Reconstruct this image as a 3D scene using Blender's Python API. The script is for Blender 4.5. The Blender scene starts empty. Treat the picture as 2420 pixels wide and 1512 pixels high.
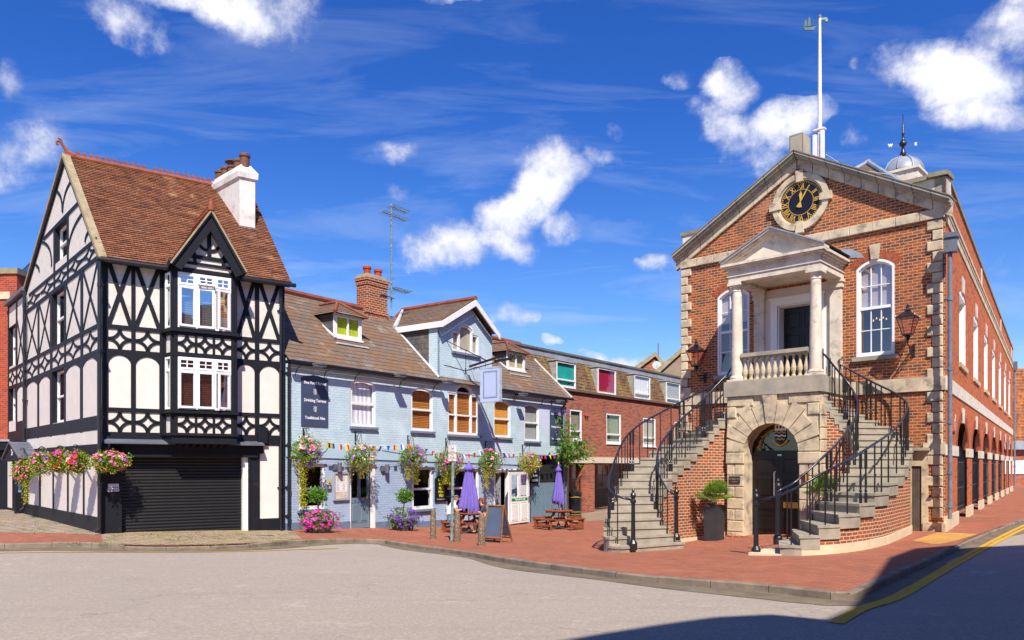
import bpy, bmesh, math, random
from mathutils import Vector, Matrix, geometry
R = math.radians
random.seed(7)
sc = bpy.context.scene
# ------------------------------------------------------------------ camera model
FX, CX, HY, H = 1800.0, 1210.0, 1100.0, 1.7

def P(px, py, Y):
    return Vector(((px-CX)/FX*Y, Y, H-(py-HY)/FX*Y))

def sstep(t):
    t = max(0.0, min(1.0, t)); return t*t*(3-2*t)

def gz(X, Y):
    """height of the gently dished square"""
    s = 8.5 if X < 2.5 else 6.5
    return -0.75*sstep((Y-8)/20)*math.exp(-((X-2.5)/s)**2)

def G(px, py):
    """point of the ground seen at a place in the photograph"""
    Y = 20.0
    for i in range(40):
        X = (px-CX)/FX*Y
        Y = 0.5*Y+0.5*(H-gz(X, Y))*FX/max(py-HY, 1)
    X = (px-CX)/FX*Y
    return Vector((X, Y, gz(X, Y)))

# ------------------------------------------------------------------ node helpers
class NT:
    def __init__(s, mat):
        mat.use_nodes = True
        s.t = mat.node_tree; s.t.nodes.clear()
    def n(s, typ, **kw):
        nd = s.t.nodes.new(typ)
        for k, v in kw.items():
            if k.startswith('i_'):
                key = k[2:]
                key = int(key) if key.isdigit() else key.replace('_', ' ')
                s.put(nd.inputs[key], v)
            else:
                setattr(nd, k, v)
        return nd
    def put(s, sock, v):
        if hasattr(v, 'is_linked') or isinstance(v, bpy.types.NodeSocket):
            s.t.links.new(v, sock)
        elif hasattr(v, 'outputs'):
            s.t.links.new(v.outputs[0], sock)
        else:
            if sock.type == 'RGBA' and len(v) == 3: v = (*v, 1)
            sock.default_value = v
    def math(s, op, a, b=0.0, c=None, clamp=False):
        nd = s.t.nodes.new('ShaderNodeMath'); nd.operation = op; nd.use_clamp = clamp
        s.put(nd.inputs[0], a); s.put(nd.inputs[1], b)
        if c is not None: s.put(nd.inputs[2], c)
        return nd.outputs[0]
    def mix(s, f, a, b, blend='MIX'):
        nd = s.t.nodes.new('ShaderNodeMix'); nd.data_type = 'RGBA'; nd.blend_type = blend
        s.put(nd.inputs[0], f); s.put(nd.inputs[6], a); s.put(nd.inputs[7], b)
        return nd.outputs[2]
    def noise(s, vec, scale, detail=4, rough=.55, dist=0.0):
        nd = s.n('ShaderNodeTexNoise'); nd.inputs['Scale'].default_value = scale
        nd.inputs['Detail'].default_value = detail; nd.inputs['Roughness'].default_value = rough
        nd.inputs['Distortion'].default_value = dist
        if vec is not None: s.put(nd.inputs['Vector'], vec)
        return nd.outputs['Fac']
    def ramp(s, f, stops):
        nd = s.n('ShaderNodeValToRGB'); el = nd.color_ramp.elements
        while len(el) < len(stops): el.new(.5)
        for e, (p, c) in zip(el, stops):
            e.position = p; e.color = (*c, 1) if len(c) == 3 else c
        s.put(nd.inputs[0], f); return nd.outputs[0]
    def mr(s, f, a, b, c=0.0, d=1.0):
        nd = s.n('ShaderNodeMapRange'); s.put(nd.inputs[0], f)
        for i, v in enumerate((a, b, c, d)): s.put(nd.inputs[i+1], v)
        return nd.outputs[0]

def finish(nt, col, rough=.8, bump=None, bstr=.3, bdist=.01, spec=.3, metal=0.0, coat=0.0):
    b = nt.n('ShaderNodeBsdfPrincipled')
    nt.put(b.inputs['Base Color'], col); nt.put(b.inputs['Roughness'], rough)
    b.inputs['Specular IOR Level'].default_value = spec
    b.inputs['Metallic'].default_value = metal
    b.inputs['Coat Weight'].default_value = coat
    if bump is not None:
        bp = nt.n('ShaderNodeBump'); bp.inputs['Strength'].default_value = bstr
        bp.inputs['Distance'].default_value = bdist
        nt.put(bp.inputs['Height'], bump); nt.put(b.inputs['Normal'], bp.outputs[0])
    o = nt.n('ShaderNodeOutputMaterial'); nt.t.links.new(b.outputs[0], o.inputs[0])
    return b

MATS = {}
def flat(name, col, rough=.7, var=.25, vscale=3.0, bump=0.0, bscale=60.0, spec=.3, metal=0.0, coat=0.0, col2=None, stain=None):
    """plain surface with soft variation of tone and a fine grain"""
    if name in MATS: return MATS[name]
    m = bpy.data.materials.new(name); nt = NT(m)
    tc = nt.n('ShaderNodeTexCoord').outputs['Object']
    n1 = nt.noise(tc, vscale, 6, .6)
    c2 = col2 if col2 else tuple(max(0, c*(1-var)) for c in col)
    c = nt.mix(nt.mr(n1, .38, .64), col, c2)
    if stain:
        scol, sc_, lo, hi = stain
        n2 = nt.noise(tc, sc_, 8, .7)
        c = nt.mix(nt.mr(n2, lo, hi), c, scol)
    bm = nt.noise(tc, bscale, 3, .6) if bump else None
    finish(nt, c, rough, bm, bump, .01, spec, metal, coat)
    MATS[name] = m; return m

def brick(name, c1, c2, mortar, bw=.23, rh=.08, ms=.012, dark=.35, darkc=(.09, .035, .03), uv=False, rough=.85,
          bias=0.0, bstr=.5, stain=None, offset=.5, wob=.006, blotch=None, msm=.1):
    if name in MATS: return MATS[name]
    m = bpy.data.materials.new(name); nt = NT(m)
    t = nt.n('ShaderNodeTexCoord')
    if uv:
        vec = t.outputs['UV']; base = vec
    else:
        base = t.outputs['Object']
        sx = nt.n('ShaderNodeSeparateXYZ'); nt.put(sx.inputs[0], base)
        cx = nt.n('ShaderNodeCombineXYZ')
        nt.put(cx.inputs[0], nt.math('ADD', sx.outputs[0], sx.outputs[1])); nt.put(cx.inputs[1], sx.outputs[2])
        vec = cx.outputs[0]
    # slight wobble so the courses are hand laid
    nz = nt.n('ShaderNodeTexNoise'); nz.inputs['Scale'].default_value = 3.0; nt.put(nz.inputs['Vector'], vec)
    vm = nt.n('ShaderNodeVectorMath', operation='SUBTRACT'); nt.put(vm.inputs[0], nz.outputs['Color']); vm.inputs[1].default_value = (.5, .5, .5)
    vs = nt.n('ShaderNodeVectorMath', operation='SCALE'); nt.put(vs.inputs[0], vm.outputs[0]); vs.inputs['Scale'].default_value = wob*5
    va = nt.n('ShaderNodeVectorMath', operation='ADD'); nt.put(va.inputs[0], vec); nt.put(va.inputs[1], vs.outputs[0])
    b = nt.n('ShaderNodeTexBrick'); b.offset = offset
    nt.put(b.inputs['Vector'], va.outputs[0])
    b.inputs['Scale'].default_value = 1; b.inputs['Brick Width'].default_value = bw; b.inputs['Row Height'].default_value = rh
    b.inputs['Mortar Size'].default_value = ms; b.inputs['Mortar Smooth'].default_value = msm; b.inputs['Bias'].default_value = bias
    nt.put(b.inputs['Color1'], c1); nt.put(b.inputs['Color2'], c2); nt.put(b.inputs['Mortar'], mortar)
    col = b.outputs['Color']
    # single odd bricks: a value per brick cell
    sx2 = nt.n('ShaderNodeSeparateXYZ'); nt.put(sx2.inputs[0], va.outputs[0])
    row = nt.math('FLOOR', nt.math('DIVIDE', sx2.outputs[1], rh))
    par = nt.math('MULTIPLY', nt.math('MODULO', nt.math('ABSOLUTE', row), 2.0), offset)
    colx = nt.math('FLOOR', nt.math('SUBTRACT', nt.math('DIVIDE', sx2.outputs[0], bw), par))
    cell = nt.n('ShaderNodeCombineXYZ'); nt.put(cell.inputs[0], colx); nt.put(cell.inputs[1], row)
    wn = nt.n('ShaderNodeTexWhiteNoise', noise_dimensions='2D'); nt.put(wn.inputs['Vector'], cell.outputs[0])
    isb = nt.math('SUBTRACT', 1.0, b.outputs['Fac'])
    f = nt.math('MULTIPLY', nt.math('LESS_THAN', wn.outputs['Value'], dark), isb)
    col = nt.mix(nt.math('MULTIPLY', f, .75), col, darkc)
    n1 = nt.noise(base, 1.1, 5, .6)
    col = nt.mix(nt.mr(n1, .3, .75, 0, .35), col, nt.mix(1.0, col, (.55, .5, .5), 'MULTIPLY'))
    n3 = nt.noise(base, 26, 4, .7)
    col = nt.mix(nt.mr(n3, .3, .7, 0, .35), col, nt.mix(1.0, col, (.6, .6, .62), 'MULTIPLY'))
    if stain:
        scol, sc_, lo, hi = stain
        n2 = nt.noise(base, sc_, 7, .68)
        col = nt.mix(nt.mr(n2, lo, hi), col, scol)
    if blotch:
        scol, sc_, lo, hi = blotch
        n2 = nt.noise(base, sc_, 4, .6, .5)
        col = nt.mix(nt.mr(n2, lo, hi), col, scol)
    hgt = nt.math('ADD', nt.math('MULTIPLY', isb, 1.0), nt.math('MULTIPLY', n3, .5))
    finish(nt, col, rough, hgt, bstr, .012)
    MATS[name] = m; return m

def glass(name, tint=(1, 1, 1), refl=.32, rough=.02, gcol=(.9, .95, 1)):
    if name in MATS: return MATS[name]
    m = bpy.data.materials.new(name); nt = NT(m)
    tr = nt.n('ShaderNodeBsdfTransparent'); tr.inputs[0].default_value = (*tint, 1)
    gl = nt.n('ShaderNodeBsdfGlossy'); gl.inputs['Roughness'].default_value = rough
    gl.inputs['Color'].default_value = (*gcol, 1)
    lw = nt.n('ShaderNodeLayerWeight'); lw.inputs[0].default_value = .5
    f = nt.mr(nt.math('POWER', lw.outputs['Facing'], 5.0), 0, 1, refl, 1)
    tc = nt.n('ShaderNodeTexCoord').outputs['Object']
    bp = nt.n('ShaderNodeBump'); bp.inputs['Strength'].default_value = .06; bp.inputs['Distance'].default_value = .05
    nt.put(bp.inputs['Height'], nt.noise(tc, 1.4, 2)); nt.put(gl.inputs['Normal'], bp.outputs[0])
    mx = nt.n('ShaderNodeMixShader'); nt.put(mx.inputs[0], f); nt.put(mx.inputs[1], tr.outputs[0]); nt.put(mx.inputs[2], gl.outputs[0])
    o = nt.n('ShaderNodeOutputMaterial'); nt.t.links.new(mx.outputs[0], o.inputs[0])
    MATS[name] = m; return m

def leafmat(name, c1, c2, scale=6.0, trans=.25, rough=.5):
    if name in MATS: return MATS[name]
    m = bpy.data.materials.new(name); nt = NT(m)
    g = nt.n('ShaderNodeNewGeometry')
    c = nt.mix(g.outputs['Random Per Island'], c1, c2)
    b = nt.n('ShaderNodeBsdfPrincipled'); nt.put(b.inputs['Base Color'], c); b.inputs['Roughness'].default_value = rough
    b.inputs['Specular IOR Level'].default_value = .25
    t = nt.n('ShaderNodeBsdfTranslucent'); nt.put(t.inputs[0], c)
    mx = nt.n('ShaderNodeMixShader'); mx.inputs[0].default_value = trans
    nt.put(mx.inputs[1], b.outputs[0]); nt.put(mx.inputs[2], t.outputs[0])
    o = nt.n('ShaderNodeOutputMaterial'); nt.t.links.new(mx.outputs[0], o.inputs[0])
    MATS[name] = m; return m

def emis(name, col, s):
    if name in MATS: return MATS[name]
    m = bpy.data.materials.new(name); nt = NT(m)
    e = nt.n('ShaderNodeEmission'); e.inputs[0].default_value = (*col, 1); e.inputs[1].default_value = s
    o = nt.n('ShaderNodeOutputMaterial'); nt.t.links.new(e.outputs[0], o.inputs[0]); MATS[name] = m; return m

# ------------------------------------------------------------------ mesh builder
class MB:
    def __init__(s): s.v = []; s.f = []; s.uv = {}
    def add(s, vs, fs, uvs=None):
        o = len(s.v); s.v += [tuple(v) for v in vs]
        for i, f in enumerate(fs):
            if uvs: s.uv[len(s.f)] = uvs[i]
            s.f.append([a+o for a in f])
        return s
    def quad(s, a, b, c, d, uv=None): return s.add([a, b, c, d], [(0, 1, 2, 3)], [uv] if uv else None)
    def box(s, x0, x1, y0, y1, z0, z1):
        return s.add([(x0, y0, z0), (x1, y0, z0), (x1, y1, z0), (x0, y1, z0), (x0, y0, z1), (x1, y0, z1), (x1, y1, z1), (x0, y1, z1)],
                     [(0, 1, 5, 4), (1, 2, 6, 5), (2, 3, 7, 6), (3, 0, 4, 7), (4, 5, 6, 7), (3, 2, 1, 0)])
    def bevbox(s, x0, x1, y0, y1, z0, z1, b=.02):
        """block whose front (-y) face has chamfered edges"""
        vs = [(x0, y0+b, z0), (x1, y0+b, z0), (x1, y0+b, z1), (x0, y0+b, z1),
              (x0+b, y0, z0+b), (x1-b, y0, z0+b), (x1-b, y0, z1-b), (x0+b, y0, z1-b),
              (x0, y1, z0), (x1, y1, z0), (x1, y1, z1), (x0, y1, z1)]
        return s.add(vs, [(4, 5, 6, 7), (0, 1, 5, 4), (1, 2, 6, 5), (2, 3, 7, 6), (3, 0, 4, 7),
                          (8, 9, 1, 0), (9, 10, 2, 1), (10, 11, 3, 2), (11, 8, 0, 3), (9, 8, 11, 10)])
    def prism(s, pts, y0, y1):
        """(x,z) outline pushed through from y0 (front) to y1"""
        n = len(pts)
        vs = [(x, y0, z) for x, z in pts]+[(x, y1, z) for x, z in pts]
        tri = geometry.tessellate_polygon([[Vector((x, z, 0)) for x, z in pts]])
        fs = [tuple(t) for t in tri]+[tuple(i+n for i in t[::-1]) for t in tri]
        fs += [(i, (i+1) % n, (i+1) % n+n, i+n) for i in range(n)]
        return s.add(vs, fs)
    def wall(s, outer, holes, y0=0.0, depth=.15, back=None):
        """front face with real openings and their reveals"""
        loops = [outer]+holes
        flat_ = [p for l in loops for p in l]
        tri = geometry.tessellate_polygon([[Vector((x, z, 0)) for x, z in l] for l in loops])
        s.add([(x, y0, z) for x, z in flat_], [tuple(t) for t in tri])
        for h in holes:
            n = len(h)
            s.add([(x, y0, z) for x, z in h]+[(x, y0+depth, z) for x, z in h],
                  [(i, (i+1) % n, (i+1) % n+n, i+n) for i in range(n)])
        if back is not None:
            n = len(outer)
            s.add([(x, y0, z) for x, z in outer]+[(x, y0+back, z) for x, z in outer],
                  [(i, (i+1) % n, (i+1) % n+n, i+n) for i in range(n)])
        return s
    def band(s, pts, w, y0, y1, closed=False):
        """flat strip of width w following an (x,z) line"""
        n = len(pts); L = []; Rr = []
        for i in range(n):
            a = Vector(pts[(i-1) % n] if closed or i > 0 else pts[i]); b = Vector(pts[(i+1) % n] if closed or i < n-1 else pts[i])
            d = (b-a).normalized(); nn = Vector((-d.y, d.x))*w/2; p = Vector(pts[i])
            L.append(p+nn); Rr.append(p-nn)
        k = n if closed else n-1
        for i in range(k):
            j = (i+1) % n
            a, b, c, d = L[i], L[j], Rr[j], Rr[i]
            s.add([(a.x, y0, a.y), (b.x, y0, b.y), (c.x, y0, c.y), (d.x, y0, d.y), (a.x, y1, a.y), (b.x, y1, b.y), (c.x, y1, c.y), (d.x, y1, d.y)],
                  [(0, 1, 2, 3), (0, 4, 5, 1), (3, 2, 6, 7)])
        return s
    def tube(s, pts, r, n=8, cap=True):
        pts = [Vector(p) for p in pts]; rs = r if isinstance(r, (list, tuple)) else [r]*len(pts)
        up = Vector((0, 0, 1)); o = len(s.v); prev = None
        for i, p in enumerate(pts):
            d = (pts[min(i+1, len(pts)-1)]-pts[max(i-1, 0)]).normalized()
            a = d.cross(up)
            if a.length < .05: a = d.cross(Vector((0, 1, 0)))
            a.normalize()
            if prev is not None and a.dot(prev) < 0: a = -a
            prev = a; b = d.cross(a)
            for k in range(n):
                t = 2*math.pi*k/n; s.v.append(tuple(p+(a*math.cos(t)+b*math.sin(t))*rs[i]))
        for i in range(len(pts)-1):
            for k in range(n):
                k2 = (k+1) % n; s.f.append([o+i*n+k, o+i*n+k2, o+(i+1)*n+k2, o+(i+1)*n+k])
        if cap:
            s.f.append([o+k for k in range(n)][::-1]); s.f.append([o+(len(pts)-1)*n+k for k in range(n)])
        return s
    def lathe(s, prof, c=(0, 0, 0), n=16, sq=None):
        """profile [(r,z)] turned about a vertical axis at c"""
        o = len(s.v)
        for r, z in prof:
            for k in range(n):
                t = 2*math.pi*(k+.5)/n; s.v.append((c[0]+r*math.cos(t), c[1]+r*math.sin(t), c[2]+z))
        for i in range(len(prof)-1):
            for k in range(n):
                k2 = (k+1) % n; s.f.append([o+i*n+k, o+i*n+k2, o+(i+1)*n+k2, o+(i+1)*n+k])
        s.f.append([o+k for k in range(n)][::-1]); s.f.append([o+(len(prof)-1)*n+k for k in range(n)])
        return s
    def xform(s, M, start=0):
        for i in range(start, len(s.v)): s.v[i] = tuple(M @ Vector(s.v[i]))
        return s
    def slope(s, e0, e1, r0, r1, course=.1, t=.02, uo=0.0, clip=None, jit=.004):
        """tiled slope between eave line e0-e1 and ridge line r0-r1 laid as overlapping courses"""
        e0, e1, r0, r1 = map(Vector, (e0, e1, r0, r1))
        L = max((r0-e0).length, (r1-e1).length); n = max(1, int(L/course))
        nrm = (e1-e0).cross(r0-e0)
        if nrm.length < 1e-6: nrm = (e1-e0).cross(r1-e0)
        if nrm.length < 1e-6: nrm = (r1-r0).cross(r0-e0)
        nrm.normalize()
        if nrm.z < 0: nrm = -nrm
        ud = (e1-e0).normalized() if (e1-e0).length > 1e-4 else (r1-r0).normalized()
        rnd = random.Random(int(L*1000))
        org = e0
        for i in range(n):
            a, b = i/n, (i+1)/n
            A0 = e0.lerp(r0, a); A1 = e1.lerp(r1, a); B0 = e0.lerp(r0, b); B1 = e1.lerp(r1, b)
            m = max(1, int((A1-A0).length/.5))
            for k in range(m):
                k0, k1 = k/m, (k+1)/m
                p0 = A0.lerp(A1, k0); p1 = A0.lerp(A1, k1); q0 = B0.lerp(B1, k0); q1 = B0.lerp(B1, k1)
                l0 = nrm*(t+rnd.uniform(-jit, jit)); l1 = nrm*(t+rnd.uniform(-jit, jit))
                def uvp(p): return ((p-org).dot(ud)+uo+50, i*course+50)
                v0, v1 = i*course+50.002, (i+1)*course+49.998
                ua = (p0-org).dot(ud)+50; ub = (p1-org).dot(ud)+50; uc = (q1-org).dot(ud)+50; ue = (q0-org).dot(ud)+50
                s.add([p0+l0, p1+l1, q1, q0], [(0, 1, 2, 3)], [[(ua, v0), (ub, v0), (uc, v1), (ue, v1)]])
                s.add([p0, p1, p1+l1, p0+l0], [(0, 1, 2, 3)], [[(ua, v0), (ub, v0), (ub, v0), (ua, v0)]])
        return s
    def build(s, name, mat, parent=None, frame=None, label=None, smooth=False, kind=None):
        me = bpy.data.meshes.new(name); me.from_pydata(s.v, [], s.f)
        if s.uv:
            ul = me.uv_layers.new(name='UVMap')
            for p in me.polygons:
                q = s.uv.get(p.index)
                if q:
                    for li, c in zip(p.loop_indices, q): ul.data[li].uv = c
        me.materials.append(mat)
        if smooth:
            for p in me.polygons: p.use_smooth = True
        me.update()
        o = bpy.data.objects.new(name, me); sc.collection.objects.link(o)
        attach(o, parent, frame)
        if label: o['label'] = label
        if kind: o['kind'] = kind
        return o

WM = {}
def attach(o, parent=None, frame=None):
    fm = frame.M if hasattr(frame, 'M') else (frame if frame is not None else (WM[parent.name] if parent else Matrix.Identity(4)))
    if parent is not None:
        o.parent = parent
        o.matrix_basis = WM[parent.name].inverted() @ fm
    else:
        o.matrix_basis = fm
    WM[o.name] = fm.copy()

def thing(name, label, cat, frame=None, loc=None, rz=0.0, group=None):
    o = bpy.data.objects.new(name, None); sc.collection.objects.link(o); o.empty_display_size = .3
    M = frame.M if hasattr(frame, 'M') else (frame if frame is not None else Matrix.Translation(loc if loc is not None else (0, 0, 0)) @ Matrix.Rotation(rz, 4, 'Z'))
    attach(o, None, M)
    o['label'] = label; o['category'] = cat
    if group: o['group'] = group
    return o
def tag(o, label, cat, group=None):
    o['label'] = label; o['category'] = cat
    if group: o['group'] = group
    return o

def text(name, body, size, mat, parent, frame, x, y, z, depth=.004, align='CENTER', rot=0.0, bold=0.0, local=None):
    cu = bpy.data.curves.new('t', 'FONT'); cu.body = body; cu.size = size; cu.align_x = align; cu.align_y = 'CENTER'
    cu.extrude = depth; cu.offset = bold; cu.resolution_u = 3
    t = bpy.data.objects.new('t', cu); sc.collection.objects.link(t)
    dg = bpy.context.evaluated_depsgraph_get()
    me = bpy.data.meshes.new_from_object(t.evaluated_get(dg)); bpy.data.objects.remove(t)
    M = Matrix.Translation((x, y, z)) @ Matrix.Rotation(rot, 4, 'Y') @ Matrix.Rotation(math.pi/2, 4, 'X')
    if local is not None: M = local
    me.transform(M); me.materials.clear(); me.materials.append(mat)
    o = bpy.data.objects.new(name, me); sc.collection.objects.link(o); attach(o, parent, frame); return o

class Fac:
    """upright plane of a facade: starts at photo column pa (depth Ya), runs to column pb, vanishing at pv.
       local x runs along the wall to the right, local y into the wall, z up"""
    def __init__(s, pa, Ya, pv, pb):
        s.A = Vector(((pa-CX)/FX*Ya, Ya)); Yb = Ya*(pv-pa)/(pv-pb); B = Vector(((pb-CX)/FX*Yb, Yb))
        if pb < pa: s.A, B = B, s.A
        s.L = (B-s.A).length; s.d = (B-s.A).normalized(); s.n = Vector((s.d.y, -s.d.x))
        s.M = Matrix.Translation((s.A.x, s.A.y, 0)) @ Matrix.Rotation(math.atan2(s.d.y, s.d.x), 4, 'Z')
    def uz(s, px, py, o=0.0):
        k = (px-CX)/FX; ax = s.A.x+o*s.n.x; ay = s.A.y+o*s.n.y
        u = (k*ay-ax)/(s.d.x-k*s.d.y); Y = ay+u*s.d.y
        return u, H-(py-HY)/FX*Y
    def u(s, px, o=0.0): return s.uz(px, 0, o)[0]
    def z(s, px, py, o=0.0): return s.uz(px, py, o)[1]
    def w(s, u, o, z): return s.M @ Vector((u, -o, z))
    def rect(s, pl, pr, pt, pb_, o=0.0):
        pc = (pl+pr)/2
        return s.u(pl, o), s.u(pr, o), s.z(pc, pb_, o), s.z(pc, pt, o)     # x0,x1,z0,z1

def rectp(x0, x1, z0, z1): return [(x0, z0), (x1, z0), (x1, z1), (x0, z1)]
def archp(x0, x1, z0, zs, rise, n=10):
    """opening with a curved head: springs at zs and rises by rise"""
    pts = [(x0, z0), (x1, z0)]; c = (x0+x1)/2; w = (x1-x0)/2
    if rise >= w*.98:
        for i in range(n+1):
            t = math.pi*i/n; pts.append((c+w*math.cos(t), zs+rise*math.sin(t)))
    else:
        Rr = (w*w+rise*rise)/(2*rise); a = math.asin(w/Rr); cz = zs+rise-Rr
        for i in range(n+1):
            t = a-2*a*i/n; pts.append((c+Rr*math.sin(t), cz+Rr*math.cos(t)))
    return pts
# ------------------------------------------------------------------ camera, sun, sky
cam = bpy.data.cameras.new('camera'); co = bpy.data.objects.new('camera', cam); sc.collection.objects.link(co)
cam.sensor_width = 36; cam.lens = 36*FX/2420; cam.shift_y = (HY-756)/2420; cam.clip_end = 3000
co.location = (0, 0, H); co.rotation_euler = (math.pi/2, 0, 0); sc.camera = co
SUN_E = 48.0; hd = Vector((-.13, .99)).normalized()
sdir = Vector((hd.x*math.cos(R(SUN_E)), hd.y*math.cos(R(SUN_E)), -math.sin(R(SUN_E))))
su = bpy.data.lights.new('sun', 'SUN'); su.energy = 5.0; su.angle = R(.55); su.color = (1, .92, .80)
so = bpy.data.objects.new('sun', su); sc.collection.objects.link(so); so.rotation_euler = sdir.to_track_quat('-Z', 'Y').to_euler()
so.location = (5, -20, 40)
sc.view_settings.view_transform = 'Standard'; sc.view_settings.look = 'None'; sc.view_settings.exposure = 0.55; sc.view_settings.gamma = 1
wd = bpy.data.worlds.new('World'); sc.world = wd
nt = NT(wd)
sky = nt.n('ShaderNodeTexSky', sky_type='NISHITA', sun_disc=False)
sky.sun_elevation = R(SUN_E); sky.sun_rotation = math.atan2(-hd.x, -hd.y); sky.air_density = 1.0; sky.dust_density = .4; sky.ozone_density = 2.5
hs = nt.n('ShaderNodeHueSaturation'); hs.inputs['Saturation'].default_value = 1.30; hs.inputs['Value'].default_value = 1.0; hs.inputs['Hue'].default_value = .507
nt.put(hs.inputs['Color'], sky.outputs[0])
tc = nt.n('ShaderNodeTexCoord').outputs['Generated']
sp = nt.n('ShaderNodeSeparateXYZ'); nt.put(sp.inputs[0], tc)
ysafe = nt.math('MAXIMUM', sp.outputs[1], .02)
a_ = nt.math('DIVIDE', sp.outputs[0], ysafe); b_ = nt.math('DIVIDE', sp.outputs[2], ysafe)
cv = nt.n('ShaderNodeCombineXYZ'); nt.put(cv.inputs[0], a_); nt.put(cv.inputs[1], b_)
nz = nt.n('ShaderNodeTexNoise'); nz.inputs['Scale'].default_value = 9; nz.inputs['Detail'].default_value = 9; nz.inputs['Roughness'].default_value = .6
nt.put(nz.inputs['Vector'], tc)
wp = nt.n('ShaderNodeTexNoise'); wp.inputs['Scale'].default_value = 9; wp.inputs['Detail'].default_value = 5; nt.put(wp.inputs['Vector'], tc)
ws_ = nt.n('ShaderNodeSeparateXYZ'); nt.put(ws_.inputs[0], wp.outputs['Color'])
aw_ = nt.math('ADD', a_, nt.math('MULTIPLY', nt.math('SUBTRACT', ws_.outputs[0], .5), .13)); bw_ = nt.math('ADD', b_, nt.math('MULTIPLY', nt.math('SUBTRACT', ws_.outputs[1], .5), .10))
# cumulus banks: (azimuth, height, half width, half height, tilt, strength) as tangents about due north
CL = [(620, 10, 175, 85, 5, 1.0), (400, -20, 190, 60, 0, .95), (40, 345, 125, 100, -15, 1.0), (-20, 205, 55, 85, 0, .9), (300, 60, 160, 60, 20, .45),
      (1065, 0, 110, 35, 0, .8), (938, 362, 72, 38, -10, .75), (1280, 430, 150, 92, -38, 1.35), (1190, 505, 130, 80, -30, 1.3), (1060, 590, 150, 76, -8, 1.3),
      (1165, 570, 120, 62, 0, 1.2), (1412, 368, 75, 30, 25, .7), (955, 458, 75, 28, 0, .5), (1225, 752, 85, 38, 0, .8), (1350, 810, 40, 20, 0, .5),
      (1725, 215, 80, 66, 0, 1.05), (1710, 300, 120, 70, 20, 1.05), (1850, 300, 160, 70, -10, 1.1), (1780, 370, 90, 40, 0, .7),
      (2270, 175, 230, 90, 10, 1.15), (2330, 255, 160, 65, 0, 1.05), (2400, 95, 130, 80, 0, 1.05), (1558, 628, 60, 32, 0, .65), (1480, 842, 90, 26, 0, .75),
      (1600, 845, 50, 40, 0, .6), (1610, 178, 42, 26, 30, .5), (1460, 305, 32, 36, 0, .35), (2015, 348, 35, 30, 0, .45), (1340, 530, 60, 40, 0, .45), (2410, 30, 60, 30, 0, .8), (2390, 610, 130, 50, 0, .35)]
dens = None
for (x, y, rx, ry, rot, st) in CL:
    ca, cb = (x-CX)/FX, (HY-y)/FX; t = R(-rot)
    da = nt.math('SUBTRACT', aw_, ca); db = nt.math('SUBTRACT', bw_, cb)
    u = nt.math('ADD', nt.math('MULTIPLY', da, math.cos(t)*FX/rx), nt.math('MULTIPLY', db, math.sin(t)*FX/rx))
    v = nt.math('ADD', nt.math('MULTIPLY', da, -math.sin(t)*FX/ry), nt.math('MULTIPLY', db, math.cos(t)*FX/ry))
    r2 = nt.math('ADD', nt.math('MULTIPLY', u, u), nt.math('MULTIPLY', v, v))
    e = nt.math('MULTIPLY', nt.math('SUBTRACT', 1.0, r2, clamp=True), st)
    dens = e if dens is None else nt.math('MAXIMUM', dens, e)
nzz = nt.math('SUBTRACT', nz.outputs['Fac'], .5)
nz2 = nt.noise(tc, 30, 9, .66)
full = nt.math('ADD', dens, nt.math('MULTIPLY', nzz, 2.5))
full = nt.math('ADD', full, nt.math('MULTIPLY', nt.math('SUBTRACT', nz2, .5), 1.7))
full = nt.math('MULTIPLY', full, nt.mr(dens, 0, .12))
cum = nt.n('ShaderNodeMapRange', interpolation_type='SMOOTHSTEP'); nt.put(cum.inputs[0], full)
for i, v in enumerate((.06, 1.30, 0, .95)): cum.inputs[i+1].default_value = v
# high thin streaks
mp = nt.n('ShaderNodeMapping'); nt.put(mp.inputs[0], cv.outputs[0]); mp.inputs['Rotation'].default_value = (0, 0, R(-8)); mp.inputs['Scale'].default_value = (1.6, 9, 1)
st = nt.noise(mp.outputs[0], 1.6, 8, .62, .6)
hi = nt.mr(b_, 0.05, .62, 1, .25)
wisp = nt.math('MULTIPLY', nt.mr(st, .48, .78, 0, .55), hi, clamp=True)
up = nt.mr(sp.outputs[1], .02, .2)
cumf = nt.math('MULTIPLY', cum.outputs[0], up)
wispf = nt.math('MULTIPLY', wisp, up)
shade = nt.noise(tc, 9, 6, .6)
cc = nt.mix(nt.mr(nt.math('ADD', nt.math('MULTIPLY', shade, .6), nt.math('MULTIPLY', full, .28)), .34, .74), (3.6, 4.0, 5.6), (8.6, 8.5, 8.6))
tint = nt.mix(1.0, hs.outputs[0], nt.mix(nt.mr(sp.outputs[2], .02, .42), (1.0, 1.05, 1.18), (.50, .74, 1.16)), 'MULTIPLY')
c = nt.mix(wispf, tint, (5.2, 6.0, 7.6))
c = nt.mix(cumf, c, cc)
wd.cycles.sampling_method = 'MANUAL'; wd.cycles.sample_map_resolution = 256
bg = nt.n('ShaderNodeBackground'); nt.put(bg.inputs[0], c); bg.inputs[1].default_value = .098
ow = nt.n('ShaderNodeOutputWorld'); nt.t.links.new(bg.outputs[0], ow.inputs[0])

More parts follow.
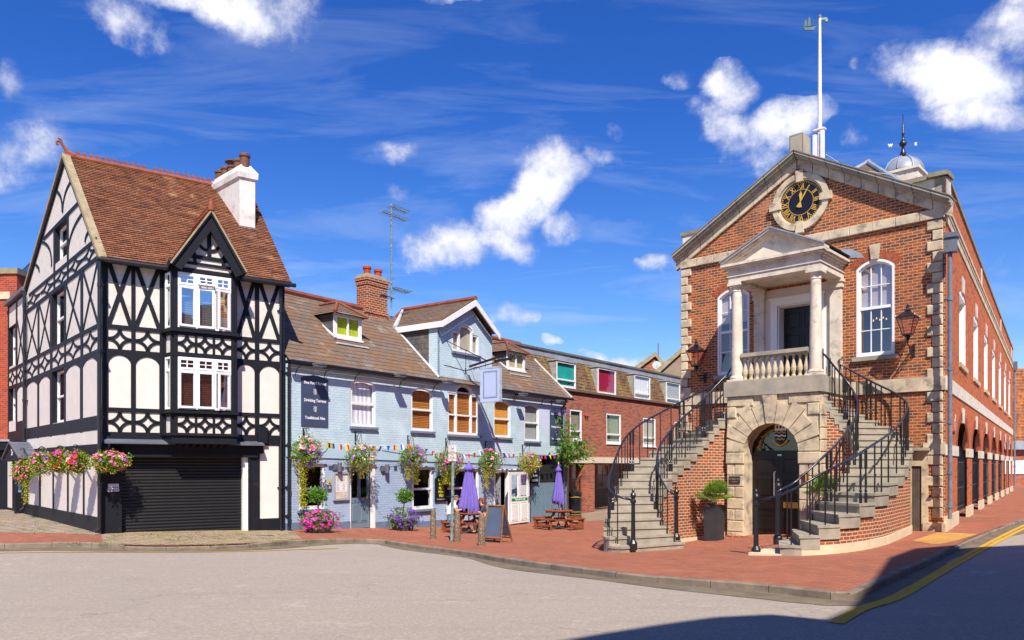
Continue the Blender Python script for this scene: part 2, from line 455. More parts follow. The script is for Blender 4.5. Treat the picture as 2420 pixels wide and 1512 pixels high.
# ------------------------------------------------------------------ materials
M_hall = brick('hall brick', (.47, .110, .033), (.34, .078, .027), (.56, .38, .19), .225, .083, .0105, .34, (.10, .04, .04), stain=((.18, .085, .055), .6, .52, .80), blotch=((.50, .20, .11), .9, .60, .80))
M_hallside = brick('orange brick', (.60, .14, .035), (.50, .105, .028), (.48, .20, .09), .22, .083, .006, .14, (.16, .05, .04), stain=((.55, .27, .13), .9, .6, .8))
M_stepbrick = brick('worn red brick', (.40, .10, .045), (.30, .07, .04), (.58, .40, .24), .215, .085, .012, .22, (.16, .07, .055), stain=((.50, .36, .22), 1.3, .58, .85))
M_flat = brick('mixed red brick', (.50, .115, .055), (.38, .085, .045), (.46, .27, .19), .225, .078, .009, .3, (.12, .045, .045))
M_chim = brick('chimney brick', (.40, .07, .03), (.28, .05, .025), (.55, .38, .22), .22, .085, .012, .2, (.12, .05, .04))
M_leftb = brick('neighbour brick', (.45, .07, .03), (.34, .05, .022), (.42, .16, .10), .225, .078, .009, .2, (.22, .04, .03))
M_pub = brick('pale blue painted brick', (.60, .755, .82), (.57, .73, .80), (.52, .67, .75), .225, .078, .010, .25, (.54, .70, .82), stain=((.63, .80, .86), 1.2, .5, .75), blotch=((.60, .64, .84), .33, .56, .66), bstr=.9)
M_publow = brick('lavender painted brick', (.44, .555, .73), (.42, .53, .71), (.37, .48, .65), .225, .078, .010, .25, (.38, .49, .72), stain=((.47, .60, .78), 1.2, .5, .8), bstr=.9)
M_stone = flat('weathered limestone', (.64, .53, .355), .85, .25, 2.6, .45, 30, col2=(.48, .38, .27), stain=((.17, .15, .12), 2.8, .50, .70))
M_stonedark = flat('sooty limestone', (.42, .36, .27), .9, .25, 2.0, .4, 30, col2=(.28, .26, .22), stain=((.36, .27, .06), 1.7, .62, .80))
M_stonew = flat('white painted stone', (.72, .65, .54), .7, .12, 2.6, .25, 30, col2=(.56, .49, .39), stain=((.30, .22, .15), 3.6, .54, .72))
M_step = flat('grey step stone', (.36, .32, .25), .9, .25, 3.5, .5, 40, col2=(.27, .24, .19), stain=((.20, .18, .15), 4.0, .58, .80))
M_plinth = flat('cream rendered plinth', (.66, .55, .38), .9, .15, 2, .3, 40, stain=((.42, .33, .22), 1.6, .6, .85))
M_black = flat('black painted timber', (.010, .011, .017), .55, .3, 6, .35, 30, spec=.25, stain=((.035, .033, .035), 3, .6, .8))
M_iron = flat('black iron', (.012, .013, .018), .35, .2, 8, .15, 60, spec=.6)
M_blackg = flat('black gloss door', (.012, .008, .008), .30, .2, 8, .0, spec=.4)
M_rough = flat('white roughcast', (.68, .64, .58), .95, .12, 5, 1.3, 30, stain=((.52, .45, .34), 2.2, .56, .80))
M_smooth = flat('cream white render', (.70, .64, .585), .9, .08, 1.6, .25, 24, stain=((.58, .51, .44), 1.3, .55, .80))
M_white = flat('white frame paint', (.82, .82, .82), .45, .06, 4)
M_whitepaint = flat('aged white paint', (.80, .79, .77), .6, .1, 6, .2, 40, stain=((.5, .48, .44), 5, .66, .8))
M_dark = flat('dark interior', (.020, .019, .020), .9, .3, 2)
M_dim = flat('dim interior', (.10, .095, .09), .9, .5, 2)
M_tile = brick('clay roof tile', (.35, .15, .075), (.27, .105, .05), (.09, .045, .03), .17, .105, .006, .22, (.17, .07, .045), uv=True, stain=((.12, .075, .05), .45, .56, .75), blotch=((.50, .29, .15), 1.9, .60, .75), wob=.002, msm=.0)
M_slate = brick('old slate', (.215, .145, .10), (.18, .13, .10), (.065, .05, .04), .36, .21, .007, .16, (.19, .18, .17), uv=True, stain=((.21, .11, .05), .7, .45, .72), blotch=((.31, .27, .22), 1.5, .57, .74), wob=.008, msm=.0)
M_mansard = brick('mossy brown tile', (.30, .17, .075), (.22, .125, .06), (.06, .04, .03), .22, .16, .010, .3, (.13, .08, .05), uv=True, stain=((.34, .24, .05), 1.0, .52, .72), blotch=((.10, .07, .05), 2.0, .56, .7), wob=.002, msm=.0)
M_ridge = flat('red ridge clay', (.26, .075, .045), .8, .3, 3, .3, 30, stain=((.42, .28, .08), 2.5, .6, .75))
M_terra = flat('terracotta', (.29, .08, .035), .8, .3, 4, .3, 30, stain=((.20, .09, .05), 3, .6, .8))
M_pot = flat('dark clay pot', (.17, .075, .05), .7, .3, 5, .2, 30)
M_redpot = flat('red clay pot', (.42, .06, .03), .7, .2, 5, .2, 30)
M_render = flat('white chimney render', (.66, .63, .59), .95, .1, 2, .5, 7, stain=((.30, .27, .23), 1.3, .50, .72))
M_lead = flat('lead sheet', (.30, .33, .38), .5, .25, 2.5, .2, 20, spec=.5, stain=((.55, .58, .62), 2, .6, .8))
M_leadd = flat('dark lead', (.13, .14, .17), .5, .3, 3, .2, 20, spec=.5)
M_felt = flat('grey felt coping', (.16, .15, .12), .9, .3, 3, .3, 30, stain=((.24, .2, .08), 2, .56, .75))
M_verge = flat('lichened verge mortar', (.36, .29, .18), .95, .3, 4, .5, 30, stain=((.45, .30, .10), 3, .58, .75))
M_coping = flat('mossy coping', (.26, .24, .18), .95, .3, 3, .5, 30, stain=((.34, .25, .06), 2, .52, .7))
M_slatehang = brick('hung slate', (.13, .13, .14), (.10, .105, .11), (.03, .03, .03), .3, .2, .008, .3, (.17, .15, .12), blotch=((.20, .15, .09), 1.4, .6, .75))
M_sill = flat('blue grey sill', (.17, .23, .32), .6, .15, 4)
M_pubdoor = flat('grey blue door', (.15, .22, .29), .4, .1, 3, spec=.5)
M_sign = flat('navy sign board', (.055, .075, .14), .6, .15, 3)
M_signtxt = flat('sign lettering', (.75, .76, .80), .6, .05)
M_blind = brick('timber blind slats', (.70, .27, .05), (.62, .23, .045), (.10, .035, .01), 4.0, .06, .009, .2, (.5, .18, .04), wob=.0005)
M_blindw = brick('pale blind slats', (.30, .36, .38), (.27, .33, .35), (.10, .10, .11), 4.0, .06, .008, .0, (.3, .3, .3), wob=.0005)
M_blindd = brick('dark timber blind', (.30, .09, .04), (.26, .08, .035), (.03, .015, .01), 4.0, .06, .012, .0, (.3, .3, .3), wob=.0005)
def drape(name, c1, c2, fold=26):
    m = bpy.data.materials.new(name); n = NT(m); tcx = n.n('ShaderNodeTexCoord').outputs['Object']
    w = n.n('ShaderNodeTexWave', wave_type='BANDS', bands_direction='X'); w.inputs['Scale'].default_value = fold/6; w.inputs['Distortion'].default_value = 2.5; w.inputs['Detail'].default_value = 2
    n.put(w.inputs['Vector'], tcx)
    finish(n, n.mix(w.outputs['Fac'], c1, c2), .9, w.outputs['Fac'], .6, .03); MATS[name] = m; return m
M_greenc = drape('lime curtain', (.62, .72, .03), (.42, .52, .02), 30)
M_lace = drape('lace curtain', (.60, .62, .60), (.32, .34, .33), 60)
M_cream = drape('cream curtain', (.62, .56, .44), (.40, .36, .28), 26)
M_whitec = drape('white sheet curtain', (.85, .85, .87), (.66, .67, .72), 10)
M_lace2 = drape('flowered lace', (.40, .44, .30), (.22, .25, .15), 50)
M_orangeb = flat('closed amber blind', (.78, .36, .06), .8, .15, 3)
M_teal = flat('teal blind', (.02, .42, .38), .6, .2, 2); M_crim = flat('crimson blind', (.42, .01, .06), .6, .2, 2)
M_glass = glass('window glass', refl=.10); M_glassr = glass('bright window glass', refl=.52); M_glassd = glass('dark window glass', refl=.08)
M_lamp = glass('amber lantern glass', (.95, .72, .60), .10, .05)
M_gold = flat('gilding', (.62, .33, .05), .35, .1, 5, spec=.6, metal=.6)
M_gold2 = flat('gold paint', (.62, .36, .06), .6, .05, 5)
M_clock = flat('clock face black', (.012, .013, .022), .35, .1, 4)
M_wood = flat('stained bench timber', (.30, .085, .035), .55, .35, 7, .3, 40, stain=((.16, .05, .03), 9, .58, .75))
M_woodb = flat('brown board timber', (.27, .11, .04), .5, .35, 7, .3, 40)
M_purple = flat('purple canvas', (.17, .12, .46), .85, .12, 5, .1, 50)
M_galv = flat('galvanised pole', (.25, .33, .32), .5, .5, 8, .2, 30, stain=((.10, .12, .12), 12, .5, .65))
M_greyplastic = flat('matt charcoal planter', (.045, .047, .052), .6, .2, 4)
M_planter = flat('grey timber planter', (.085, .085, .095), .7, .2, 6)
M_soil = flat('soil', (.03, .02, .015), .95)
M_bark = flat('bark', (.16, .10, .06), .9, .4, 20, .6, 60)
M_steel = flat('brushed steel', (.5, .5, .52), .3, .1, metal=.9)

def aggregate():
    m = bpy.data.materials.new('exposed aggregate'); n = NT(m); t = n.n('ShaderNodeTexCoord').outputs['Object']
    v = n.n('ShaderNodeTexVoronoi'); v.inputs['Scale'].default_value = 34; n.put(v.inputs['Vector'], t)
    c = n.ramp(n.math('FRACT', n.math('MULTIPLY', v.outputs['Color'], 3.7)), [(0, (.10, .07, .045)), (.4, (.34, .24, .14)), (.75, (.20, .15, .10)), (1, (.6, .5, .36))])
    c = n.mix(n.mr(v.outputs['Distance'], .3, .6), c, (.14, .10, .07))
    finish(n, c, .9, v.outputs['Distance'], .8, -.01); return m
M_aggr = aggregate()

def asphalt():
    m = bpy.data.materials.new('worn pale asphalt'); n = NT(m); t = n.n('ShaderNodeTexCoord').outputs['Object']
    a = n.noise(t, .22, 5, .6); b = n.noise(t, 26, 5, .75); d = n.noise(t, 1.3, 8, .7)
    sx = n.n('ShaderNodeMapping'); n.put(sx.inputs[0], t); sx.inputs['Scale'].default_value = (.35, 2.4, 1); sx.inputs['Rotation'].default_value = (0, 0, R(-14))
    e = n.noise(sx.outputs[0], .9, 7, .65)
    c = n.mix(n.mr(a, .3, .7), (.49, .405, .32), (.42, .345, .275))
    c = n.mix(n.mr(n.noise(t, 9, 4, .7), .42, .68, 0, .45), c, (.27, .235, .20))
    c = n.mix(n.mr(b, .36, .62, 0, .95), c, (.26, .225, .195))
    c = n.mix(n.mr(b, .58, .72, 0, .5), c, (.62, .55, .48))
    c = n.mix(n.mr(e, .50, .72, 0, .45), c, (.26, .235, .215))
    c = n.mix(n.mr(d, .60, .70, 0, .4), c, (.56, .49, .42))
    v = n.n('ShaderNodeTexVoronoi', feature='DISTANCE_TO_EDGE'); v.inputs['Scale'].default_value = .55
    nn = n.n('ShaderNodeTexNoise'); nn.inputs['Scale'].default_value = 1.5; nn.inputs['Detail'].default_value = 6; n.put(nn.inputs['Vector'], t)
    vv = n.n('ShaderNodeVectorMath', operation='ADD'); n.put(vv.inputs[0], t); n.put(vv.inputs[1], nn.outputs['Color']); n.put(v.inputs['Vector'], vv.outputs[0])
    crack = n.math('MULTIPLY', n.mr(v.outputs['Distance'], .003, .012, 1, 0), n.mr(n.noise(t, .35, 3), .52, .6))
    c = n.mix(n.math('MULTIPLY', crack, .28), c, (.12, .105, .09))
    finish(n, c, .95, n.math('SUBTRACT', b, n.math('MULTIPLY', crack, .5)), .9, .012, .2); return m
M_asph = asphalt()

def pavers(name, c1, c2, mortar, bw, rh, ms, rot, grass=0.0, dark=.2, dc=(.15, .06, .04), weak=.6):
    m = bpy.data.materials.new(name); n = NT(m); t = n.n('ShaderNodeTexCoord').outputs['Object']
    mp = n.n('ShaderNodeMapping'); n.put(mp.inputs[0], t); mp.inputs['Rotation'].default_value = (0, 0, R(rot))
    nz = n.n('ShaderNodeTexNoise'); nz.inputs['Scale'].default_value = 1.2; n.put(nz.inputs['Vector'], t)
    vs = n.n('ShaderNodeVectorMath', operation='SCALE'); n.put(vs.inputs[0], nz.outputs['Color']); vs.inputs['Scale'].default_value = .05
    va = n.n('ShaderNodeVectorMath', operation='ADD'); n.put(va.inputs[0], mp.outputs[0]); n.put(va.inputs[1], vs.outputs[0])
    b = n.n('ShaderNodeTexBrick'); n.put(b.inputs['Vector'], va.outputs[0]); b.inputs['Scale'].default_value = 1
    b.inputs['Brick Width'].default_value = bw; b.inputs['Row Height'].default_value = rh; b.inputs['Mortar Size'].default_value = ms; b.inputs['Mortar Smooth'].default_value = .3
    n.put(b.inputs['Color1'], c1); n.put(b.inputs['Color2'], c2); n.put(b.inputs['Mortar'], mortar)
    sx2 = n.n('ShaderNodeSeparateXYZ'); n.put(sx2.inputs[0], va.outputs[0])
    row = n.math('FLOOR', n.math('DIVIDE', sx2.outputs[1], rh))
    par = n.math('MULTIPLY', n.math('MODULO', n.math('ABSOLUTE', row), 2.0), .5)
    cell = n.n('ShaderNodeCombineXYZ'); n.put(cell.inputs[0], n.math('FLOOR', n.math('SUBTRACT', n.math('DIVIDE', sx2.outputs[0], bw), par))); n.put(cell.inputs[1], row)
    wn = n.n('ShaderNodeTexWhiteNoise', noise_dimensions='2D'); n.put(wn.inputs['Vector'], cell.outputs[0])
    c = n.mix(n.math('MULTIPLY', n.math('LESS_THAN', wn.outputs['Value'], dark), n.math('MULTIPLY', n.math('SUBTRACT', 1.0, b.outputs['Fac']), weak)), b.outputs['Color'], dc)
    n1 = n.noise(t, .7, 6, .65); c = n.mix(n.mr(n1, .38, .72, 0, .5), c, n.mix(1.0, c, (.62, .60, .60), 'MULTIPLY'))
    n3 = n.noise(t, 30, 4, .7); c = n.mix(n.mr(n3, .35, .7, 0, .4), c, n.mix(1.0, c, (.55, .55, .55), 'MULTIPLY'))
    if grass:
        g = n.math('MULTIPLY', n.mr(n.noise(t, 1.4, 5, .6), .54, .62), n.mr(b.outputs['Fac'], .2, .8))
        c = n.mix(g, c, (.17, .24, .03))
    finish(n, c, .9, n.math('ADD', n.math('MULTIPLY', n.math('SUBTRACT', 1.0, b.outputs['Fac']), .8), n.math('MULTIPLY', n3, .4)), .6, .012, .2); return m
M_pave = pavers('red block paving', (.46, .165, .092), (.37, .125, .07), (.22, .105, .07), .20, .10, .007, 36, 0, .25, (.28, .12, .08))
M_cob = pavers('tan stone setts', (.50, .37, .23), (.40, .30, .20), (.20, .15, .10), .24, .17, .018, 38, .5, .3, (.30, .21, .14))
M_flag = pavers('old grey flags', (.36, .29, .23), (.30, .25, .20), (.16, .12, .09), .5, .34, .018, 42, 1.0, .3, (.42, .30, .20))
M_tact = pavers('yellow tactile slabs', (.62, .34, .09), (.56, .30, .08), (.38, .2, .07), .4, .4, .008, 54, 0, .1, (.5, .26, .08))
M_kerb = flat('granite kerb', (.25, .20, .15), .9, .3, 3, .5, 40, col2=(.16, .125, .095), stain=((.10, .08, .06), 2.4, .55, .78))
M_yellow = flat('yellow road paint', (.62, .36, .02), .8, .15, 5, .4, 40, stain=((.34, .22, .08), 9, .58, .7))
M_tarmac = flat('brown tarmac', (.30, .22, .155), .95, .2, 1.5, .4, 40, col2=(.24, .18, .13))
M_gutterd = flat('stained gutter', (.135, .105, .075), .95, .4, 2.5, .4, 30, col2=(.20, .16, .11))

# ------------------------------------------------------------------ ground
def sheet(name, lo, hi, mat, dz, nt_=8, kind='structure', fn=gz):
    """ruled sheet between two lines of ground points, following the dish of the square"""
    mb = MB(); n = len(lo)
    for i in range(n):
        for j in range(nt_+1):
            p = lo[i].lerp(hi[i], j/nt_); mb.v.append((p.x, p.y, fn(p.x, p.y)+dz))
    for i in range(n-1):
        for j in range(nt_):
            a = i*(nt_+1)+j; mb.f.append([a, a+nt_+1, a+nt_+2, a+1])
    o = mb.build(name, mat)
    # faces up
    me = o.data; bm = bmesh.new(); bm.from_mesh(me); bmesh.ops.recalc_face_normals(bm, faces=bm.faces)
    if sum(f.normal.z for f in bm.faces) < 0: bmesh.ops.reverse_faces(bm, faces=bm.faces)
    bm.to_mesh(me); bm.free()
    o['kind'] = kind; return o
def dens_line(pts, step=.5):
    out = []
    for a, b in zip(pts[:-1], pts[1:]):
        k = max(1, int((b-a).length/step))
        out += [a.lerp(b, i/k) for i in range(k)]
    return out+[pts[-1]]
def resample(pts, n):
    L = [0]
    for a, b in zip(pts[:-1], pts[1:]): L.append(L[-1]+(b-a).length)
    out = []
    for i in range(n):
        t = L[-1]*i/(n-1); k = 0
        while k < len(L)-2 and L[k+1] < t: k += 1
        out.append(pts[k].lerp(pts[k+1], (t-L[k])/max(L[k+1]-L[k], 1e-6)))
    return out
def smooth_line(pts, it=2):
    for _ in range(it):
        q = [pts[0]]
        for a, b in zip(pts[:-1], pts[1:]): q += [a.lerp(b, .25), a.lerp(b, .75)]
        pts = q+[pts[-1]]
    return pts
KD = .10
kp = [(-60, 1285), (0, 1286), (155, 1281.6), (245, 1284), (320, 1289), (450, 1289), (600, 1284), (712, 1275), (890, 1272.6), (975, 1286), (1100, 1301.6), (1210, 1321.6), (1410, 1346.6), (1560, 1364), (1835, 1384), (1935, 1396.6), (2008, 1401.6)]
kr = [(2018, 1397), (2110, 1354), (2240, 1296.6), (2300, 1266.6), (2420, 1226.6)]
L1 = smooth_line([G(*p) for p in kp], 1); L2 = smooth_line([G(*p) for p in kr], 1)
far = L2[-1]+(L2[-1]-L2[-2]).normalized()*45; left0 = L1[0]+Vector((-30, -1.5, 0))
kerb_in = dens_line([left0]+L1+L2+[far], .45)
nk = len(kerb_in)
icorner = min(range(nk), key=lambda i: (kerb_in[i]-L1[-1]).length)
back = []
for i, p in enumerate(kerb_in):
    if i <= icorner:
        t = i/icorner; back.append(Vector((-45+50*t, 58, 0)))
    else:
        t = (i-icorner)/(nk-1-icorner); back.append(Vector((5+60*t, 58+30*t, 0)))
sheet('pavement', kerb_in, back, M_pave, 0.0, 40)
# road: one sheet out to the horizon
mb = MB(); xs = [-900, -400, -150, -70]+[-40+1.25*i for i in range(65)]+[60, 120, 300, 900]; ys = [-600, -200, -60]+[-20+1.25*i for i in range(65)]+[80, 140, 300, 1200]
for x in xs:
    for y in ys: mb.v.append((x, y, gz(x, y)-KD-.004))
ny = len(ys)
for i in range(len(xs)-1):
    for j in range(ny-1): a = i*ny+j; mb.f.append([a, a+ny, a+ny+1, a+1])
mb.build('road', M_asph, kind='structure')
# kerb stones
mb = MB(); ck = dens_line([left0]+L1+L2+[far], .30)
cr = resample(ck, int(sum((b-a).length for a, b in zip(ck[:-1], ck[1:]))/.30))
def perp(line, i):
    d = line[min(i+1, len(line)-1)]-line[max(i-1, 0)]; d.z = 0; d.normalize(); return Vector((d.y, -d.x, 0))
i = 0; rnd = random.Random(3)
def kdrop(p):   # lowered kerb at the garage and the crossing
    px = CX+FX*p.x/p.y if p.y > 1 else 0
    d = 0
    if 260 < px < 640 and p.y < 20: d = .03*sstep((px-260)/50)*sstep((640-px)/60)
    if p.x > 9.5 and 13 < p.y < 24: d = max(d, .03*sstep((p.y-14.6)/1.5)*sstep((22.6-p.y)/1.5))
    return d
while i < len(cr)-1:
    j = min(i+3, len(cr)-1); jz = rnd.uniform(-.006, .008)
    for k in range(i, j):
        a, b = cr[k], cr[k+1]; pa, pb = perp(cr, k), perp(cr, k+1)
        e = .004 if k == i else 0; e2 = .004 if k == j-1 else 0
        dd = (b-a).normalized(); a = a+dd*e; b = b-dd*e2
        za, zb = gz(a.x, a.y)+.010+jz-kdrop(a), gz(b.x, b.y)+.010+jz-kdrop(b); w = .02
        ai, ao = a-pa*.05, a+pa*.04; bi, bo = b-pb*.05, b+pb*.04
        T = lambda p, z: (p.x, p.y, z)
        mb.add([T(ai, za), T(bi, zb), T(bo, zb), T(ao, za), T(a+pa*.06, za-w), T(b+pb*.06, zb-w), T(a+pa*.06, za-.4), T(b+pb*.06, zb-.4)],
               [(0, 1, 2, 3), (3, 2, 5, 4), (4, 5, 7, 6)])
    i = j
o = mb.build('kerb', M_kerb, kind='structure')
# worn channel at the foot of the kerb
rz = lambda x, y: gz(x, y)-KD
g0 = [p+perp(cr, i)*.05 for i, p in enumerate(cr)]
rn = random.Random(5); ww = [.42+.14*math.sin(i*.37)+.10*math.sin(i*.11+2) for i in range(len(cr))]
g1 = [p+perp(cr, i)*(.06+ww[i]) for i, p in enumerate(cr)]
sheet('gutter', g0, g1, M_gutterd, .002, 2, fn=rz)
def strip(name, pts, w, mat, sm=2):
    ln = smooth_line([G(px, py) for px, py in pts], sm); ln = dens_line(ln, .5)
    a = [p+perp(ln, i)*w/2 for i, p in enumerate(ln)]; b = [p-perp(ln, i)*w/2 for i, p in enumerate(ln)]
    return sheet(name, a, b, mat, .006, 1, fn=rz)
strip('yellow_line', [(-40, 1296), (150, 1293), (400, 1295), (600, 1292), (720, 1288), (800, 1286)], .09, M_yellow)
strip('yellow_line', [(1967, 1451), (2000, 1432), (2030, 1417), (2110, 1397), (2210, 1340), (2290, 1296), (2420, 1233), (2500, 1204)], .10, M_yellow)
strip('yellow_line', [(1985, 1453), (2015, 1434), (2050, 1417), (2122, 1401), (2218, 1345), (2297, 1301), (2420, 1240), (2500, 1210)], .10, M_yellow)
# areas of other paving, each a thin sheet on the pavement
def area(name, lo, hi, mat, dz=.004, nn=24, nt_=6):
    a = resample([G(*p) for p in lo], nn); b = resample([G(*p) for p in hi], nn)
    sheet(name, a, b, mat, dz, nt_)
area('cobbled_forecourt', [(243, 1283), (320, 1287.5), (450, 1287.5), (600, 1282.5), (715, 1273.5)], [(238, 1254), (330, 1252), (450, 1251), (600, 1250), (682, 1248)], M_cob)
area('old_flag_paving', [(-60, 1258), (120, 1260), (241, 1264)], [(-60, 1190), (60, 1200), (241, 1248)], M_flag)
area('tactile_paving', [(2155, 1278), (2215, 1287), (2255, 1279)], [(2215, 1258), (2270, 1260), (2310, 1262)], M_tact, .004, 8, 3)
area('tarmac_yard', [(1320, 1236), (1380, 1231), (1440, 1229), (1640, 1225)], [(1300, 1206), (1380, 1204), (1440, 1202), (1640, 1200)], M_tarmac)
# tufts of grass and moss in the joints, fallen petals
mb = MB(); rn = random.Random(11)
for k in range(260):
    px, py = (rn.uniform(0, 235), rn.uniform(1215, 1262)) if rn.random() < .5 else (rn.uniform(250, 700), rn.uniform(1258, 1279))
    if rn.random() < .15: px, py = rn.uniform(150, 900), rn.uniform(1283, 1290)
    g = G(px, py)
    for q in range(9):
        x = g.x+rn.gauss(0, .07); y = g.y+rn.gauss(0, .07); z = gz(x, y)+.003; h = rn.uniform(.015, .035); a = rn.uniform(0, 6.3)
        mb.add([(x, y, z), (x+.018*math.cos(a), y+.018*math.sin(a), z), (x+.02*math.cos(a+1), y+.02*math.sin(a+1), z+h)], [(0, 1, 2)])
mb.build('moss_tufts', leafmat('moss green', (.17, .28, .03), (.10, .18, .02)), kind='stuff')
mb = MB()
for k in range(420):
    if rn.random() < .6: g = G(rn.gauss(1720, 120), rn.uniform(1266, 1300))
    elif rn.random() < .5: g = G(rn.gauss(210, 25), rn.uniform(1242, 1262))
    else: g = G(rn.uniform(700, 1240), rn.uniform(1256, 1275))
    a = rn.uniform(0, 6.3); s_ = rn.uniform(.008, .02); z = g.z+.010
    mb.add([(g.x+s_*math.cos(a), g.y+s_*math.sin(a), z), (g.x+s_*math.cos(a+2), g.y+s_*math.sin(a+2), z+.004), (g.x+s_*math.cos(a+4), g.y+s_*math.sin(a+4), z)], [(0, 1, 2)])
mb.build('fallen_petals', leafmat('petal litter', (.75, .62, .60), (.55, .15, .2)), kind='stuff')
# ------------------------------------------------------------------ shared pieces
def arcz(x, x0, x1, zs, rise):
    c = (x0+x1)/2; w = (x1-x0)/2
    if rise <= 0: return zs
    if rise >= w*.98: return zs+rise*math.sqrt(max(0, 1-((x-c)/w)**2))
    Rr = (w*w+rise*rise)/(2*rise); return zs+rise-Rr+math.sqrt(max(0, Rr*Rr-(x-c)**2))
def window(parent, fr, x0, x1, z0, z1, y, fw=.06, rise=0.0, mull=(), tran=(), vb=(), hb=(), fill=None, fmat=None, gmat=None,
           sill=None, fillgap=.09, thick=.06, name='window', meet=None, fillz=None, label=None, extra=None):
    """framed window: outer frame, bars, one pane, something behind, a sill. zs = spring of a curved head"""
    zs = z1-rise
    out = archp(x0, x1, z0, zs, rise) if rise else rectp(x0, x1, z0, z1)
    a, b = x0+fw, x1-fw
    ri = rise*(b-a)/(x1-x0) if rise else 0
    inn = archp(a, b, z0+fw*1.25, zs-(0 if rise >= (x1-x0)*.48 else fw*.8), ri) if rise else rectp(a, b, z0+fw*1.25, z1-fw)
    ztop = lambda x: arcz(x, a, b, zs-(0 if rise >= (x1-x0)*.48 else fw*.8), ri) if rise else z1-fw
    mb = MB().wall(out, [inn], y, thick, back=thick)
    zb = z0+fw*1.25; W = b-a
    for m in mull:
        x = a+W*m; mb.box(x-fw*.45, x+fw*.45, y+.004, y+thick-.004, zb-.002, ztop(x)+.004)
    for t in tran:
        z = zb+(z1-fw-zb)*t; mb.box(a-.002, b+.002, y-.012, y+thick-.01, z-fw*.4, z+fw*.4)
    for m in vb:
        x = a+W*m; mb.box(x-.011, x+.011, y+.018, y+thick-.006, zb, ztop(x)+.002)
    for t in hb:
        z = zb+(z1-fw-zb)*t; mb.box(a, b, y+.016, y+thick-.008, z-.011, z+.011)
    w = mb.build(name, fmat or M_white, parent, fr)
    if label: w['label'] = label
    MB().wall([(p[0], p[1]) for p in inn], [], y+.035).build('pane', gmat or M_glass, w, fr)
    if fill:
        fz0, fz1 = fillz if fillz else (z0, z1)
        nm = 'blind' if 'blind' in fill.name else 'curtain'
        MB().box(a-.02, b+.02, y+fillgap, y+fillgap+.01, max(zb-.04, z0+(z1-z0)*0 if not fillz else fz0), min(z1-.01, fz1)).build(nm, fill, w, fr)
    if sill:
        ex, dep, th, sm = sill
        MB().box(x0-ex, x1+ex, -dep, y+thick, z0-th, z0+.004).build('sill', sm, w, fr)
    return w
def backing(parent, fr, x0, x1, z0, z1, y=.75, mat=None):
    """stand-in for the room behind the openings, its dimness put into the colour"""
    return MB().box(x0, x1, y, y+.05, z0, z1).box(x0, x0+.05, .30, y, z0, z1).box(x1-.05, x1, .30, y, z0, z1).box(x0, x1, .30, y, z0, z0+.05).box(x0, x1, .30, y, z1-.05, z1).build('interior_backing', mat or M_dark, parent, fr)
def downpipe(parent, fr, x, z0, z1, o, r=.045, brk=(.18, .42, .66, .9), mat=None, shoe=True, name='drainpipe'):
    mb = MB(); mb.tube([(x, -o, z0+.1), (x, -o, z1)], r, 10)
    if shoe: mb.tube([(x, -o, z0+.14), (x, -o-.02, z0+.08), (x, -o-.12, z0+.02)], r*1.05, 10)
    for t in brk:
        z = z0+(z1-z0)*t; mb.tube([(x, -o, z-.05), (x, -o, z+.05)], r*1.3, 10); mb.box(x-r*1.9, x+r*1.9, -o+r*.6, -.002, z-.015, z+.015)
    return mb.build(name, mat or M_iron, parent, fr, smooth=False)
def quatre(mb, x0, x1, z0, z1, w, y0, y1, n=8):
    for cx, cz, sx, sz in ((x0, z0, 1, 1), (x1, z0, -1, 1), (x0, z1, 1, -1), (x1, z1, -1, -1)):
        rx, rz = (x1-x0)/2*.97, (z1-z0)/2*.97
        mb.band([(cx+sx*rx*math.cos(math.pi/2*i/n), cz+sz*rz*math.sin(math.pi/2*i/n)) for i in range(n+1)], w, y0, y1)
def cross(mb, x0, x1, z0, z1, w, y0, y1):
    mb.band([(x0, z0), (x1, z1)], w, y0, y1); mb.band([(x0, z1), (x1, z0)], w, y0-.002, y1)

# ================================================================== timber framed corner house
TF = Fac(237, 19.5, 3810, 672); TS = Fac(237, 19.5, -412, 20)
house = thing('timber_framed_house', 'tall black and white timber framed corner house with red tiled roof and garage shutter', 'house', TF)
LF = TF.L; LS = TS.L
ZE = 7.1
su_ = TS.u
# --- front wall
gx0, gx1 = TF.u(286), TF.u(573)
MB().wall([(0, -1.2), (LF, -1.2), (LF, ZE), (0, ZE)], [rectp(gx0, gx1, -.9, 1.95)], 0, .35).build('front_wall', M_rough, house, TF)
b0s, b1s = TF.u(388), TF.u(556)
# --- timbers front
mb = MB(); y0, y1 = -.03, .0
tw = .105
posts = [(237, 255), (310, 319.5), (377, 388), (553, 560), (602, 612), (660, 672)]
for a, b in posts: mb.box(TF.u(a), TF.u(b), y0, y1, 2.3, 7.08)
spans = [(TF.u(237)+.001, b0s), (b1s-.25, TF.u(672)-.001)]
for a, b in spans:
    for zl, zh in ((6.96, 7.09), (5.23, 5.34), (4.60, 4.71), (3.09, 3.19), (2.28, 2.57)): mb.box(a, b, y0-.003, y1, zl, zh)
cells = [(255, 310), (319.5, 377), (560, 602), (612, 660)]
for a, b in cells:
    xa, xb = TF.u(a), TF.u(b)
    cross(mb, xa+.02, xb-.02, 5.36, 6.95, tw, y0+.004, y1)
    for zl, zh in ((4.71, 5.23), (2.57, 3.09)): quatre(mb, xa, xb, zl, zh, .075, y0+.003, y1)
    xm = (xa+xb)/2
mb.build('timber_frame', M_black, house, TF)
mb = MB(); mw = MB()
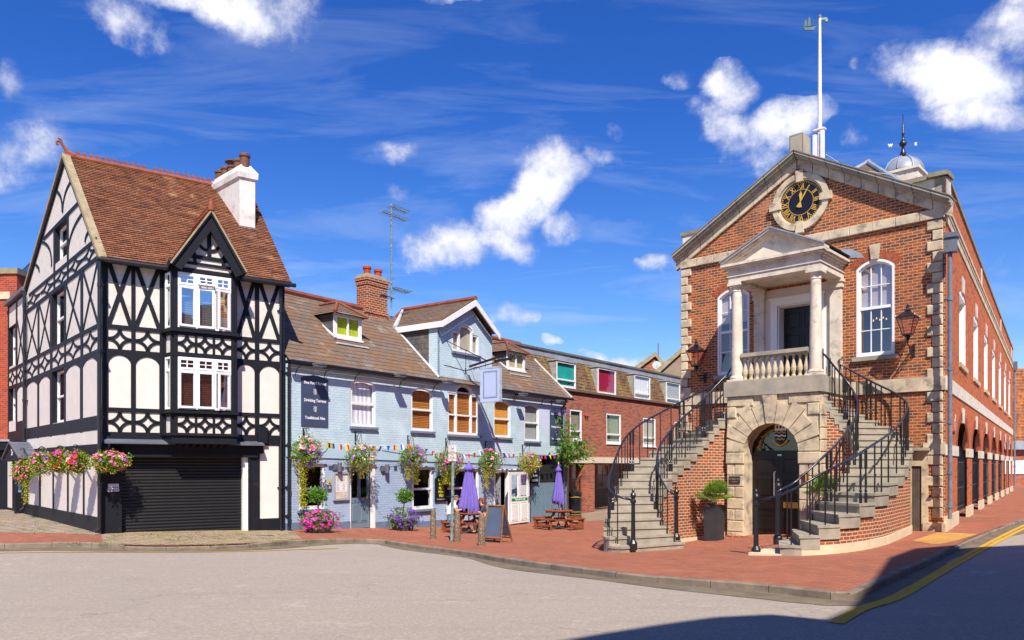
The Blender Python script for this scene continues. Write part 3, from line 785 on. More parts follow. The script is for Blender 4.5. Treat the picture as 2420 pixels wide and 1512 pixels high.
for grp in (((255, 310), (319.5, 377)), ((560, 602), (612, 660))):
    holes = [archp(TF.u(a)+.01, TF.u(b)-.01, 3.20, 4.36, .20, 8) for a, b in grp]
    xa, xb = TF.u(grp[0][0])-.05, TF.u(grp[1][1])+.05
    mb.wall(rectp(xa, xb, 3.19, 4.60), holes, -.034, .03)
    mw.box(xa+.06, xb-.06, -.012, .0, 3.19, 4.60)
mb.build('arcade_frame', M_black, house, TF); mw.build('infill_panel', M_smooth, house, TF)
# --- bay window, two storeys, splayed cheeks
PB = .6
bx0, bx1 = TF.u(411, PB), TF.u(554, PB)
zl = [7.02, 6.82, 5.33, 5.22, 4.69, 4.58, 3.18, 3.06, 2.56, 2.44, 2.28]
def baycut(z0, z1, e=0.0): # plan outline of the bay between two heights
    return [(b0s-e, 0), (bx0-e, -PB-e), (bx1+e, -PB-e), (bx1+.10+e, 0)]
mb = MB()
def slab(mb, z0, z1, e):
    pl = baycut(0, 0, e); n = 4
    vs = [(x, y, z0) for x, y in pl]+[(x, y, z1) for x, y in pl]
    mb.add(vs, [(0, 1, 5, 4), (1, 2, 6, 5), (2, 3, 7, 6), (4, 5, 6, 7), (3, 2, 1, 0), (3, 0, 4, 7)])
slab(mb, 4.69, 5.22, -.01); slab(mb, 2.56, 3.06, -.01); slab(mb, 6.83, 7.06, -.01)
bay = mb.build('bay_window', M_rough, house, TF)
mb = MB()
for z0, z1, e in ((5.22, 5.30, .10), (5.14, 5.22, .03), (3.08, 3.15, .10), (2.99, 3.08, .02), (2.49, 2.56, .10), (2.28, 2.49, .05), (4.58, 4.69, .012), (6.82, 6.93, .012)):
    slab(mb, z0, z1, e)
for x in (bx0, bx1-.09): mb.box(x, x+.09, -PB-.015, -PB+.06, 2.5, 7.0)
mb.box(bx0-.075, bx0, -PB+.03, -PB+.09, 2.5, 7.0); mb.box(b0s-.03, b0s+.03, -.12, 0, 2.5, 7.0); mb.box(bx1, bx1+.07, -PB+.01, 0, 2.56, 7.0)
for zl_, zh_ in ((4.71, 5.13), (2.58, 2.99)):
    for k in range(3):
        w = (bx1-bx0-.18)/3; xa = bx0+.09+k*w
        quatre(mb, xa, xa+w, zl_, zh_, .07, -PB-.02, -PB+.005)
        if k: mb.box(xa-.03, xa+.03, -PB-.022, -PB, zl_-.02, zh_+.02)
# moulded brackets below the bay
for k in range(8):
    x = bx0+.1+k*(bx1-bx0-.3)/7; mb.prism([(x, 2.28), (x+.09, 2.28), (x+.09, 2.20), (x, 2.20)], -PB+.02, -.2)
mb.build('bay_timber', M_black, bay, TF)
MB().box(bx0+.05, bx1-.05, -.04, -.02, 3.1, 6.9).build('interior_backing', M_dim, bay, TF)
def casement(par, x0, x1, z0, z1, y, ang=0.0, hinge='l', fill=None, grid=False, g=None, top=0.0, fw=.055):
    """opening light; turned outward on its side or top hinge"""
    w, h = x1-x0, z1-z0
    o_ = MB().wall(rectp(0, w, 0, h), [rectp(fw, w-fw, fw, h-fw)], 0, .05, back=.05)
    if grid: o_.box(w/2-.012, w/2+.012, .01, .04, fw, h-fw); o_.box(fw, w-fw, .01, .04, h/2-.010, h/2+.010)
    if hinge == 'l': M = Matrix.Translation((x0, y, z0)) @ Matrix.Rotation(-ang, 4, 'Z')
    elif hinge == 'r': M = Matrix.Translation((x1, y, z0)) @ Matrix.Rotation(ang, 4, 'Z') @ Matrix.Translation((-w, 0, 0))
    else: M = Matrix.Translation((x0, y, z1)) @ Matrix.Rotation(-ang, 4, 'X') @ Matrix.Translation((0, 0, -h))
    FM = TF.M @ M
    c = o_.build('casement', M_white, par, FM)
    MB().quad((fw, .03, fw), (w-fw, .03, fw), (w-fw, .03, h-fw), (fw, .03, h-fw)).build('pane', g or M_glassr, par, FM)
for (z0, z1, fills, openl) in ((5.34, 6.80, (M_blindw, M_blindw, M_blind), True), (3.19, 4.57, (M_blindd, M_blindd, M_blindd), False)):
    xa, xb = bx0+.09, bx1-.09; y = -PB+.0; zt = z1-.36
    xs = [xa, xa+(xb-xa)*.345, xa+(xb-xa)*.69, xb]
    holes = []
    for k in range(3):
        holes += [rectp(xs[k]+.04, xs[k+1]-.04, zt+.05, z1-.05), rectp(xs[k]+.04, xs[k+1]-.04, z0+.05, zt-.02)]
    MB().wall(rectp(xa, xb, z0, z1), holes, y, .07, back=.07).build('window_frame', M_white, bay, TF)
    for k in range(3):
        op = .0
        casement(bay, xs[k]+.03, xs[k+1]-.03, zt+.04, z1-.04, y-.02, R(24) if (openl and k == 1) else 0, 't' if (openl and k == 1) else 'l', grid=True, fw=.045)
        if openl: ang, hg = ((R(9), 'r'), (R(3), 'l'), (R(24), 'r'))[k]
        else: ang, hg = ((R(3), 'r'), (0, 'l'), (R(26), 'r'))[k]
        casement(bay, xs[k]+.02, xs[k+1]-.02, z0+.03, zt-.01, y-.035, ang, hg)
        MB().box(xs[k]+.03, xs[k+1]-.03, y+.16, y+.17, z0+.02, z1-.03).build('blind', fills[k], bay, TF)
    # cheek window on the splay
    p0 = Vector((b0s+.02, -.14)); p1 = Vector((bx0-.03, -PB+.12)); dd = (p1-p0); ll = dd.length
    FM = TF.M @ Matrix.Translation((p0.x, p0.y, 0)) @ Matrix.Rotation(math.atan2(dd.y, dd.x), 4, 'Z')
    MB().wall(rectp(0, ll, z0, z1), [rectp(.05, ll-.05, z0+.05, zt-.02), rectp(.05, ll-.05, zt+.05, z1-.05)], -.03, .05, back=.05).build('window_frame', M_white, bay, FM)
    MB().quad((.04, .0, z0+.05), (ll-.04, .0, z0+.05), (ll-.04, 0, z1-.05), (.04, 0, z1-.05)).build('pane', M_glassr, bay, FM)
    MB().box(.03, ll-.03, .06, .07, z0, z1).build('blind', M_blindw, bay, FM)
# bay gable
go = .80
ga = TF.uz(501, 500, go); gl = TF.uz(405, 621, go); gr = TF.uz(579, 642, go)
zf = (gl[1]+gr[1])/2-.02; xm = ga[0]; za = ga[1]; hw = (gr[0]-gl[0])/2; xm = (gr[0]+gl[0])/2*.4+xm*.6
xl, xr = gl[0], gr[0]
MB().prism([(xl+.22, 7.04), (xr-.22, 7.04), (xr-.22, zf+.12), (xm, za-.30), (xl+.22, zf+.12)], -PB, -.02).build('gable_wall', M_rough, house, TF)
mb = MB(); yb = -PB-.03
gap = lambda x: za-.30-(za-.30-zf-.12)*abs(x-xm)/((xr-xl)/2-.22)
mb.box(xl+.25, xr-.25, yb, -PB, 7.03, 7.10); mb.box(xl+.28, xr-.28, yb-.003, -PB, 7.20, 7.30); mb.box(xm-.05, xm+.05, yb-.004, -PB, 7.3, gap(xm))
mb.band([(xm-.05+.0*i-.26*math.sin(math.pi/2*i/6), 7.46+.36*(1-math.cos(math.pi/2*i/6))) for i in range(7)], .075, yb, -PB)
mb.band([(xm+.05+.26*math.sin(math.pi/2*i/6), 7.46+.36*(1-math.cos(math.pi/2*i/6))) for i in range(7)], .085, yb, -PB)
for s in (-1, 1):
    mb.band([(xm+s*.36, 7.10), (xm+s*.37, 7.30), (xm+s*.42, 7.44), (xm+s*.52, 7.56)], .08, yb-.001, -PB)
mb.build('gable_timber', M_black, house, TF)
mb = MB()
for s, xe, ze in ((-1, xl, gl[1]), (1, xr, gr[1])):
    e = Vector((xe, zf)); a = Vector((xm, za)); d = (a-e).normalized(); nn = Vector((-d.y, d.x))*(-1 if s > 0 else 1)
    if nn.y > 0: nn = -nn
    for (o0, o1, yy) in ((.0, .22, -go), (.22, .28, -go-.04), (-.0, .05, -go-.05)):
        p = [e+nn*o0, a+nn*o0*1.0, a+nn*o1, e+nn*o1]
        xc = xm
        q = []
        for i, v in enumerate(p):
            q.append((v.x, v.y))
        # mitre at the apex
        q[1] = (xm, za-o0/abs(nn.y)); q[2] = (xm, za-o1/abs(nn.y))
        mb.prism(q if s < 0 else q[::-1], yy, yy+.06)
mb.build('bargeboard', M_black, house, TF)
# --- roofs
ap = TS.uz(155, 368); apw = TS.w(ap[0], 0, ap[1]); apl = TF.M.inverted() @ apw
xa_, ya_, za_ = apl.x, apl.y, apl.z
ft = TS.uz(62, 686); ftl = TF.M.inverted() @ TS.w(ft[0], 0, ft[1])
mb = MB()
ea = Vector((-.07, -.28, ZE-.16)); eb = Vector((LF+.14, -.28, ZE-.16)); ra = Vector((xa_-.07, ya_, za_)); rb = Vector((LF+.14, ya_, za_))
mb.slope(ea, eb, ra, rb, .105, .028, jit=.007)
bk = Vector((ftl.x-.07, ftl.y, ftl.z)); bk2 = Vector((LF+.14, ftl.y, ftl.z))
mb.slope(bk2, bk, rb, ra, .2, .02)
roof = mb.build('roof', M_tile, house, TF)
slope_z = lambda y: ea.z+(za_-ea.z)*(y-ea.y)/(ya_-ea.y)
mb = MB(); yv = ea.y+(za-ea.z)/(za_-ea.z)*(ya_-ea.y)
mb.slope((xl-.03, -.2, gl[1]), (xl-.03, -go-.06, gl[1]), (xm, yv, za+.03), (xm, -go-.06, za+.03), .105, .02)
mb.slope((xr+.03, -go-.06, gr[1]), (xr+.03, -.2, gr[1]), (xm, -go-.06, za+.03), (xm, yv, za+.03), .105, .02)
mb.build('gable_roof', M_tile, house, TF)
mb = MB()
for e in ((xl-.03, gl[1]), (xr+.03, gr[1])):
    mb.band([(e[0], e[1]-.02), (xm, za+.02)], .045, -go-.075, -go+.02)
mb.build('verge', M_verge, house, TF)
# ridge, cresting and finial
mb = MB(); n = 34
d = (rb-ra)/n
mb.tube([ra+Vector((0, 0, .0)), rb+Vector((0, 0, .0))], .09, 8)
for k in range(n):
    p = ra+d*(k+.5)
    if k < 2 or k in (14, 30, 31, 32, 33): continue
    s = .62+.1*((k*7) % 3)/3
    pr = [(-.10, 0), (-.05, .05), (-.02, .10), (-.06, .10), (-.09, .15), (-.05, .19), (-.03, .17), (0, .26), (.03, .17), (.05, .19), (.09, .15), (.06, .10), (.02, .10), (.05, .05), (.10, 0)]
    mb.prism([(p.x+x*.72, p.z+.06+z*s) for x, z in pr], p.y-.015, p.y+.015)
mb.tube([ra+Vector((.30, 0, .03)), ra+Vector((.12, 0, .12)), ra+Vector((.04, 0, .24)), ra+Vector((-.03, 0, .34)), ra+Vector((-.10, 0, .40)), ra+Vector((-.16, 0, .36)), ra+Vector((-.15, 0, .29)), ra+Vector((-.10, 0, .28))], [.10, .07, .045, .04, .035, .035, .03, .035], 8)
mb.tube([ra+Vector((-.02, 0, .34)), ra+Vector((-.05, 0, .44)), ra+Vector((-.12, 0, .48))], [.035, .03, .025], 6)
mb.build('ridge_cresting', M_terra, roof, TF)
mb = MB(); mb.tube([(xm, -go-.05, za+.04), (xm, yv-.1, za+.04)], .06, 8)
for k in range(11):
    y = -go+.15+k*(yv+go-.4)/11; mb.prism([(xm-.015, za+.08), (xm+.015, za+.08), (xm+.015, za+.20), (xm-.015, za+.20)], y-.05, y+.04)
    mb.tube([(xm, y-.055, za+.20), (xm, y+.045, za+.20)], .035, 6)
mb.tube([(xm, -go-.02, za+.02), (xm, -go-.02, za+.2), (xm, -go-.02, za+.34)], [.09, .06, .02], 8)
mb.build('ridge_cresting', M_terra, roof, TF)
mb = MB()
wa = TS.M.inverted() @ (TF.M @ ea); wr = (ap[0], ap[1]); TSi = TS.M.inverted()
cor = TSi @ (TF.M @ Vector((-.05, -.28, ZE-.18)))
mb.band([(cor.x, cor.z), (ap[0], ap[1]+.02)], .10, -.10, .1); mb.band([(ap[0], ap[1]+.02), (ft[0], ft[1])], .10, -.10, .1)
mb.build('verge', M_verge, house, TS)
mb = MB()
mb.band([(cor.x-.1, cor.z+.0), (ap[0], ap[1]-.12)], .12, -.07, .0); mb.band([(ap[0], ap[1]-.12), (ft[0]+.08, ft[1]-.05)], .12, -.07, .0)
mb.build('bargeboard', M_black, house, TS)
MB().band([(LF+.12, ea.z-.0), (LF+.121, ea.z-.01)], .1, -.3, -.2).build('verge', M_verge, house, TF)
# gutter and fascia
mb = MB()
for a, b in ((-.12, gl[0]+.05), (gr[0]-.08, LF+.22)):
    mb.tube([(a, -.34, ZE-.19), (b, -.34, ZE-.19)], .06, 8); mb.box(a+.1, b-.08, -.28, -.02, ZE-.20, ZE-.10)
mb.tube([(xl-.02, -.34, ZE-.2), (xl-.02, -go, ZE-.06)], .05, 8); mb.tube([(xr+.0, -.34, ZE-.2), (xr+.02, -go, ZE-.1)], .05, 8)
mb.build('gutter', M_iron, house, TF)
# chimney
cx0, cx1 = TF.u(566, -1.95), TF.u(603, -1.95)
y0c, y1c, shx = 1.95, 4.05, -.42
def shear(mb):
    mb.v = [(x+shx*(y-y0c)/(y1c-y0c), y, z) for x, y, z in mb.v]; return mb
def capring(mb, x0, x1, y0, y1, z0, z1, e0, e1):
    mb.add([(x0-e0, y0-e0, z0), (x1+e0, y0-e0, z0), (x1+e0, y1+e0, z0), (x0-e0, y1+e0, z0), (x0-e1, y0-e1, z1), (x1+e1, y0-e1, z1), (x1+e1, y1+e1, z1), (x0-e1, y1+e1, z1)],
           [(0, 1, 5, 4), (1, 2, 6, 5), (2, 3, 7, 6), (3, 0, 4, 7), (4, 5, 6, 7), (3, 2, 1, 0)])
mb = MB(); mb.box(cx0, cx1, y0c, y1c, 8.0, 10.55)
capring(mb, cx0, cx1, y0c, y1c, 10.50, 10.56, .0, .06); capring(mb, cx0, cx1, y0c, y1c, 10.56, 10.74, .06, .07); capring(mb, cx0, cx1, y0c, y1c, 10.74, 11.0, .07, -.09)
ch = shear(mb).build('chimney', M_render, house, TF)
mb = MB(); mb.box(cx0-.02, cx1+.03, 1.90, 2.1, 8.98, 9.06); mb.build('flashing', M_leadd, ch, TF)
for k, (yy, hh, cowl) in enumerate(((2.12, .42, 0), (2.52, .36, 0), (2.92, .26, 1), (3.36, .34, 0), (3.78, .34, 0))):
    mb = MB(); c = ((cx0+cx1)/2+shx*(yy-y0c)/(y1c-y0c), yy, 10.94)
    mb.lathe([(.15, 0), (.14, hh*.75), (.17, hh*.78), (.17, hh*.95), (.15, hh), (.11, hh)], c, 14)
    if cowl:
        mb.lathe([(.12, hh), (.12, hh+.12)], c, 10); mb.lathe([(.24, hh+.12), (.20, hh+.16), (.02, hh+.22)], c, 14)
    mb.build('chimney_pot', M_pot, ch, TF, smooth=False)
# --- garage: pillar, canopy, lintel, shutter
mb = MB(); mb.box(.01, TF.u(286), -.12, .0, -1.0, 2.30); mb.build('pillar', M_black, house, TF)
mb = MB(); mb.box(TF.u(586), TF.u(612), -.07, 0, -1.0, 2.10); mb.box(TF.u(586), TF.u(590), -.10, -.06, -1.0, 2.0); mb.build('pillar', M_black, house, TF)
mb = MB(); mb.box(TF.u(262), TF.u(606), -.14, .0, 1.93, 2.04); mb.box(TF.u(250), TF.u(620), -.12, .0, 2.04, 2.28); mb.box(TF.u(250), TF.u(618), -.20, -.0, 2.22, 2.285)
mb.build('lintel', M_black, house, TF)
mb = MB(); xa, xb = TF.u(248, .3), TF.u(624, .3)
mb.add([(xa, -.36, 2.30), (xb, -.36, 2.30), (xb, 0, 2.40), (xa, 0, 2.40), (xa, -.36, 2.26), (xb, -.36, 2.26), (xb, 0, 2.27), (xa, 0, 2.27)], [(0, 1, 2, 3), (4, 5, 1, 0), (5, 6, 2, 1), (7, 4, 0, 3), (7, 6, 5, 4)])
mb.build('canopy', M_leadd, house, TF)
mb = MB(); z = -.4; sx0, sx1 = gx0, TF.u(573)
while z < 1.95:
    a = []
    for i in range(5): t = math.pi*i/4; a.append((z+.085*i/4, .14-.022*math.sin(t)))
    for (za1, ya1), (zb1, yb1) in zip(a[:-1], a[1:]): mb.quad((sx0, ya1, za1), (sx1, ya1, za1), (sx1, yb1, zb1), (sx0, yb1, zb1))
    z += .085
mb.build('roller_shutter', flat('black shutter slats', (.007, .007, .009), .40, .3, 3, .1, 40, spec=.4), house, TF)
MB().box(TF.u(573.5), TF.u(585.5), -.02, .12, -1.0, 1.93).build('door_jamb', M_whitepaint, house, TF)
mb = MB(); mb.box(TF.u(612), TF.u(658), -.012, 0, .18, 2.26); mb.build('infill_panel', M_smooth, house, TF)
mb = MB(); mb.box(TF.u(612)-.02, LF, -.04, 0, -1.0, .18); mb.box(TF.u(658), LF, -.03, 0, .18, 2.3); mb.build('plinth', M_black, house, TF)
downpipe(house, TF, TF.u(664, .1), gz(-6.4, 22)-.02, ZE-.2, .09)
# --- side wall
wins = [(131, 160, 7.86, 8.93), (124.5, 153.5, 5.36, 7.0), (124.5, 153.5, 3.0, 4.60), (22, 38.5, 5.46, 6.95), (22, 38.5, 3.38, 4.72)]
holes = [rectp(su_(a), su_(b), c, d) for a, b, c, d in wins]
u61 = su_(61)
MB().wall([(0, -1.2), (LS, -1.2), (LS, ZE), (ap[0], ap[1]-.05), (ft[0], 7.85), (0, 7.9)], holes, 0, .15).build('side_wall', M_rough, house, TS)
for i, (a, b, c, d) in enumerate(wins):
    xa, xb = su_(a), su_(b)
    MB().box(xa, xa+.02, -.026, .15, c, d).box(xb-.02, xb, -.026, .15, c, d).box(xa, xb, -.026, .15, d-.02, d).build('reveal', M_black, house, TS)
    MB().box(xa-.3, xb+.3, .8, .85, c-.2, d+.1).build('interior_backing', M_dark, house, TS)
    w = window(house, TS, xa+.02, xb-.0, c, d, .12, .07, tran=(.5,), mull=(), fill=None, fillgap=.2, fmat=M_white, gmat=M_glass, sill=(0, -.10, .05, M_whitepaint))
mb = MB(); y0, y1 = -.025, 0
P5 = [(232.5, 237), (192, 197), (153.5, 156.5), (120, 124.5), (90.5, 93.5), (58, 63), (39, 41.5), (20, 22)]
for a, b in P5:
    zt = 7.0 if a > 60 else 7.9
    mb.box(su_(a), su_(b), y0, y1, 2.6, zt)
for a, b in ((160, 163), (128, 131)): mb.box(su_(a), su_(b), y0, y1, 7.0, 9.0)
# rails; gaps at windows are avoided by stopping each at the openings
def rail(z0, z1, segs):
    for a, b in segs: mb.box(su_(a), su_(b), y0-.003, y1, z0, z1)
rail(7.00, 7.12, [(63, 237)]); rail(7.52, 7.62, [(70, 229)]); rail(8.94, 9.04, [(104, 190)])
rail(5.25, 5.36, [(22, 237)]); rail(4.60, 4.70, [(22, 237)]); rail(2.62, 2.98, [(20, 237)]); rail(2.0, 2.26, [(60, 237)]); rail(-1, .36, [(62, 237)]); rail(7.72, 7.9, [(20, 62)])
segs = [(197, 232.5), (156.5, 192), (93.5, 120), (63, 90.5)]
for a, b in segs+[(124.5, 153.5), (41.5, 58), (22, 39)]:
    quatre(mb, su_(a), su_(b), 4.70, 5.25, .07, y0+.003, y1, 6)
for a, b in [(197, 227), (163, 196), (131, 162), (97, 128), (66, 95)]:
    quatre(mb, su_(a), su_(b), 7.12, 7.52, .065, y0+.003, y1, 6)
for a, b in segs+[(41.5, 58)]: cross(mb, su_(a)+.02, su_(b)-.02, 5.38, 6.99, .10, y0+.004, y1)
for a in (39, 30): pass
# curved braces in the gable
def arc2(pts, w=.09):
    P0, P1, P2 = [Vector(TS.uz(*p)) for p in pts]
    mb.band([tuple(P0*(1-t)**2+P1*2*t*(1-t)+P2*t*t) for t in [i/9 for i in range(10)]], w, y0+.002, y1)
arc2([(161, 602), (164, 545), (197, 502)]); arc2([(202, 573), (203, 555), (213, 545)]); arc2([(123, 630), (124, 575), (99, 572)])
arc2([(93, 643), (95, 632), (85, 626)]); arc2([(149, 503), (150, 455), (169, 428)]); arc2([(148, 500), (149, 462), (135, 452)])
# ground floor posts with arched infill
mb.build('timber_frame', M_black, house, TS)
mb = MB(); holes = []
for a, b in ((41.8, 58), (63.5, 90), (94, 120), (157, 191.5), (197.5, 232)): holes.append(archp(su_(a), su_(b), 2.99 if a > 45 else 3.3, 4.38, .17, 8))
mb.wall([(su_(41), 2.98), (su_(124.4), 2.98), (su_(124.4), 4.6), (su_(41), 4.6)], holes[:3], -.028, .025)
mb.wall([(su_(154), 2.98), (su_(235), 2.98), (su_(235), 4.6), (su_(154), 4.6)], holes[3:], -.028, .025)
h2 = [archp(su_(a), su_(b), .37, 1.82, .14, 8) for a, b in ((68, 94), (98, 126), (129, 160.5), (164, 198), (201.5, 233))]
mb.wall([(su_(62), .36), (su_(235.5), .36), (su_(235.5), 2.0), (su_(62), 2.0)], h2, -.028, .025)
mb.build('arcade_frame', M_black, house, TS)
mb = MB()
mb.box(su_(42), su_(124), -.012, -.002, 2.99, 4.5); mb.box(su_(155), su_(234), -.012, -.002, 2.99, 4.5); mb.box(su_(64), su_(234), -.012, -.002, .36, 1.99); mb.box(su_(64), su_(235.5), -.02, -.001, 2.26, 2.62); mb.box(su_(20), su_(39), -.012, -.002, 2.98, 3.36)
mb.build('infill_panel', M_smooth, house, TS)
mb = MB(); mb.box(LS-.16, LS+.02, -.03, .0, -1, 7.05); mb.build('corner_post', M_black, house, TS)
downpipe(house, TS, su_(235.5, .09), .02, ZE-.15, .09); downpipe(house, TS, su_(57, .12), .15, 7.75, .12, brk=(.12, .3, .5, .72, .93))
mb = MB(); mb.box(-.0, su_(64), -.16, .2, 7.80, 7.93); mb.box(-.1, su_(62), .2, 2.2, 7.82, 7.90); mb.build('flat_roof', M_leadd, house, TS)
MB().box(0, u61, .9, 2.2, 5.5, 7.8).build('rear_wing_wall', M_dark, house, TS)
# house door with small leaded canopy
ax, az = TS.uz(26, 1046, .55); lx = TS.u(9, .55); rx = TS.u(50, .55); bz = TS.z(28, 1083, .55)
mb = MB(); mb.prism([(lx, bz), (rx, bz), (ax, az)], -.55, -.50); mb.box(lx, rx, -.58, -.02, bz-.08, bz); door_c = mb.build('door_canopy', M_black, house, TS)
mb = MB(); mb.slope((rx+.08, -.6, bz-.03), (rx+.08, 0, bz-.03), (ax, -.6, az+.03), (ax, 0, az+.03), .3, .01); mb.slope((lx-.08, 0, bz-.03), (lx-.08, -.6, bz-.03), (ax, 0, az+.03), (ax, -.6, az+.03), .3, .01)
mb.band([(lx-.08, bz-.02), (ax, az+.02)], .05, -.62, -.55); mb.band([(rx+.08, bz-.02), (ax, az+.02)], .05, -.62, -.55)
mb.build('canopy_roof', M_leadd, door_c, TS)
text('house_number', '26', .30, M_signtxt, door_c, TS, (lx+rx)/2-.02, -.555, bz+.19, .003)
mb = MB(); mb.box(su_(16), su_(30), -.02, 0, .1, 1.85); mb.build('infill_panel', M_smooth, house, TS)
mb = MB(); mb.box(su_(38), su_(47), -.03, 0, -1, 1.95)
mb.build('front_door', flat('dark blue door', (.02, .03, .05), .35, .2, 3, spec=.5), house, TS)
MB().box(su_(47), su_(52), -.05, 0, -.6, 1.7).build('door_jamb', flat('pale blue jamb', (.30, .42, .48), .5), house, TS)
MB().box(su_(10), su_(62), -.018, -.0, -1.0, 2.62).build('dado', M_black, house, TS)
MB().box(su_(55.2)-.18, su_(55.2)+.05, -.25, 0, -1, .75).build('pipe_casing', M_black, house, TS)
# --- red brick neighbour beyond the side wall, blue roof railing
NB = Fac(-160, 29.6, -30000, 40)
nb = thing('brick_building', 'red brick building with stone band and black shopfront at the far left edge', 'building', NB)
MB().box(0, NB.L, 0, 6, 2.55, 9.1).build('wall', M_leftb, nb, NB)
mb = MB(); mb.box(-.1, NB.L+.08, -.08, 6.1, 9.1, 9.32); mb.build('coping', M_coping, nb, NB)
mb = MB(); mb.box(0, NB.L-.25, -.06, 0, NB.z(10, 707), NB.z(10, 690)); mb.build('stone_band', M_stone, nb, NB)
mb = MB(); mb.box(0, NB.L+.02, -.10, 0, -1, 2.45); mb.box(0, NB.L+.05, -.35, 0, 2.30, 2.62)
for k in range(4): mb.box(NB.L-.9*k-.1, NB.L-.9*k, -.14, -.1, -1, 2.3)
mb.build('shopfront', M_black, nb, NB)
MB().box(0, NB.L+.08, -.40, .0, 2.62, 2.70).build('fascia_ledge', flat('grey ledge', (.33, .31, .32), .8), nb, NB)
M_blue = flat('blue railing paint', (.02, .10, .36), .4, .1)
a, b = P(36, 655, 31.8), P(84, 612, 28.9); b.z = a.z
rl = thing('roof_railing', 'bright blue metal railing with a scroll on the flat roof behind the timber gable', 'railing', loc=a)
mb = MB(); up = Vector((0, 0, 1)); av, bv = Vector((0, 0, 0)), b-a
mb.tube([av, bv], .035, 6); mb.tube([av-up*.12, bv-up*.12], .02, 6); mb.tube([av-up*1.0, bv-up*1.0], .02, 6); mb.build('rail', M_blue, rl)
for k in range(17):
    p = av.lerp(bv, k/16); mb = MB(); mb.tube([p-up*1.1, p], .03 if k % 8 == 0 else .014, 6)
    if k == 10: mb.tube([p+(bv*.02)+up*(-.45+.12*math.sin(t)) + bv*(.02*math.cos(t)) for t in [i*.6 for i in range(10)]], .018, 5)
    mb.build('baluster', M_blue, rl)
# ================================================================== pale blue inn
PF = Fac(675, 22.2, 2500, 1338); LP = PF.L; pu = PF.u; pz = PF.z
pub = thing('blue_inn', 'pale blue painted brick inn with slate roof, dormers and white sash windows', 'pub', PF)
EP = 4.85
gxa, gxb = pu(1034), pu(1163); gapz = pz(1109, 722)
gzl, gzr = 6.80, 6.80
def R4(a, b, c, d): x0, x1, z0, z1 = PF.rect(a, b, c, d); return x0, x1, z0, z1
Wn = {'W1': R4(829, 887.5, 898, 1009), 'W2': R4(972, 1023, 917, 1019), 'W3': R4(1167, 1206.5, 945, 1034), 'W4': R4(1239.5, 1274, 954, 1043)}
G1 = R4(706, 768, 1096, 1204); G2 = R4(975, 1023.5, 1104, 1203); G3 = R4(1055, 1132, 1108, 1200)
V1 = R4(1059, 1132, 931, 1028); V1top = pz(1096, 909); V0 = R4(1069, 1131, 787, 835); V0top = pz(1098, 767)
D1 = R4(828, 886, 1100, 1249); D2 = R4(1168, 1203, 1111, 1240)
cV = lambda V: (V[0]+(V[1]-V[0])*.27, V[0]+(V[1]-V[0])*.75)
def venout(V, top, e=0.0):
    a, b = cV(V); zs = V[3]+.05; w = (b-a)/2
    pts = [(V[0]-e, V[2]), (V[1]+e, V[2]), (V[1]+e, V[3]+e), (b+.03+e, V[3]+e)]
    c = (a+b)/2
    for i in range(11):
        t = math.pi*i/10; pts.append((c+(w+.03+e)*math.cos(t), zs+(top-zs)*math.sin(t)))
    pts += [(a-.03-e, V[3]+e), (V[0]-e, V[3]+e)]
    return pts
rise = .11
upper_holes = [archp(w[0], w[1], w[2], w[3]-rise, rise, 6) for w in Wn.values()]+[venout(V1, V1top), venout(V0, V0top)]
bl, br = 1.96, 1.72
xr_ = pu(1253); zrec = 2.14
outer = [(0, bl), (xr_, br), (xr_, zrec), (pu(1329), zrec), (pu(1329), -1.6), (LP, -1.6), (LP, EP), (gxb, EP), (gxb, gzr), (pu(1109), gapz), (gxa, gzl), (gxa, EP), (0, EP)]
MB().wall(outer, upper_holes, 0, .16).build('wall', M_pub, pub, PF)
lower = [(0, -1.6), (xr_, -1.6), (xr_, br), (0, bl)]
MB().wall(lower, [rectp(*G1), rectp(*G2), rectp(*G3), rectp(D1[0], D1[1], -1.0, D1[3]), rectp(D2[0], D2[1], -1.2, D2[3])], .012, .22).build('lower_wall', M_publow, pub, PF)
MB().box(LP-.25, LP, .0, 5.5, -1.6, EP).build('end_wall', M_pub, pub, PF)
backing(pub, PF, .1, xr_, -1.2, 4.7, 1.1); MB().box(gxa+.1, gxb-.1, 1.0, 1.05, 4.6, 7.0).build('interior_backing', M_dark, pub, PF)
MB().add([(0, -.022, bl-.0), (xr_, -.022, br), (xr_, -.022, br+.34), (0, -.022, bl+.42), (0, .0, bl), (xr_, 0, br), (xr_, 0, br+.34), (0, 0, bl+.42)], [(0, 1, 2, 3), (3, 2, 6, 7), (1, 0, 4, 5)]).build('string_band', flat('pale blue render', (.40, .55, .66), .8, .08, 2, .2, 20), pub, PF)
mb = MB()
for a, b, px in ((0, D1[0]-.02, 760), (D1[1]+.02, D2[0]-.05, 1000)):
    n = 6
    for i in range(n):
        xa, xb = a+(b-a)*i/n, a+(b-a)*(i+1)/n; w = PF.w((xa+xb)/2, 0, 0); g = gz(w.x, w.y)
        mb.box(xa, xb+.001*(i < n-1), -.025, .012, -1.5, g+.22)
mb.build('plinth', flat('slate blue plinth', (.15, .21, .32), .8, .2, 3, .2, 30), pub, PF)
S = (.06, .09, .07, M_sill)
fl = {'W1': M_whitec, 'W2': M_blind, 'W3': M_orangeb, 'W4': M_lace}
for k, w in Wn.items():
    ww = window(pub, PF, w[0], w[1], w[2], w[3], .03, .085, rise=rise, tran=(.49,), fill=fl[k], fillgap=.10, fmat=M_whitepaint, gmat=M_glass, sill=S)
    for q in ('catch',): MB().box(w[1]-.13, w[1]-.085, .0, .05, (w[2]+w[3])/2-.05, (w[2]+w[3])/2+.05).build(q, M_whitepaint, ww, PF)
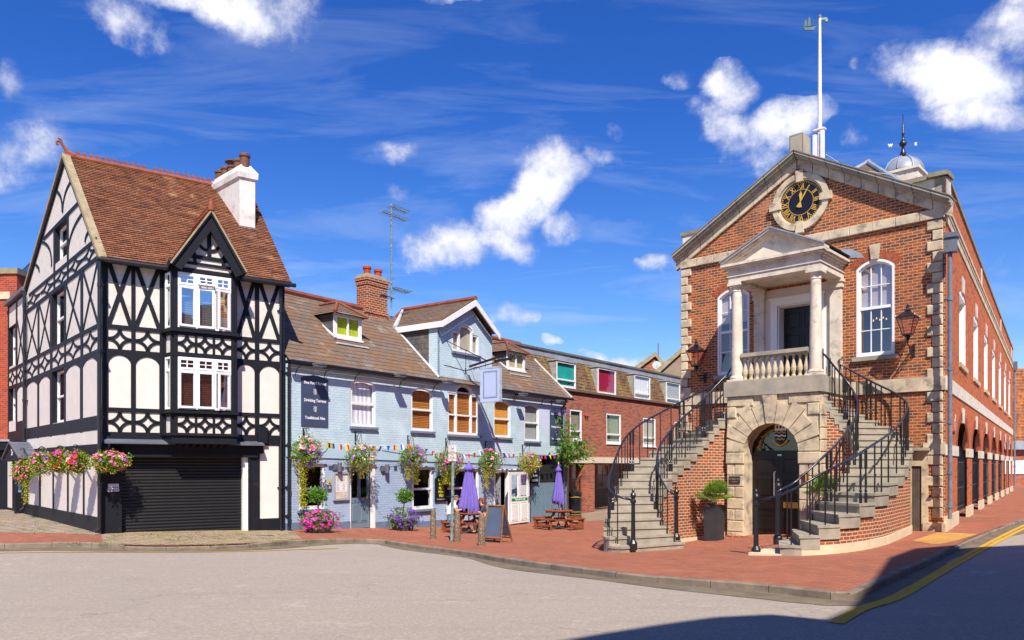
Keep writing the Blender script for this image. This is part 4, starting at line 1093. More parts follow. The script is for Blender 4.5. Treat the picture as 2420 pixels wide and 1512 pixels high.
def venetian(V, top, fill, meet=True):
    a, b = cV(V); c = (a+b)/2; w = (b-a)/2; zs = V[3]+.05
    inner = [rectp(V[0]+.07, a-.05, V[2]+.10, V[3]-.06), rectp(b+.05, V[1]-.07, V[2]+.10, V[3]-.06),
             [(a+.04, V[2]+.10), (b-.04, V[2]+.10)]+[(c+(w-.04)*math.cos(math.pi*i/10), zs+(top-zs-.09)*math.sin(math.pi*i/10)) for i in range(11)]]
    mb = MB().wall(venout(V, top, -.001), inner, .02, .08, back=.08)
    zm = V[2]+(V[3]-V[2])*.48
    if meet:
        mb.box(V[0]+.06, a-.04, .03, .09, zm-.03, zm+.03); mb.box(b+.04, V[1]-.06, .03, .09, zm-.03, zm+.03); mb.box(a+.03, b-.03, .03, .09, zm-.03, zm+.03); mb.box(a+.03, b-.03, .03, .09, zs-.03, zs+.02)
    w_ = mb.build('window', M_whitepaint, pub, PF)
    for i in inner: MB().wall(i, [], .065).build('pane', M_glass, w_, PF)
    MB().box(V[0]+.05, V[1]-.05, .13, .14, V[2]+.05, zs if meet else top-.05).build('blind' if meet else 'curtain', fill, w_, PF)
    MB().box(V[0]-.07, V[1]+.07, -.09, .05, V[2]-.08, V[2]).build('sill', M_sill, w_, PF)
    mb = MB(); pts = [(c+(w+.045)*math.cos(math.pi*i/12), zs+(top-zs+.015)*math.sin(math.pi*i/12)) for i in range(13)]; mb.band(pts, .07, -.015, .02); mb.build('arch_moulding', M_whitepaint, w_, PF)
venetian(V1, V1top, M_blind); venetian(V0, V0top, M_cream, False)
for g, t in ((G1, .44), (G2, .47), (G3, .5)):
    window(pub, PF, g[0], g[1], g[2], g[3], .03, .09, tran=(t,), mull=(.2,) if g is G3 else (), fmat=M_whitepaint, gmat=M_glassd, sill=S)
    MB().box(g[0]-.03, g[1]+.05, -.05, .02, g[3], g[3]+.05).build('drip_mould', M_publow, pub, PF)
def door(parent, fr, x0, x1, z0, z1, y, mat, panels, glazed, name='door', gm=None, th=.05):
    W, Hh = x1-x0, z1-z0
    gl = [rectp(x0+W*a, x0+W*b, z0+Hh*c, z0+Hh*d) for a, b, c, d in glazed]
    mb = MB().wall(rectp(x0, x1, z0, z1), gl, y, th, back=th)
    for a, b, c, d in panels:
        p = rectp(x0+W*a, x0+W*b, z0+Hh*c, z0+Hh*d); q = .035
        xa, xb, za1, zb1 = p[0][0], p[1][0], p[0][1], p[2][1]
        mb.band([(xa, za1), (xb, za1), (xb, zb1), (xa, zb1)], .025, y-.012, y+.01, closed=True)
        mb.bevbox(xa+q, xb-q, y-.014, y+.01, za1+q, zb1-q, .012)
    d_ = mb.build(name, mat, parent, fr)
    for g in gl: MB().wall(g, [], y+.02).build('pane', gm or M_glassd, d_, fr)
    return d_
zt = D1[3]
dr = door(pub, PF, pu(830), pu(878), D1[2]+.02, zt-.06, .10, M_pubdoor, [(.10, .45, .10, .42), (.55, .90, .10, .42)], [(.12, .44, .50, .94), (.56, .88, .50, .94)])
MB().box(pu(870), pu(872), .06, .10, D1[2]+.95, D1[2]+1.05).build('handle', M_gold2, dr, PF)
mb = MB(); mb.box(D1[1]-.10, D1[1], -.02, .12, -1, zt); mb.box(D1[0], D1[0]+.03, .0, .12, -1, zt); mb.box(D1[0], D1[1]-.1, -.0, .12, zt-.06, zt); mb.box(D1[0]-.03, D1[1]+.05, -.05, .0, zt, zt+.05); mb.build('door_frame', M_whitepaint, pub, PF)
mb = MB(); x0, x1, z0, z1 = D2; mb.box(x0, x0+.06, -.01, .15, -1.2, z1); mb.box(x1-.08, x1, -.01, .15, -1.2, z1); mb.box(x0, x1, -.01, .15, z1-.08, z1); mb.box(x0-.05, x1+1.3, -.05, .0, z1, z1+.06); mb.build('door_frame', M_whitepaint, pub, PF)
mb = MB(); mb.box(pu(1186), pu(1188), .1, 1.0, -1.2, z1-.1); mb.build('inner_partition', flat('grey lobby', (.32, .33, .38), .8), pub, PF)
# white half glazed door folded back against the wall
P2 = Fac(1203, 30.3, 2200, 1251)
dl = door(pub, P2, 0, P2.L, P2.z(1226, 1236), P2.z(1226, 1115), 0, M_whitepaint, [(.10, .45, .05, .40), (.56, .92, .05, .40)], [(.12, .44, .52, .95), (.56, .90, .52, .95)])
zg = P2.z(1226, 1115)-P2.z(1226, 1236); zb0 = P2.z(1226, 1236)
sg = MB().box(P2.L*.12, P2.L*.90, -.012, 0, zb0+zg*.44, zb0+zg*.49).build('door_sign', flat('safety green', (.01, .30, .06), .5), dl, P2)
text('lettering', 'Push pad to open', .125, M_signtxt, dl, P2, P2.L*.53, -.014, zb0+zg*.465, .002, bold=.002)
MB().box(P2.L*.58, P2.L*.88, .022, .026, zb0+zg*.54, zb0+zg*.74).build('notice', M_white, dl, P2)
mb = MB(); mb.lathe([(.09, 0), (.09, .01)], (0, 0, 0), 16); mb.xform(Matrix.Translation((P2.L*.73, .0, zb0+zg*.86)) @ Matrix.Rotation(R(90), 4, 'X')); mb.build('sticker', flat('violet sticker', (.25, .05, .42), .5), dl, P2)
MB().box(P2.L*.93, P2.L*1.0, -.05, 0, zb0+zg*.42, zb0+zg*.52).build('lock', M_steel, dl, P2)
# covered terrace at the far end
mb = MB(); mb.box(xr_, pu(1329), .9, .95, -1.5, zrec); mb.box(xr_, xr_+.04, .0, .9, -1.5, zrec); mb.build('terrace_wall', M_black, pub, PF)
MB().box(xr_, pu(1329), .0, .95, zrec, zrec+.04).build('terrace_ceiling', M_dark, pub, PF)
mb = MB(); fx0, fx1 = xr_+.02, pu(1330); ft_, fb_ = pz(1280, 1141), -1.5
mb.box(fx0, fx1, .05, .09, fb_, ft_)
k = -3.0
while k < fx1-fx0:
    a0 = max(0, k); # diagonal boards shown by raised cover strips
    t0 = (a0-k); pts = []
    x_s = k; z_s = ft_
    # strip from (x_s, ft_) to (x_s+H, fb_)
    Hh = ft_-fb_; xs0, xs1 = fx0+k, fx0+k+Hh
    ca, cb = max(xs0, fx0), min(xs1, fx1)
    if cb > ca+.05: mb.band([(ca, ft_-(ca-xs0)), (cb, ft_-(cb-xs0))], .012, .038, .05)
    k += .17
mb.build('boarded_screen', flat('blue grey boards', (.17, .27, .35), .6, .12, 3), pub, PF)
mb = MB(); mb.box(pu(1275), fx1, .10, .14, ft_, pz(1290, 1098)); mb.build('chalk_panel', M_dark, pub, PF)
MB().box(pu(1272), pu(1275.5), .0, .06, ft_-.1, zrec).build('terrace_post', M_sill, pub, PF)
MB().box(pu(1329)-.01, LP+.01, -.03, .3, -1.6, 2.1).build('end_pier', M_sill, pub, PF)
# --- main roof
ev = lambda x, dz=0: Vector((x, -.2, EP-.08+dz)); RZ = 7.5; RY = 2.72
mb = MB(); mb.slope(ev(-.02), ev(LP+.15), (-.02, RY, RZ), (LP+.15, RY, RZ), .21, .008, jit=.004)
mb.slope((LP+.15, 5.6, EP), (-.02, 5.6, EP), (LP+.15, RY, RZ), (-.02, RY, RZ), .4, .02)
proof = mb.build('roof', M_slate, pub, PF)
mslope = lambda y: EP-.08+(RZ-EP+.08)*(y+.2)/(RY+.2)
mb = MB(); mb.add([(LP, -.15, EP), (LP, 5.5, EP), (LP, RY, RZ-.05)], [(0, 1, 2)]); mb.build('end_gable', M_pub, pub, PF)
mb = MB(); mb.tube([(-.02, RY, RZ+.03), (gxa+.0, RY, RZ+.03)], .12, 8); mb.tube([(gxb, RY, RZ+.03), (LP+.15, RY, RZ+.03)], .12, 8); mb.build('ridge_tiles', M_ridge, proof, PF)
v0, v1 = Vector((LP+.16, -.22, EP-.05)), Vector((LP+.16, RY, RZ+.02)); mb = MB().tube([v0, v1], .05, 6); mb.build('verge', flat('pale mortar verge', (.55, .53, .48), .9, .3, 6, .4, 30), proof, PF)
# --- gable bay roof, cheeks, bargeboards
gm = pu(1109); gr_z = gapz+.20; ex = .08
fL, fR = (gxa-ex, pz(1034, 757)), (gxb+ex, pz(1168, 790))
ze = (fL[1]+fR[1])/2-.02
ym = lambda z: -.2+(RY+.2)*(z-EP+.08)/(RZ-EP+.08)
mb = MB()
mb.slope((gxa-ex, ym(ze), ze), (gxa-ex, -.30, ze), (gm, RY+.8, gr_z), (gm, -.30, gr_z), .2, .016)
mb.slope((gxb+ex, -.30, ze), (gxb+ex, ym(ze), ze), (gm, -.30, gr_z), (gm, RY+.8, gr_z), .2, .016)
mb.build('gable_roof', M_slate, pub, PF)
mb = MB(); mb.tube([(gm, -.32, gr_z+.03), (gm, RY+.8, gr_z+.03)], .11, 8); mb.tube([(gm, RY+.8, gr_z-.02), (gm-.3, RY+1.2, RZ)], .1, 6); mb.build('ridge_tiles', M_ridge, pub, PF)
mb = MB()
for sx, xe in ((-1, gxa-ex-.02), (1, gxb+ex+.02)):
    pts = [(xe, ze-.03), (gm, gr_z-.02), (gm, gr_z-.25), (xe, ze-.25)]
    mb.prism(pts if sx < 0 else pts[::-1], -.34, -.29)
mb.box(gxa-ex-.03, gxa-ex+.01, -.32, ym(ze)+.1, ze-.24, ze-.02)
mb.build('bargeboard', M_whitepaint, pub, PF)
MB().box(gxa, gxa+.12, .0, .42, EP-.3, ze).build('wall_return', M_pub, pub, PF)
mb = MB(); mb.quad((gxa+.02, .40, EP-.2), (gxa+.02, 2.6, EP-.2), (gxa+.02, 2.6, ze), (gxa+.02, .40, ze)); mb.quad((gxb-.02, .0, EP-.2), (gxb-.02, 2.6, EP-.2), (gxb-.02, 2.6, ze), (gxb-.02, .0, ze)); mb.build('hung_slate_cheek', M_slatehang, pub, PF)
mb = MB(); mb.tube([(gxa-ex-.05, ym(ze)-.1, ze-.02), (gm-.3, RY+.5, gr_z-.05)], [.09, .05], 6); mb.tube([(gxa-.03, -.1, mslope(-.1)+.03), (gxa-.03, ym(ze), ze)], .045, 6); mb.build('lead_flashing', flat('white flashing', (.62, .62, .62), .6, .3, 5), pub, PF)
# --- dormers
def dormer(pl, pr, q, zt_, curtain, label):
    x0, x1 = pu(pl, -q), pu(pr, -q); zb_ = mslope(q)-.02; xc = (x0+x1)/2
    D = MB(); D.quad((x0+.02, q+.02, zb_-.2), (x0+.02, q+2.2, zb_-.2), (x0+.02, q+2.2, zt_), (x0+.02, q+.02, zt_)); D.quad((x1-.02, q+.02, zb_-.2), (x1-.02, q+2.2, zb_-.2), (x1-.02, q+2.2, zt_), (x1-.02, q+.02, zt_))
    d_ = D.build('dormer', M_slatehang, pub, PF)
    if label: d_['label'] = label
    a, b = x0+.09, x1-.09; m = (a+b)/2
    MB().wall(rectp(x0, x1, zb_+.06, zt_+.02), [rectp(a+.03, m-.025, zb_+.19, zt_-.09), rectp(m+.025, b-.03, zb_+.19, zt_-.09)], q, .07, back=.07).box(x0-.03, x1+.03, q-.06, q+.02, zb_+.02, zb_+.08).build('window_frame', M_whitepaint, d_, PF)
    MB().quad((a, q+.04, zb_+.15), (b, q+.04, zb_+.15), (b, q+.04, zt_-.05), (a, q+.04, zt_-.05)).build('pane', M_glass, d_, PF)
    MB().box(a, b, q+.10, q+.11, zb_+.1, zt_-.03).build('curtain', curtain, d_, PF)
    rz_ = zt_+.50; e = .14; hy = q+.55
    r = MB()
    r.slope((x0-e, hy+1.3, zt_), (x0-e, q-.16, zt_), (xc, hy+1.3, rz_), (xc, hy, rz_), .18, .014)
    r.slope((x1+e, q-.16, zt_), (x1+e, hy+1.3, zt_), (xc, hy, rz_), (xc, hy+1.3, rz_), .18, .014)
    r.slope((x0-e, q-.16, zt_), (x1+e, q-.16, zt_), (xc, hy, rz_), (xc+.001, hy, rz_), .18, .014)
    r.build('dormer_roof', M_slate, d_, PF)
    t = MB()
    for p in ((x0-e, q-.18, zt_+.02), (x1+e, q-.18, zt_+.02)): t.tube([p, (xc, hy, rz_+.03)], .06, 6)
    t.tube([(xc, hy, rz_+.03), (xc, hy+1.2, rz_+.03)], .06, 6); t.build('ridge_tiles', M_ridge, d_, PF)
    MB().box(x0-.10, x1+.06, q-.28, q-.02, mslope(q-.2)-.02, mslope(q-.2)+.03).tube([(x0-.04, q-.1, zb_+.02), (x0-.06, q+1.0, zt_-.02)], .04, 5).build('flashing', flat('white flashing', (.62, .62, .62), .6, .3, 5), d_, PF)
dormer(790.5, 855, .98, 6.70, M_greenc, 'dormer with lime green curtains')
dormer(1199.5, 1241, .90, 6.62, flat('plain cream blind', (.55, .47, .28), .9, .1, 3), 'dormer with plain cream curtains')
# --- gutter, eaves board, brackets, pipes
mb = MB()
for a, b in ((0, gxa+.06), (gxb-.02, LP+.15)):
    mb.tube([(a, -.27, EP-.13), (b, -.27, EP-.13)], .062, 8); mb.box(a, b, -.14, .0, EP-.16, EP-.08)
mb.build('gutter', M_iron, pub, PF)
mb = MB(); mb.box(0, gxa, -.08, .0, EP-.28, EP-.18); mb.box(gxb, LP, -.08, .0, EP-.28, EP-.18); mb.build('eaves_moulding', M_pub, pub, PF)
for px in (703, 770, 842, 948, 1027, 1165, 1217, 1283):
    x = pu(px, .1); MB().tube([(x, -.30, EP-.2), (x, -.24, EP-.24), (x, -.10, EP-.28), (x-.03, -.03, EP-.5)], .014, 5).build('gutter_bracket', M_iron, pub, PF)
downpipe(pub, PF, pu(683, .08), gz(-6.2, 22)-.04, EP-.2, .08, brk=(.1, .27, .52, .95)); downpipe(pub, PF, pu(1329, .12), -.8, EP-.5, .12, brk=(.3, .5, .8))
MB().tube([(pu(1337, .25), -.27, EP-.2), (pu(1334, .2), -.2, EP-.42), (pu(1329, .12), -.12, EP-.55)], .05, 8).build('drainpipe', M_iron, pub, PF)
# --- brick chimney with two red pots, aerial mast strapped to it
cx0, cx1 = pu(866, -2.4), pu(917, -2.4); zc = 8.66
mb = MB(); mb.box(cx0+.03, cx1-.03, 2.4, 2.95, 6.5, zc-.25); mb.box(cx0, cx1, 2.37, 2.98, zc-.25, zc-.1); mb.box(cx0-.03, cx1+.03, 2.34, 3.01, zc-.1, zc); mb.box(cx0, cx1, 2.37, 2.98, 7.35, 7.45)
pc = mb.build('chimney', M_chim, pub, PF)
mb = MB(); capring(mb, cx0, cx1, 2.37, 2.98, zc, zc+.17, .03, -.08); mb.build('chimney_cap', M_coping, pc, PF)
for x in (cx0+.30, cx1-.25): MB().lathe([(.13, .1), (.13, .35), (.16, .38), (.16, .46), (.13, .48)], (x, 2.68, zc), 14).build('chimney_pot', M_redpot, pc, PF)
am = PF.w(pu(925, -2.6), -2.45, 0)
ant = thing('tv_aerial', 'tall aerial mast with two comb shaped aerials strapped to the brick chimney of the inn', 'aerial', frame=PF.M @ Matrix.Translation((pu(925, -2.45), 2.45, 0)))
Za = lambda y: 1.7+(1100-y)/FX*am.y
mb = MB().tube([(0, 0, Za(730)), (0, 0, Za(484))], .036, 6); mb.tube([(-.7, -.1, Za(703)), (.12, -.05, Za(706))], .025, 6); mb.build('mast', M_galv, ant)
def yagi(y, x0, x1, n, el, nm):
    mb = MB(); z = Za(y); mb.tube([(x0, 0, z), (x1, 0, z-.02)], .020, 5)
    for i in range(n):
        x = x0+(x1-x0)*i/(n-1); mb.tube([(x, -el, z+.03), (x, el, z-.03)], .011, 4); mb.box(x-.015, x+.015, -.02, .02, z-.02, z+.04)
    mb.build(nm, M_galv, ant)
yagi(490, -.05, .85, 10, .2, 'aerial'); yagi(510, -.45, .8, 11, .2, 'aerial'); yagi(682, .0, .95, 12, .22, 'aerial')
mb = MB()
for s in (1, -1):
    z = Za(682)+s*.28; mb.tube([(-.05, -.15, z-.12), (.15, -.15, z+.1), (.15, .15, z+.1), (-.05, .15, z-.12), (-.05, -.15, z-.12)], .008, 4)
mb.build('reflector', M_galv, ant)
# --- flood lamps under the eaves
for i, (px, py, lab) in enumerate(((752, 863, 'black flood lamp under the eaves above the left food sign board'), (943, 887, 'black flood lamp under the eaves between the first two upper sash windows'), (1055, 902, 'black flood lamp beside the gutter end above the arched triple window'), (1233, 932, 'black flood lamp above the upper window with lace curtains'), (1321, 948, 'black flood lamp at the far eaves corner by the drainpipe'))):
    o = .42; x, z = PF.uz(px, py, o); fr = PF.M @ Matrix.Translation((x, 0, z))
    t = thing('flood_lamp', lab, 'flood lamp', frame=fr, group='flood lamps under the inn eaves')
    mb = MB().box(-.17, .17, -.62, -.36, -.0, .05).prism([(-.17, -.05), (.17, -.05), (.14, 0), (-.14, 0)], -.60, -.38); mb.build('lamp_body', M_leadd, t)
    MB().box(-.14, .14, -.59, -.40, -.056, -.05).build('lens', M_steel, t)
    MB().box(-.02, .02, -.38, .0, -.01, .02).tube([(0, -.02, -.06), (0, -.02, .06)], .05, 6).build('arm', M_iron, t)
# --- painted sign boards
def lyre(mb, x, z, s, y):
    for q in (-1, 1): mb.band([(x+q*s*a, z+s*b) for a, b in ((0, -.3), (.28, -.2), (.34, .05), (.18, .28), (.28, .48), (.42, .42))], s*.07, y-.003, y)
    mb.band([(x, z-.4*s), (x, z+.55*s)], s*.06, y-.003, y); mb.band([(x-.3*s, z-.42*s), (x+.3*s, z-.42*s)], s*.06, y-.003, y); mb.band([(x-.1*s, z-.1*s), (x-.1*s, z+.4*s)], s*.03, y-.003, y); mb.band([(x+.1*s, z-.1*s), (x+.1*s, z+.4*s)], s*.03, y-.003, y)
def board(pl, pr, pt, pb_, rows, lab, icons):
    x0, x1, z0, z1 = PF.rect(pl, pr, pt, pb_)
    t = thing('sign_board', lab, 'sign', frame=PF.M @ Matrix.Translation(((x0+x1)/2, 0, z0)), group='tall navy sign boards on the inn')
    F = PF
    MB().prism(archp(x0, x1, z0, z1-.1, .10, 8), -.035, -.002).build('panel', M_sign, t, F)
    pc_ = (pl+pr)/2
    for s_, y in rows: text('lettering', s_, (x1-x0)*.118, M_signtxt, t, F, (x0+x1)/2, -.037, pz(pc_, y), .002, bold=.0035)
    mb = MB()
    for y in icons: lyre(mb, (x0+x1)/2, pz(pc_, y), .22*(x1-x0)/1.3, -.036)
    mb.build('emblem', M_signtxt, t, F)
board(711, 774, 887, 1007, [('Fine Food Served', 906), ('Drinking Terrace', 947), ('Traditional Ales', 988)], 'tall navy board lettered Fine Food Served beside the left drainpipe', (926, 967))
board(1299, 1326, 966, 1051, [('Fine Food Served', 979), ('Drinking Terrace', 1009), ('Traditional Ales', 1037)], 'narrow navy board half hidden by the climbing purple flowered shrub', (994, 1023))
# --- hanging pictorial sign, now blank
hx = pu(1100); A_ = PF.w(hx, 0, 0)
HM = Matrix.Translation(A_) @ Matrix.Rotation(math.atan2(PF.n.y, PF.n.x), 4, 'Z')
hs_ = thing('hanging_sign', 'blank pale blue pub sign hanging from a scrolled iron bracket', 'pub sign', frame=HM)
zt = 5.40
MB().box(.77, 1.66, -.05, .05, 4.08, 5.32).build('board', flat('sign pale blue', (.42, .50, .72), .5, .04, 2), hs_)
mb = MB()
for yy in (-.055,):
    for e, w in ((.13, .018), (.165, .009)): mb.band([(.77+e, 4.08+e), (1.66-e, 4.08+e), (1.66-e, 5.32-e), (.77+e, 5.32-e)], w, yy-.002, yy, closed=True)
mb.build('border_line', M_clock, hs_)
mb = MB(); mb.box(.75, .79, -.06, .06, 4.06, 5.34); mb.box(1.64, 1.68, -.06, .06, 4.06, 5.34); mb.box(.75, 1.68, -.06, .06, 5.30, 5.35); mb.box(.75, 1.68, -.06, .06, 4.05, 4.09); mb.build('board_frame', flat('sign grey frame', (.45, .50, .62), .5), hs_)
mb = MB(); mb.tube([(0, 0, 5.30), (2.25, 0, 5.62)], .022, 6); mb.tube([(.2, 0, 5.45), (1.6, 0, 5.70)], .045, 8); mb.tube([(1.35, .05, 5.56), (2.1, .05, 5.60)], .05, 8); mb.tube([(0, 0, 5.2), (0, 0, 5.4)], .03, 6)
for cx_, cz_, r_, s in ((.45, 5.33, .10, 1), (.7, 5.37, .08, -1), (1.75, 5.68, .10, 1), (2.05, 5.72, .09, -1), (2.32, 5.72, .08, 1)):
    mb.tube([(cx_+r_*(1-.12*i)*math.cos(s*i*.8), 0, cz_+r_*(1-.12*i)*math.sin(s*i*.8)) for i in range(8)], .012, 5)
for x in (.95, 1.5): mb.tube([(x, 0, 5.34), (x, 0, 5.60)], .012, 5)
mb.build('bracket', M_iron, hs_)
st_ = HM.inverted() @ PF.w(pu(1055), 0, pz(1055, 805)); ee = Vector((1.0, 0, 5.62)); st2 = HM.inverted() @ PF.w(pu(1049), 0, pz(1049, 862))
MB().tube([st_, ee], .016, 6).tube([st2, (0, 0, 5.3)], .014, 6).tube([(0.02, -.0, 6.1), (.02, 0, 5.4)], .012, 5).tube([(.02, 0, 6.1), (.95, 0, 5.62)], .012, 5).build('stay', M_iron, hs_)
# --- wall furniture of the ground floor
for px, py, lab in ((803, 1104, 'black up and down wall light above the menu case'), (915, 1107, 'black up and down wall light between blue door and window')):
    x, z = PF.uz(px, py, .15); t = thing('wall_light', lab, 'wall light', frame=PF.M @ Matrix.Translation((x, 0, z)), group='black wall lights beside the inn door')
    MB().tube([(0, -.15, -.14), (0, -.15, .14)], .07, 12).build('lamp_tube', M_leadd, t); MB().box(-.16, -.04, -.08, -.0, -.09, .09).box(-.06, 0, -.12, -.04, -.02, .02).build('back_box', M_leadd, t)
x0, x1, z0, z1 = PF.rect(786.5, 823.6, 1115, 1182)
t = thing('menu_case', 'grey framed menu case with white printed sheets beside the blue door', 'notice board', frame=PF.M @ Matrix.Translation((x0, 0, z0)))
w, h = x1-x0, z1-z0
MB().wall(rectp(0, w, 0, h), [rectp(.06, w-.06, .06, h-.06)], -.06, .05, back=.06).build('frame', flat('grey metal case', (.36, .38, .44), .4, .1), t)
MB().box(.05, w-.05, -.02, -.01, .05, h-.05).build('backboard', flat('cream board', (.62, .55, .46), .8), t)
mb = MB(); lm = MB()
for i in (0, 1):
    for j in (0, 1):
        xa = .09+i*(w-.16)/2; za1 = h*.30+j*h*.32; mb.box(xa, xa+(w-.22)/2, -.026, -.021, za1, za1+h*.30)
        for k in range(9): lm.box(xa+.03, xa+.03+(w-.22)/2*(.5+.3*((k*7+i) % 3)/3), -.028, -.0262, za1+h*.27-k*h*.028, za1+h*.27-k*h*.028+.008)
mb.build('menu_sheet', M_white, t); lm.build('print', flat('grey print', (.25, .25, .28), .8), t)
x0, x1, z0, z1 = PF.rect(773.5, 783, 1131, 1160)
t = thing('award_plaque', 'small yellow over navy plaque with an arch shape beside the menu case', 'plaque', frame=PF.M @ Matrix.Translation((x0, 0, z0)))
w, h = x1-x0, z1-z0; MB().box(0, w, -.02, 0, h*.5, h).build('upper_plate', flat('yellow plate', (.62, .52, .18), .5), t); MB().box(0, w, -.02, 0, 0, h*.5-.002).build('lower_plate', M_sign, t)
MB().prism([(w*.2, h*.55), (w*.8, h*.55), (w*.55, h*.72), (w*.5, h*.92), (w*.45, h*.72)], -.024, -.02).build('emblem', M_sign, t); MB().prism([(w*.2, h*.2), (w*.8, h*.2), (w*.5, h*.45)], -.024, -.02).build('emblem', flat('yellow plate', (.62, .52, .18), .5), t)
x0, x1, z0, z1 = PF.rect(1026.5, 1055, 1123, 1185)
t = thing('chalkboard', 'black arched chalkboard with yellow handwriting between the two ground floor windows', 'chalkboard', frame=PF.M @ Matrix.Translation((x0, 0, z0)))
w, h = x1-x0, z1-z0; MB().prism(archp(0, w, 0, h*.86, h*.14, 8), -.05, -.01).build('panel', M_clock, t)
M_chalk = flat('yellow chalk', (.60, .62, .03), .9, .1); M_chalkw = flat('white chalk', (.6, .65, .75), .9)
for i, (s_, f) in enumerate((('COLD', .82), ('BEER', .67), ('REAL', .51), ('PORK', .36), ('FREE', .22))): text('lettering', s_, h*.14, M_chalk, t, WM[t.name], w*.5, -.052, h*f, .002, bold=.004)
text('lettering', 'Fish, Potatoes, Salads', h*.06, M_chalkw, t, WM[t.name], w*.5, -.052, h*.09, .002)
x0, x1, z0, z1 = PF.rect(1252, 1271, 1118, 1140)
t = thing('chalkboard', 'small black chalkboard with white script behind the folded back white door', 'chalkboard', frame=PF.M @ Matrix.Translation((x0, 0, z0)))
w, h = x1-x0, z1-z0; MB().box(0, w, -.06, -.03, 0, h*1.9).build('panel', M_clock, t)
for s_, f in (('to', 1.35), ('down', .75), ('outside', .25)): text('lettering', s_, h*.42, M_chalkw, t, WM[t.name], w*.5, -.062, h*f, .002)
x0, x1, z0, z1 = PF.rect(704, 711, 1040, 1058)
t = tag(MB().box(0, .25, -.07, 0, 0, .30).build('meter_box', M_pub, None, PF.M @ Matrix.Translation((pu(704), 0, z0))), 'small pale blue box on the wall left of the first flower basket', 'junction box')
# cables
t = tag(MB().tube([(pu(px), -.03, pz(px, py)) for px, py in ((775, 1054), (768, 1066), (750, 1075), (735, 1074))], .008, 5).tube([(pu(px), -.03, pz(px, py)) for px, py in ((860, 1060), (900, 1064), (960, 1074), (1000, 1075), (1060, 1070), (1130, 1078), (1200, 1080), (1240, 1078))], .008, 5).tube([(pu(px), -.02, pz(px, py)) for px, py in ((1045, 893), (1130, 905))], .008, 5).build('cable', M_leadd, None, PF), 'dark cable looping along the wall below the bunting', 'cable')

# ================================================================== red brick flats beyond
RB = Fac(1225, 34.4, 2620, 1660); ru = RB.u; rzz = RB.z; LR = RB.L
fl_ = thing('red_brick_flats', 'red brick flats with mossy tiled mansard and white windows beyond the inn', 'block of flats', RB)
zt = rzz(1247, 815); zl1 = rzz(1247, 829); zle = rzz(1450, 934); zbeam1 = rzz(1400, 1080); zbeam0 = rzz(1400, 1094)
zt, zl1 = (rzz(1247, 815)+rzz(1607, 886))/2, (rzz(1247, 829)+rzz(1607, 897))/2
zle = (rzz(1307, 913)+rzz(1607, 960))/2
LW = [(1347, 1375.5, 967, 1041), (1433, 1468, 977, 1048.5), (1519.5, 1550, 987, 1055), (1594, 1614, 996, 1060)]
rc = [RB.rect(*w) for w in LW]
MB().wall([(0, zbeam1), (LR, zbeam1), (LR, zle), (0, zle)], [rectp(*r) for r in rc], 0, .1).build('wall', M_flat, fl_, RB)
MB().box(0, LR, .7, .75, zbeam1, zle).build('interior_backing', M_dim, fl_, RB)
for i, r in enumerate(rc):
    window(fl_, RB, *r, .02, .10, tran=(.27,), fill=(M_lace2, M_lace2, M_cream, M_dim)[i], fmat=M_white, sill=(.03, .05, .05, M_white), fillgap=.12)
MB().box(0, LR, -.12, 5, zle-.06, zle+.05).build('ledge', flat('brown ledge', (.17, .11, .08), .9, .3, 3), fl_, RB)
MY = .50
mb = MB(); mb.slope((0, -.02, zle+.05), (LR, -.02, zle+.05), (0, MY, zl1), (LR, MY, zl1), .16, .022, jit=.008); rf = mb.build('mansard_roof', M_mansard, fl_, RB)
MB().box(-.0, LR, MY-.04, 6, zl1-.04, zt-.03).build('lead_apron', M_lead, fl_, RB); MB().box(-.2, LR, MY-.10, 6.2, zt-.03, zt+.07).build('roof_coping', M_felt, fl_, RB)
MW = [(1315, 1361, 855, 916, M_teal, .25), (1413, 1456, 871, 932, M_crim, 0), (1499.5, 1537, 887, 944, M_whitec, .2), (1575, 1607.5, 903, 956, M_lace, .2)]
for a, b, c, d, fm, tr in MW:
    x0, x1, z0, z1 = RB.rect(a, b, c, d, .08)
    w = window(fl_, RB, x0, x1, z0, z1, -.08, .085, tran=(tr,) if tr else (), fill=fm, fmat=M_white, fillgap=.1)
    MB().add([(x0, -.07, z0), (x0, -.07, z1), (x0, MY*.9, z1), (x0, .05, z0), (x1, -.07, z0), (x1, -.07, z1), (x1, MY*.9, z1), (x1, .05, z0)], [(0, 1, 2, 3), (4, 5, 6, 7)]).box(x0-.05, x1+.05, -.12, MY*.9, z1, z1+.06).build('window_cheek', flat('weathered grey board', (.38, .36, .32), .9, .3, 4), w, RB)
MB().box(0, LR, -.03, .3, zbeam0, zbeam1).build('concrete_beam', flat('cream concrete', (.66, .58, .46), .9, .1, 2), fl_, RB)
MB().box(0, LR, .3, 6, zbeam1-.05, zbeam1).build('passage_ceiling', M_tarmac, fl_, RB)
cg = RB.w(ru(1394), 0, 0); zg0 = gz(cg.x, cg.y)
MB().box(ru(1382), ru(1406), .02, .55, zg0-.4, zbeam0).build('brick_pier', M_flat, fl_, RB)
MB().box(ru(1420, 0), LR, 3.8, 4.0, zg0-1, zbeam1).box(0, ru(1420), 3.8, 4.0, zg0-1, zbeam1).build('passage_wall', flat('dashed grey wall', (.42, .38, .35), .95, .3, 6, .5, 20), fl_, RB)
for a, b in ((1352, 1378), (1413, 1440)):
    x0, x1 = ru(a, -3.7), ru(b, -3.7); window(fl_, RB, x0, x1, zg0+1.0, zg0+2.5, 3.72, .09, mull=(.5,), fill=M_lace2, fmat=M_white)
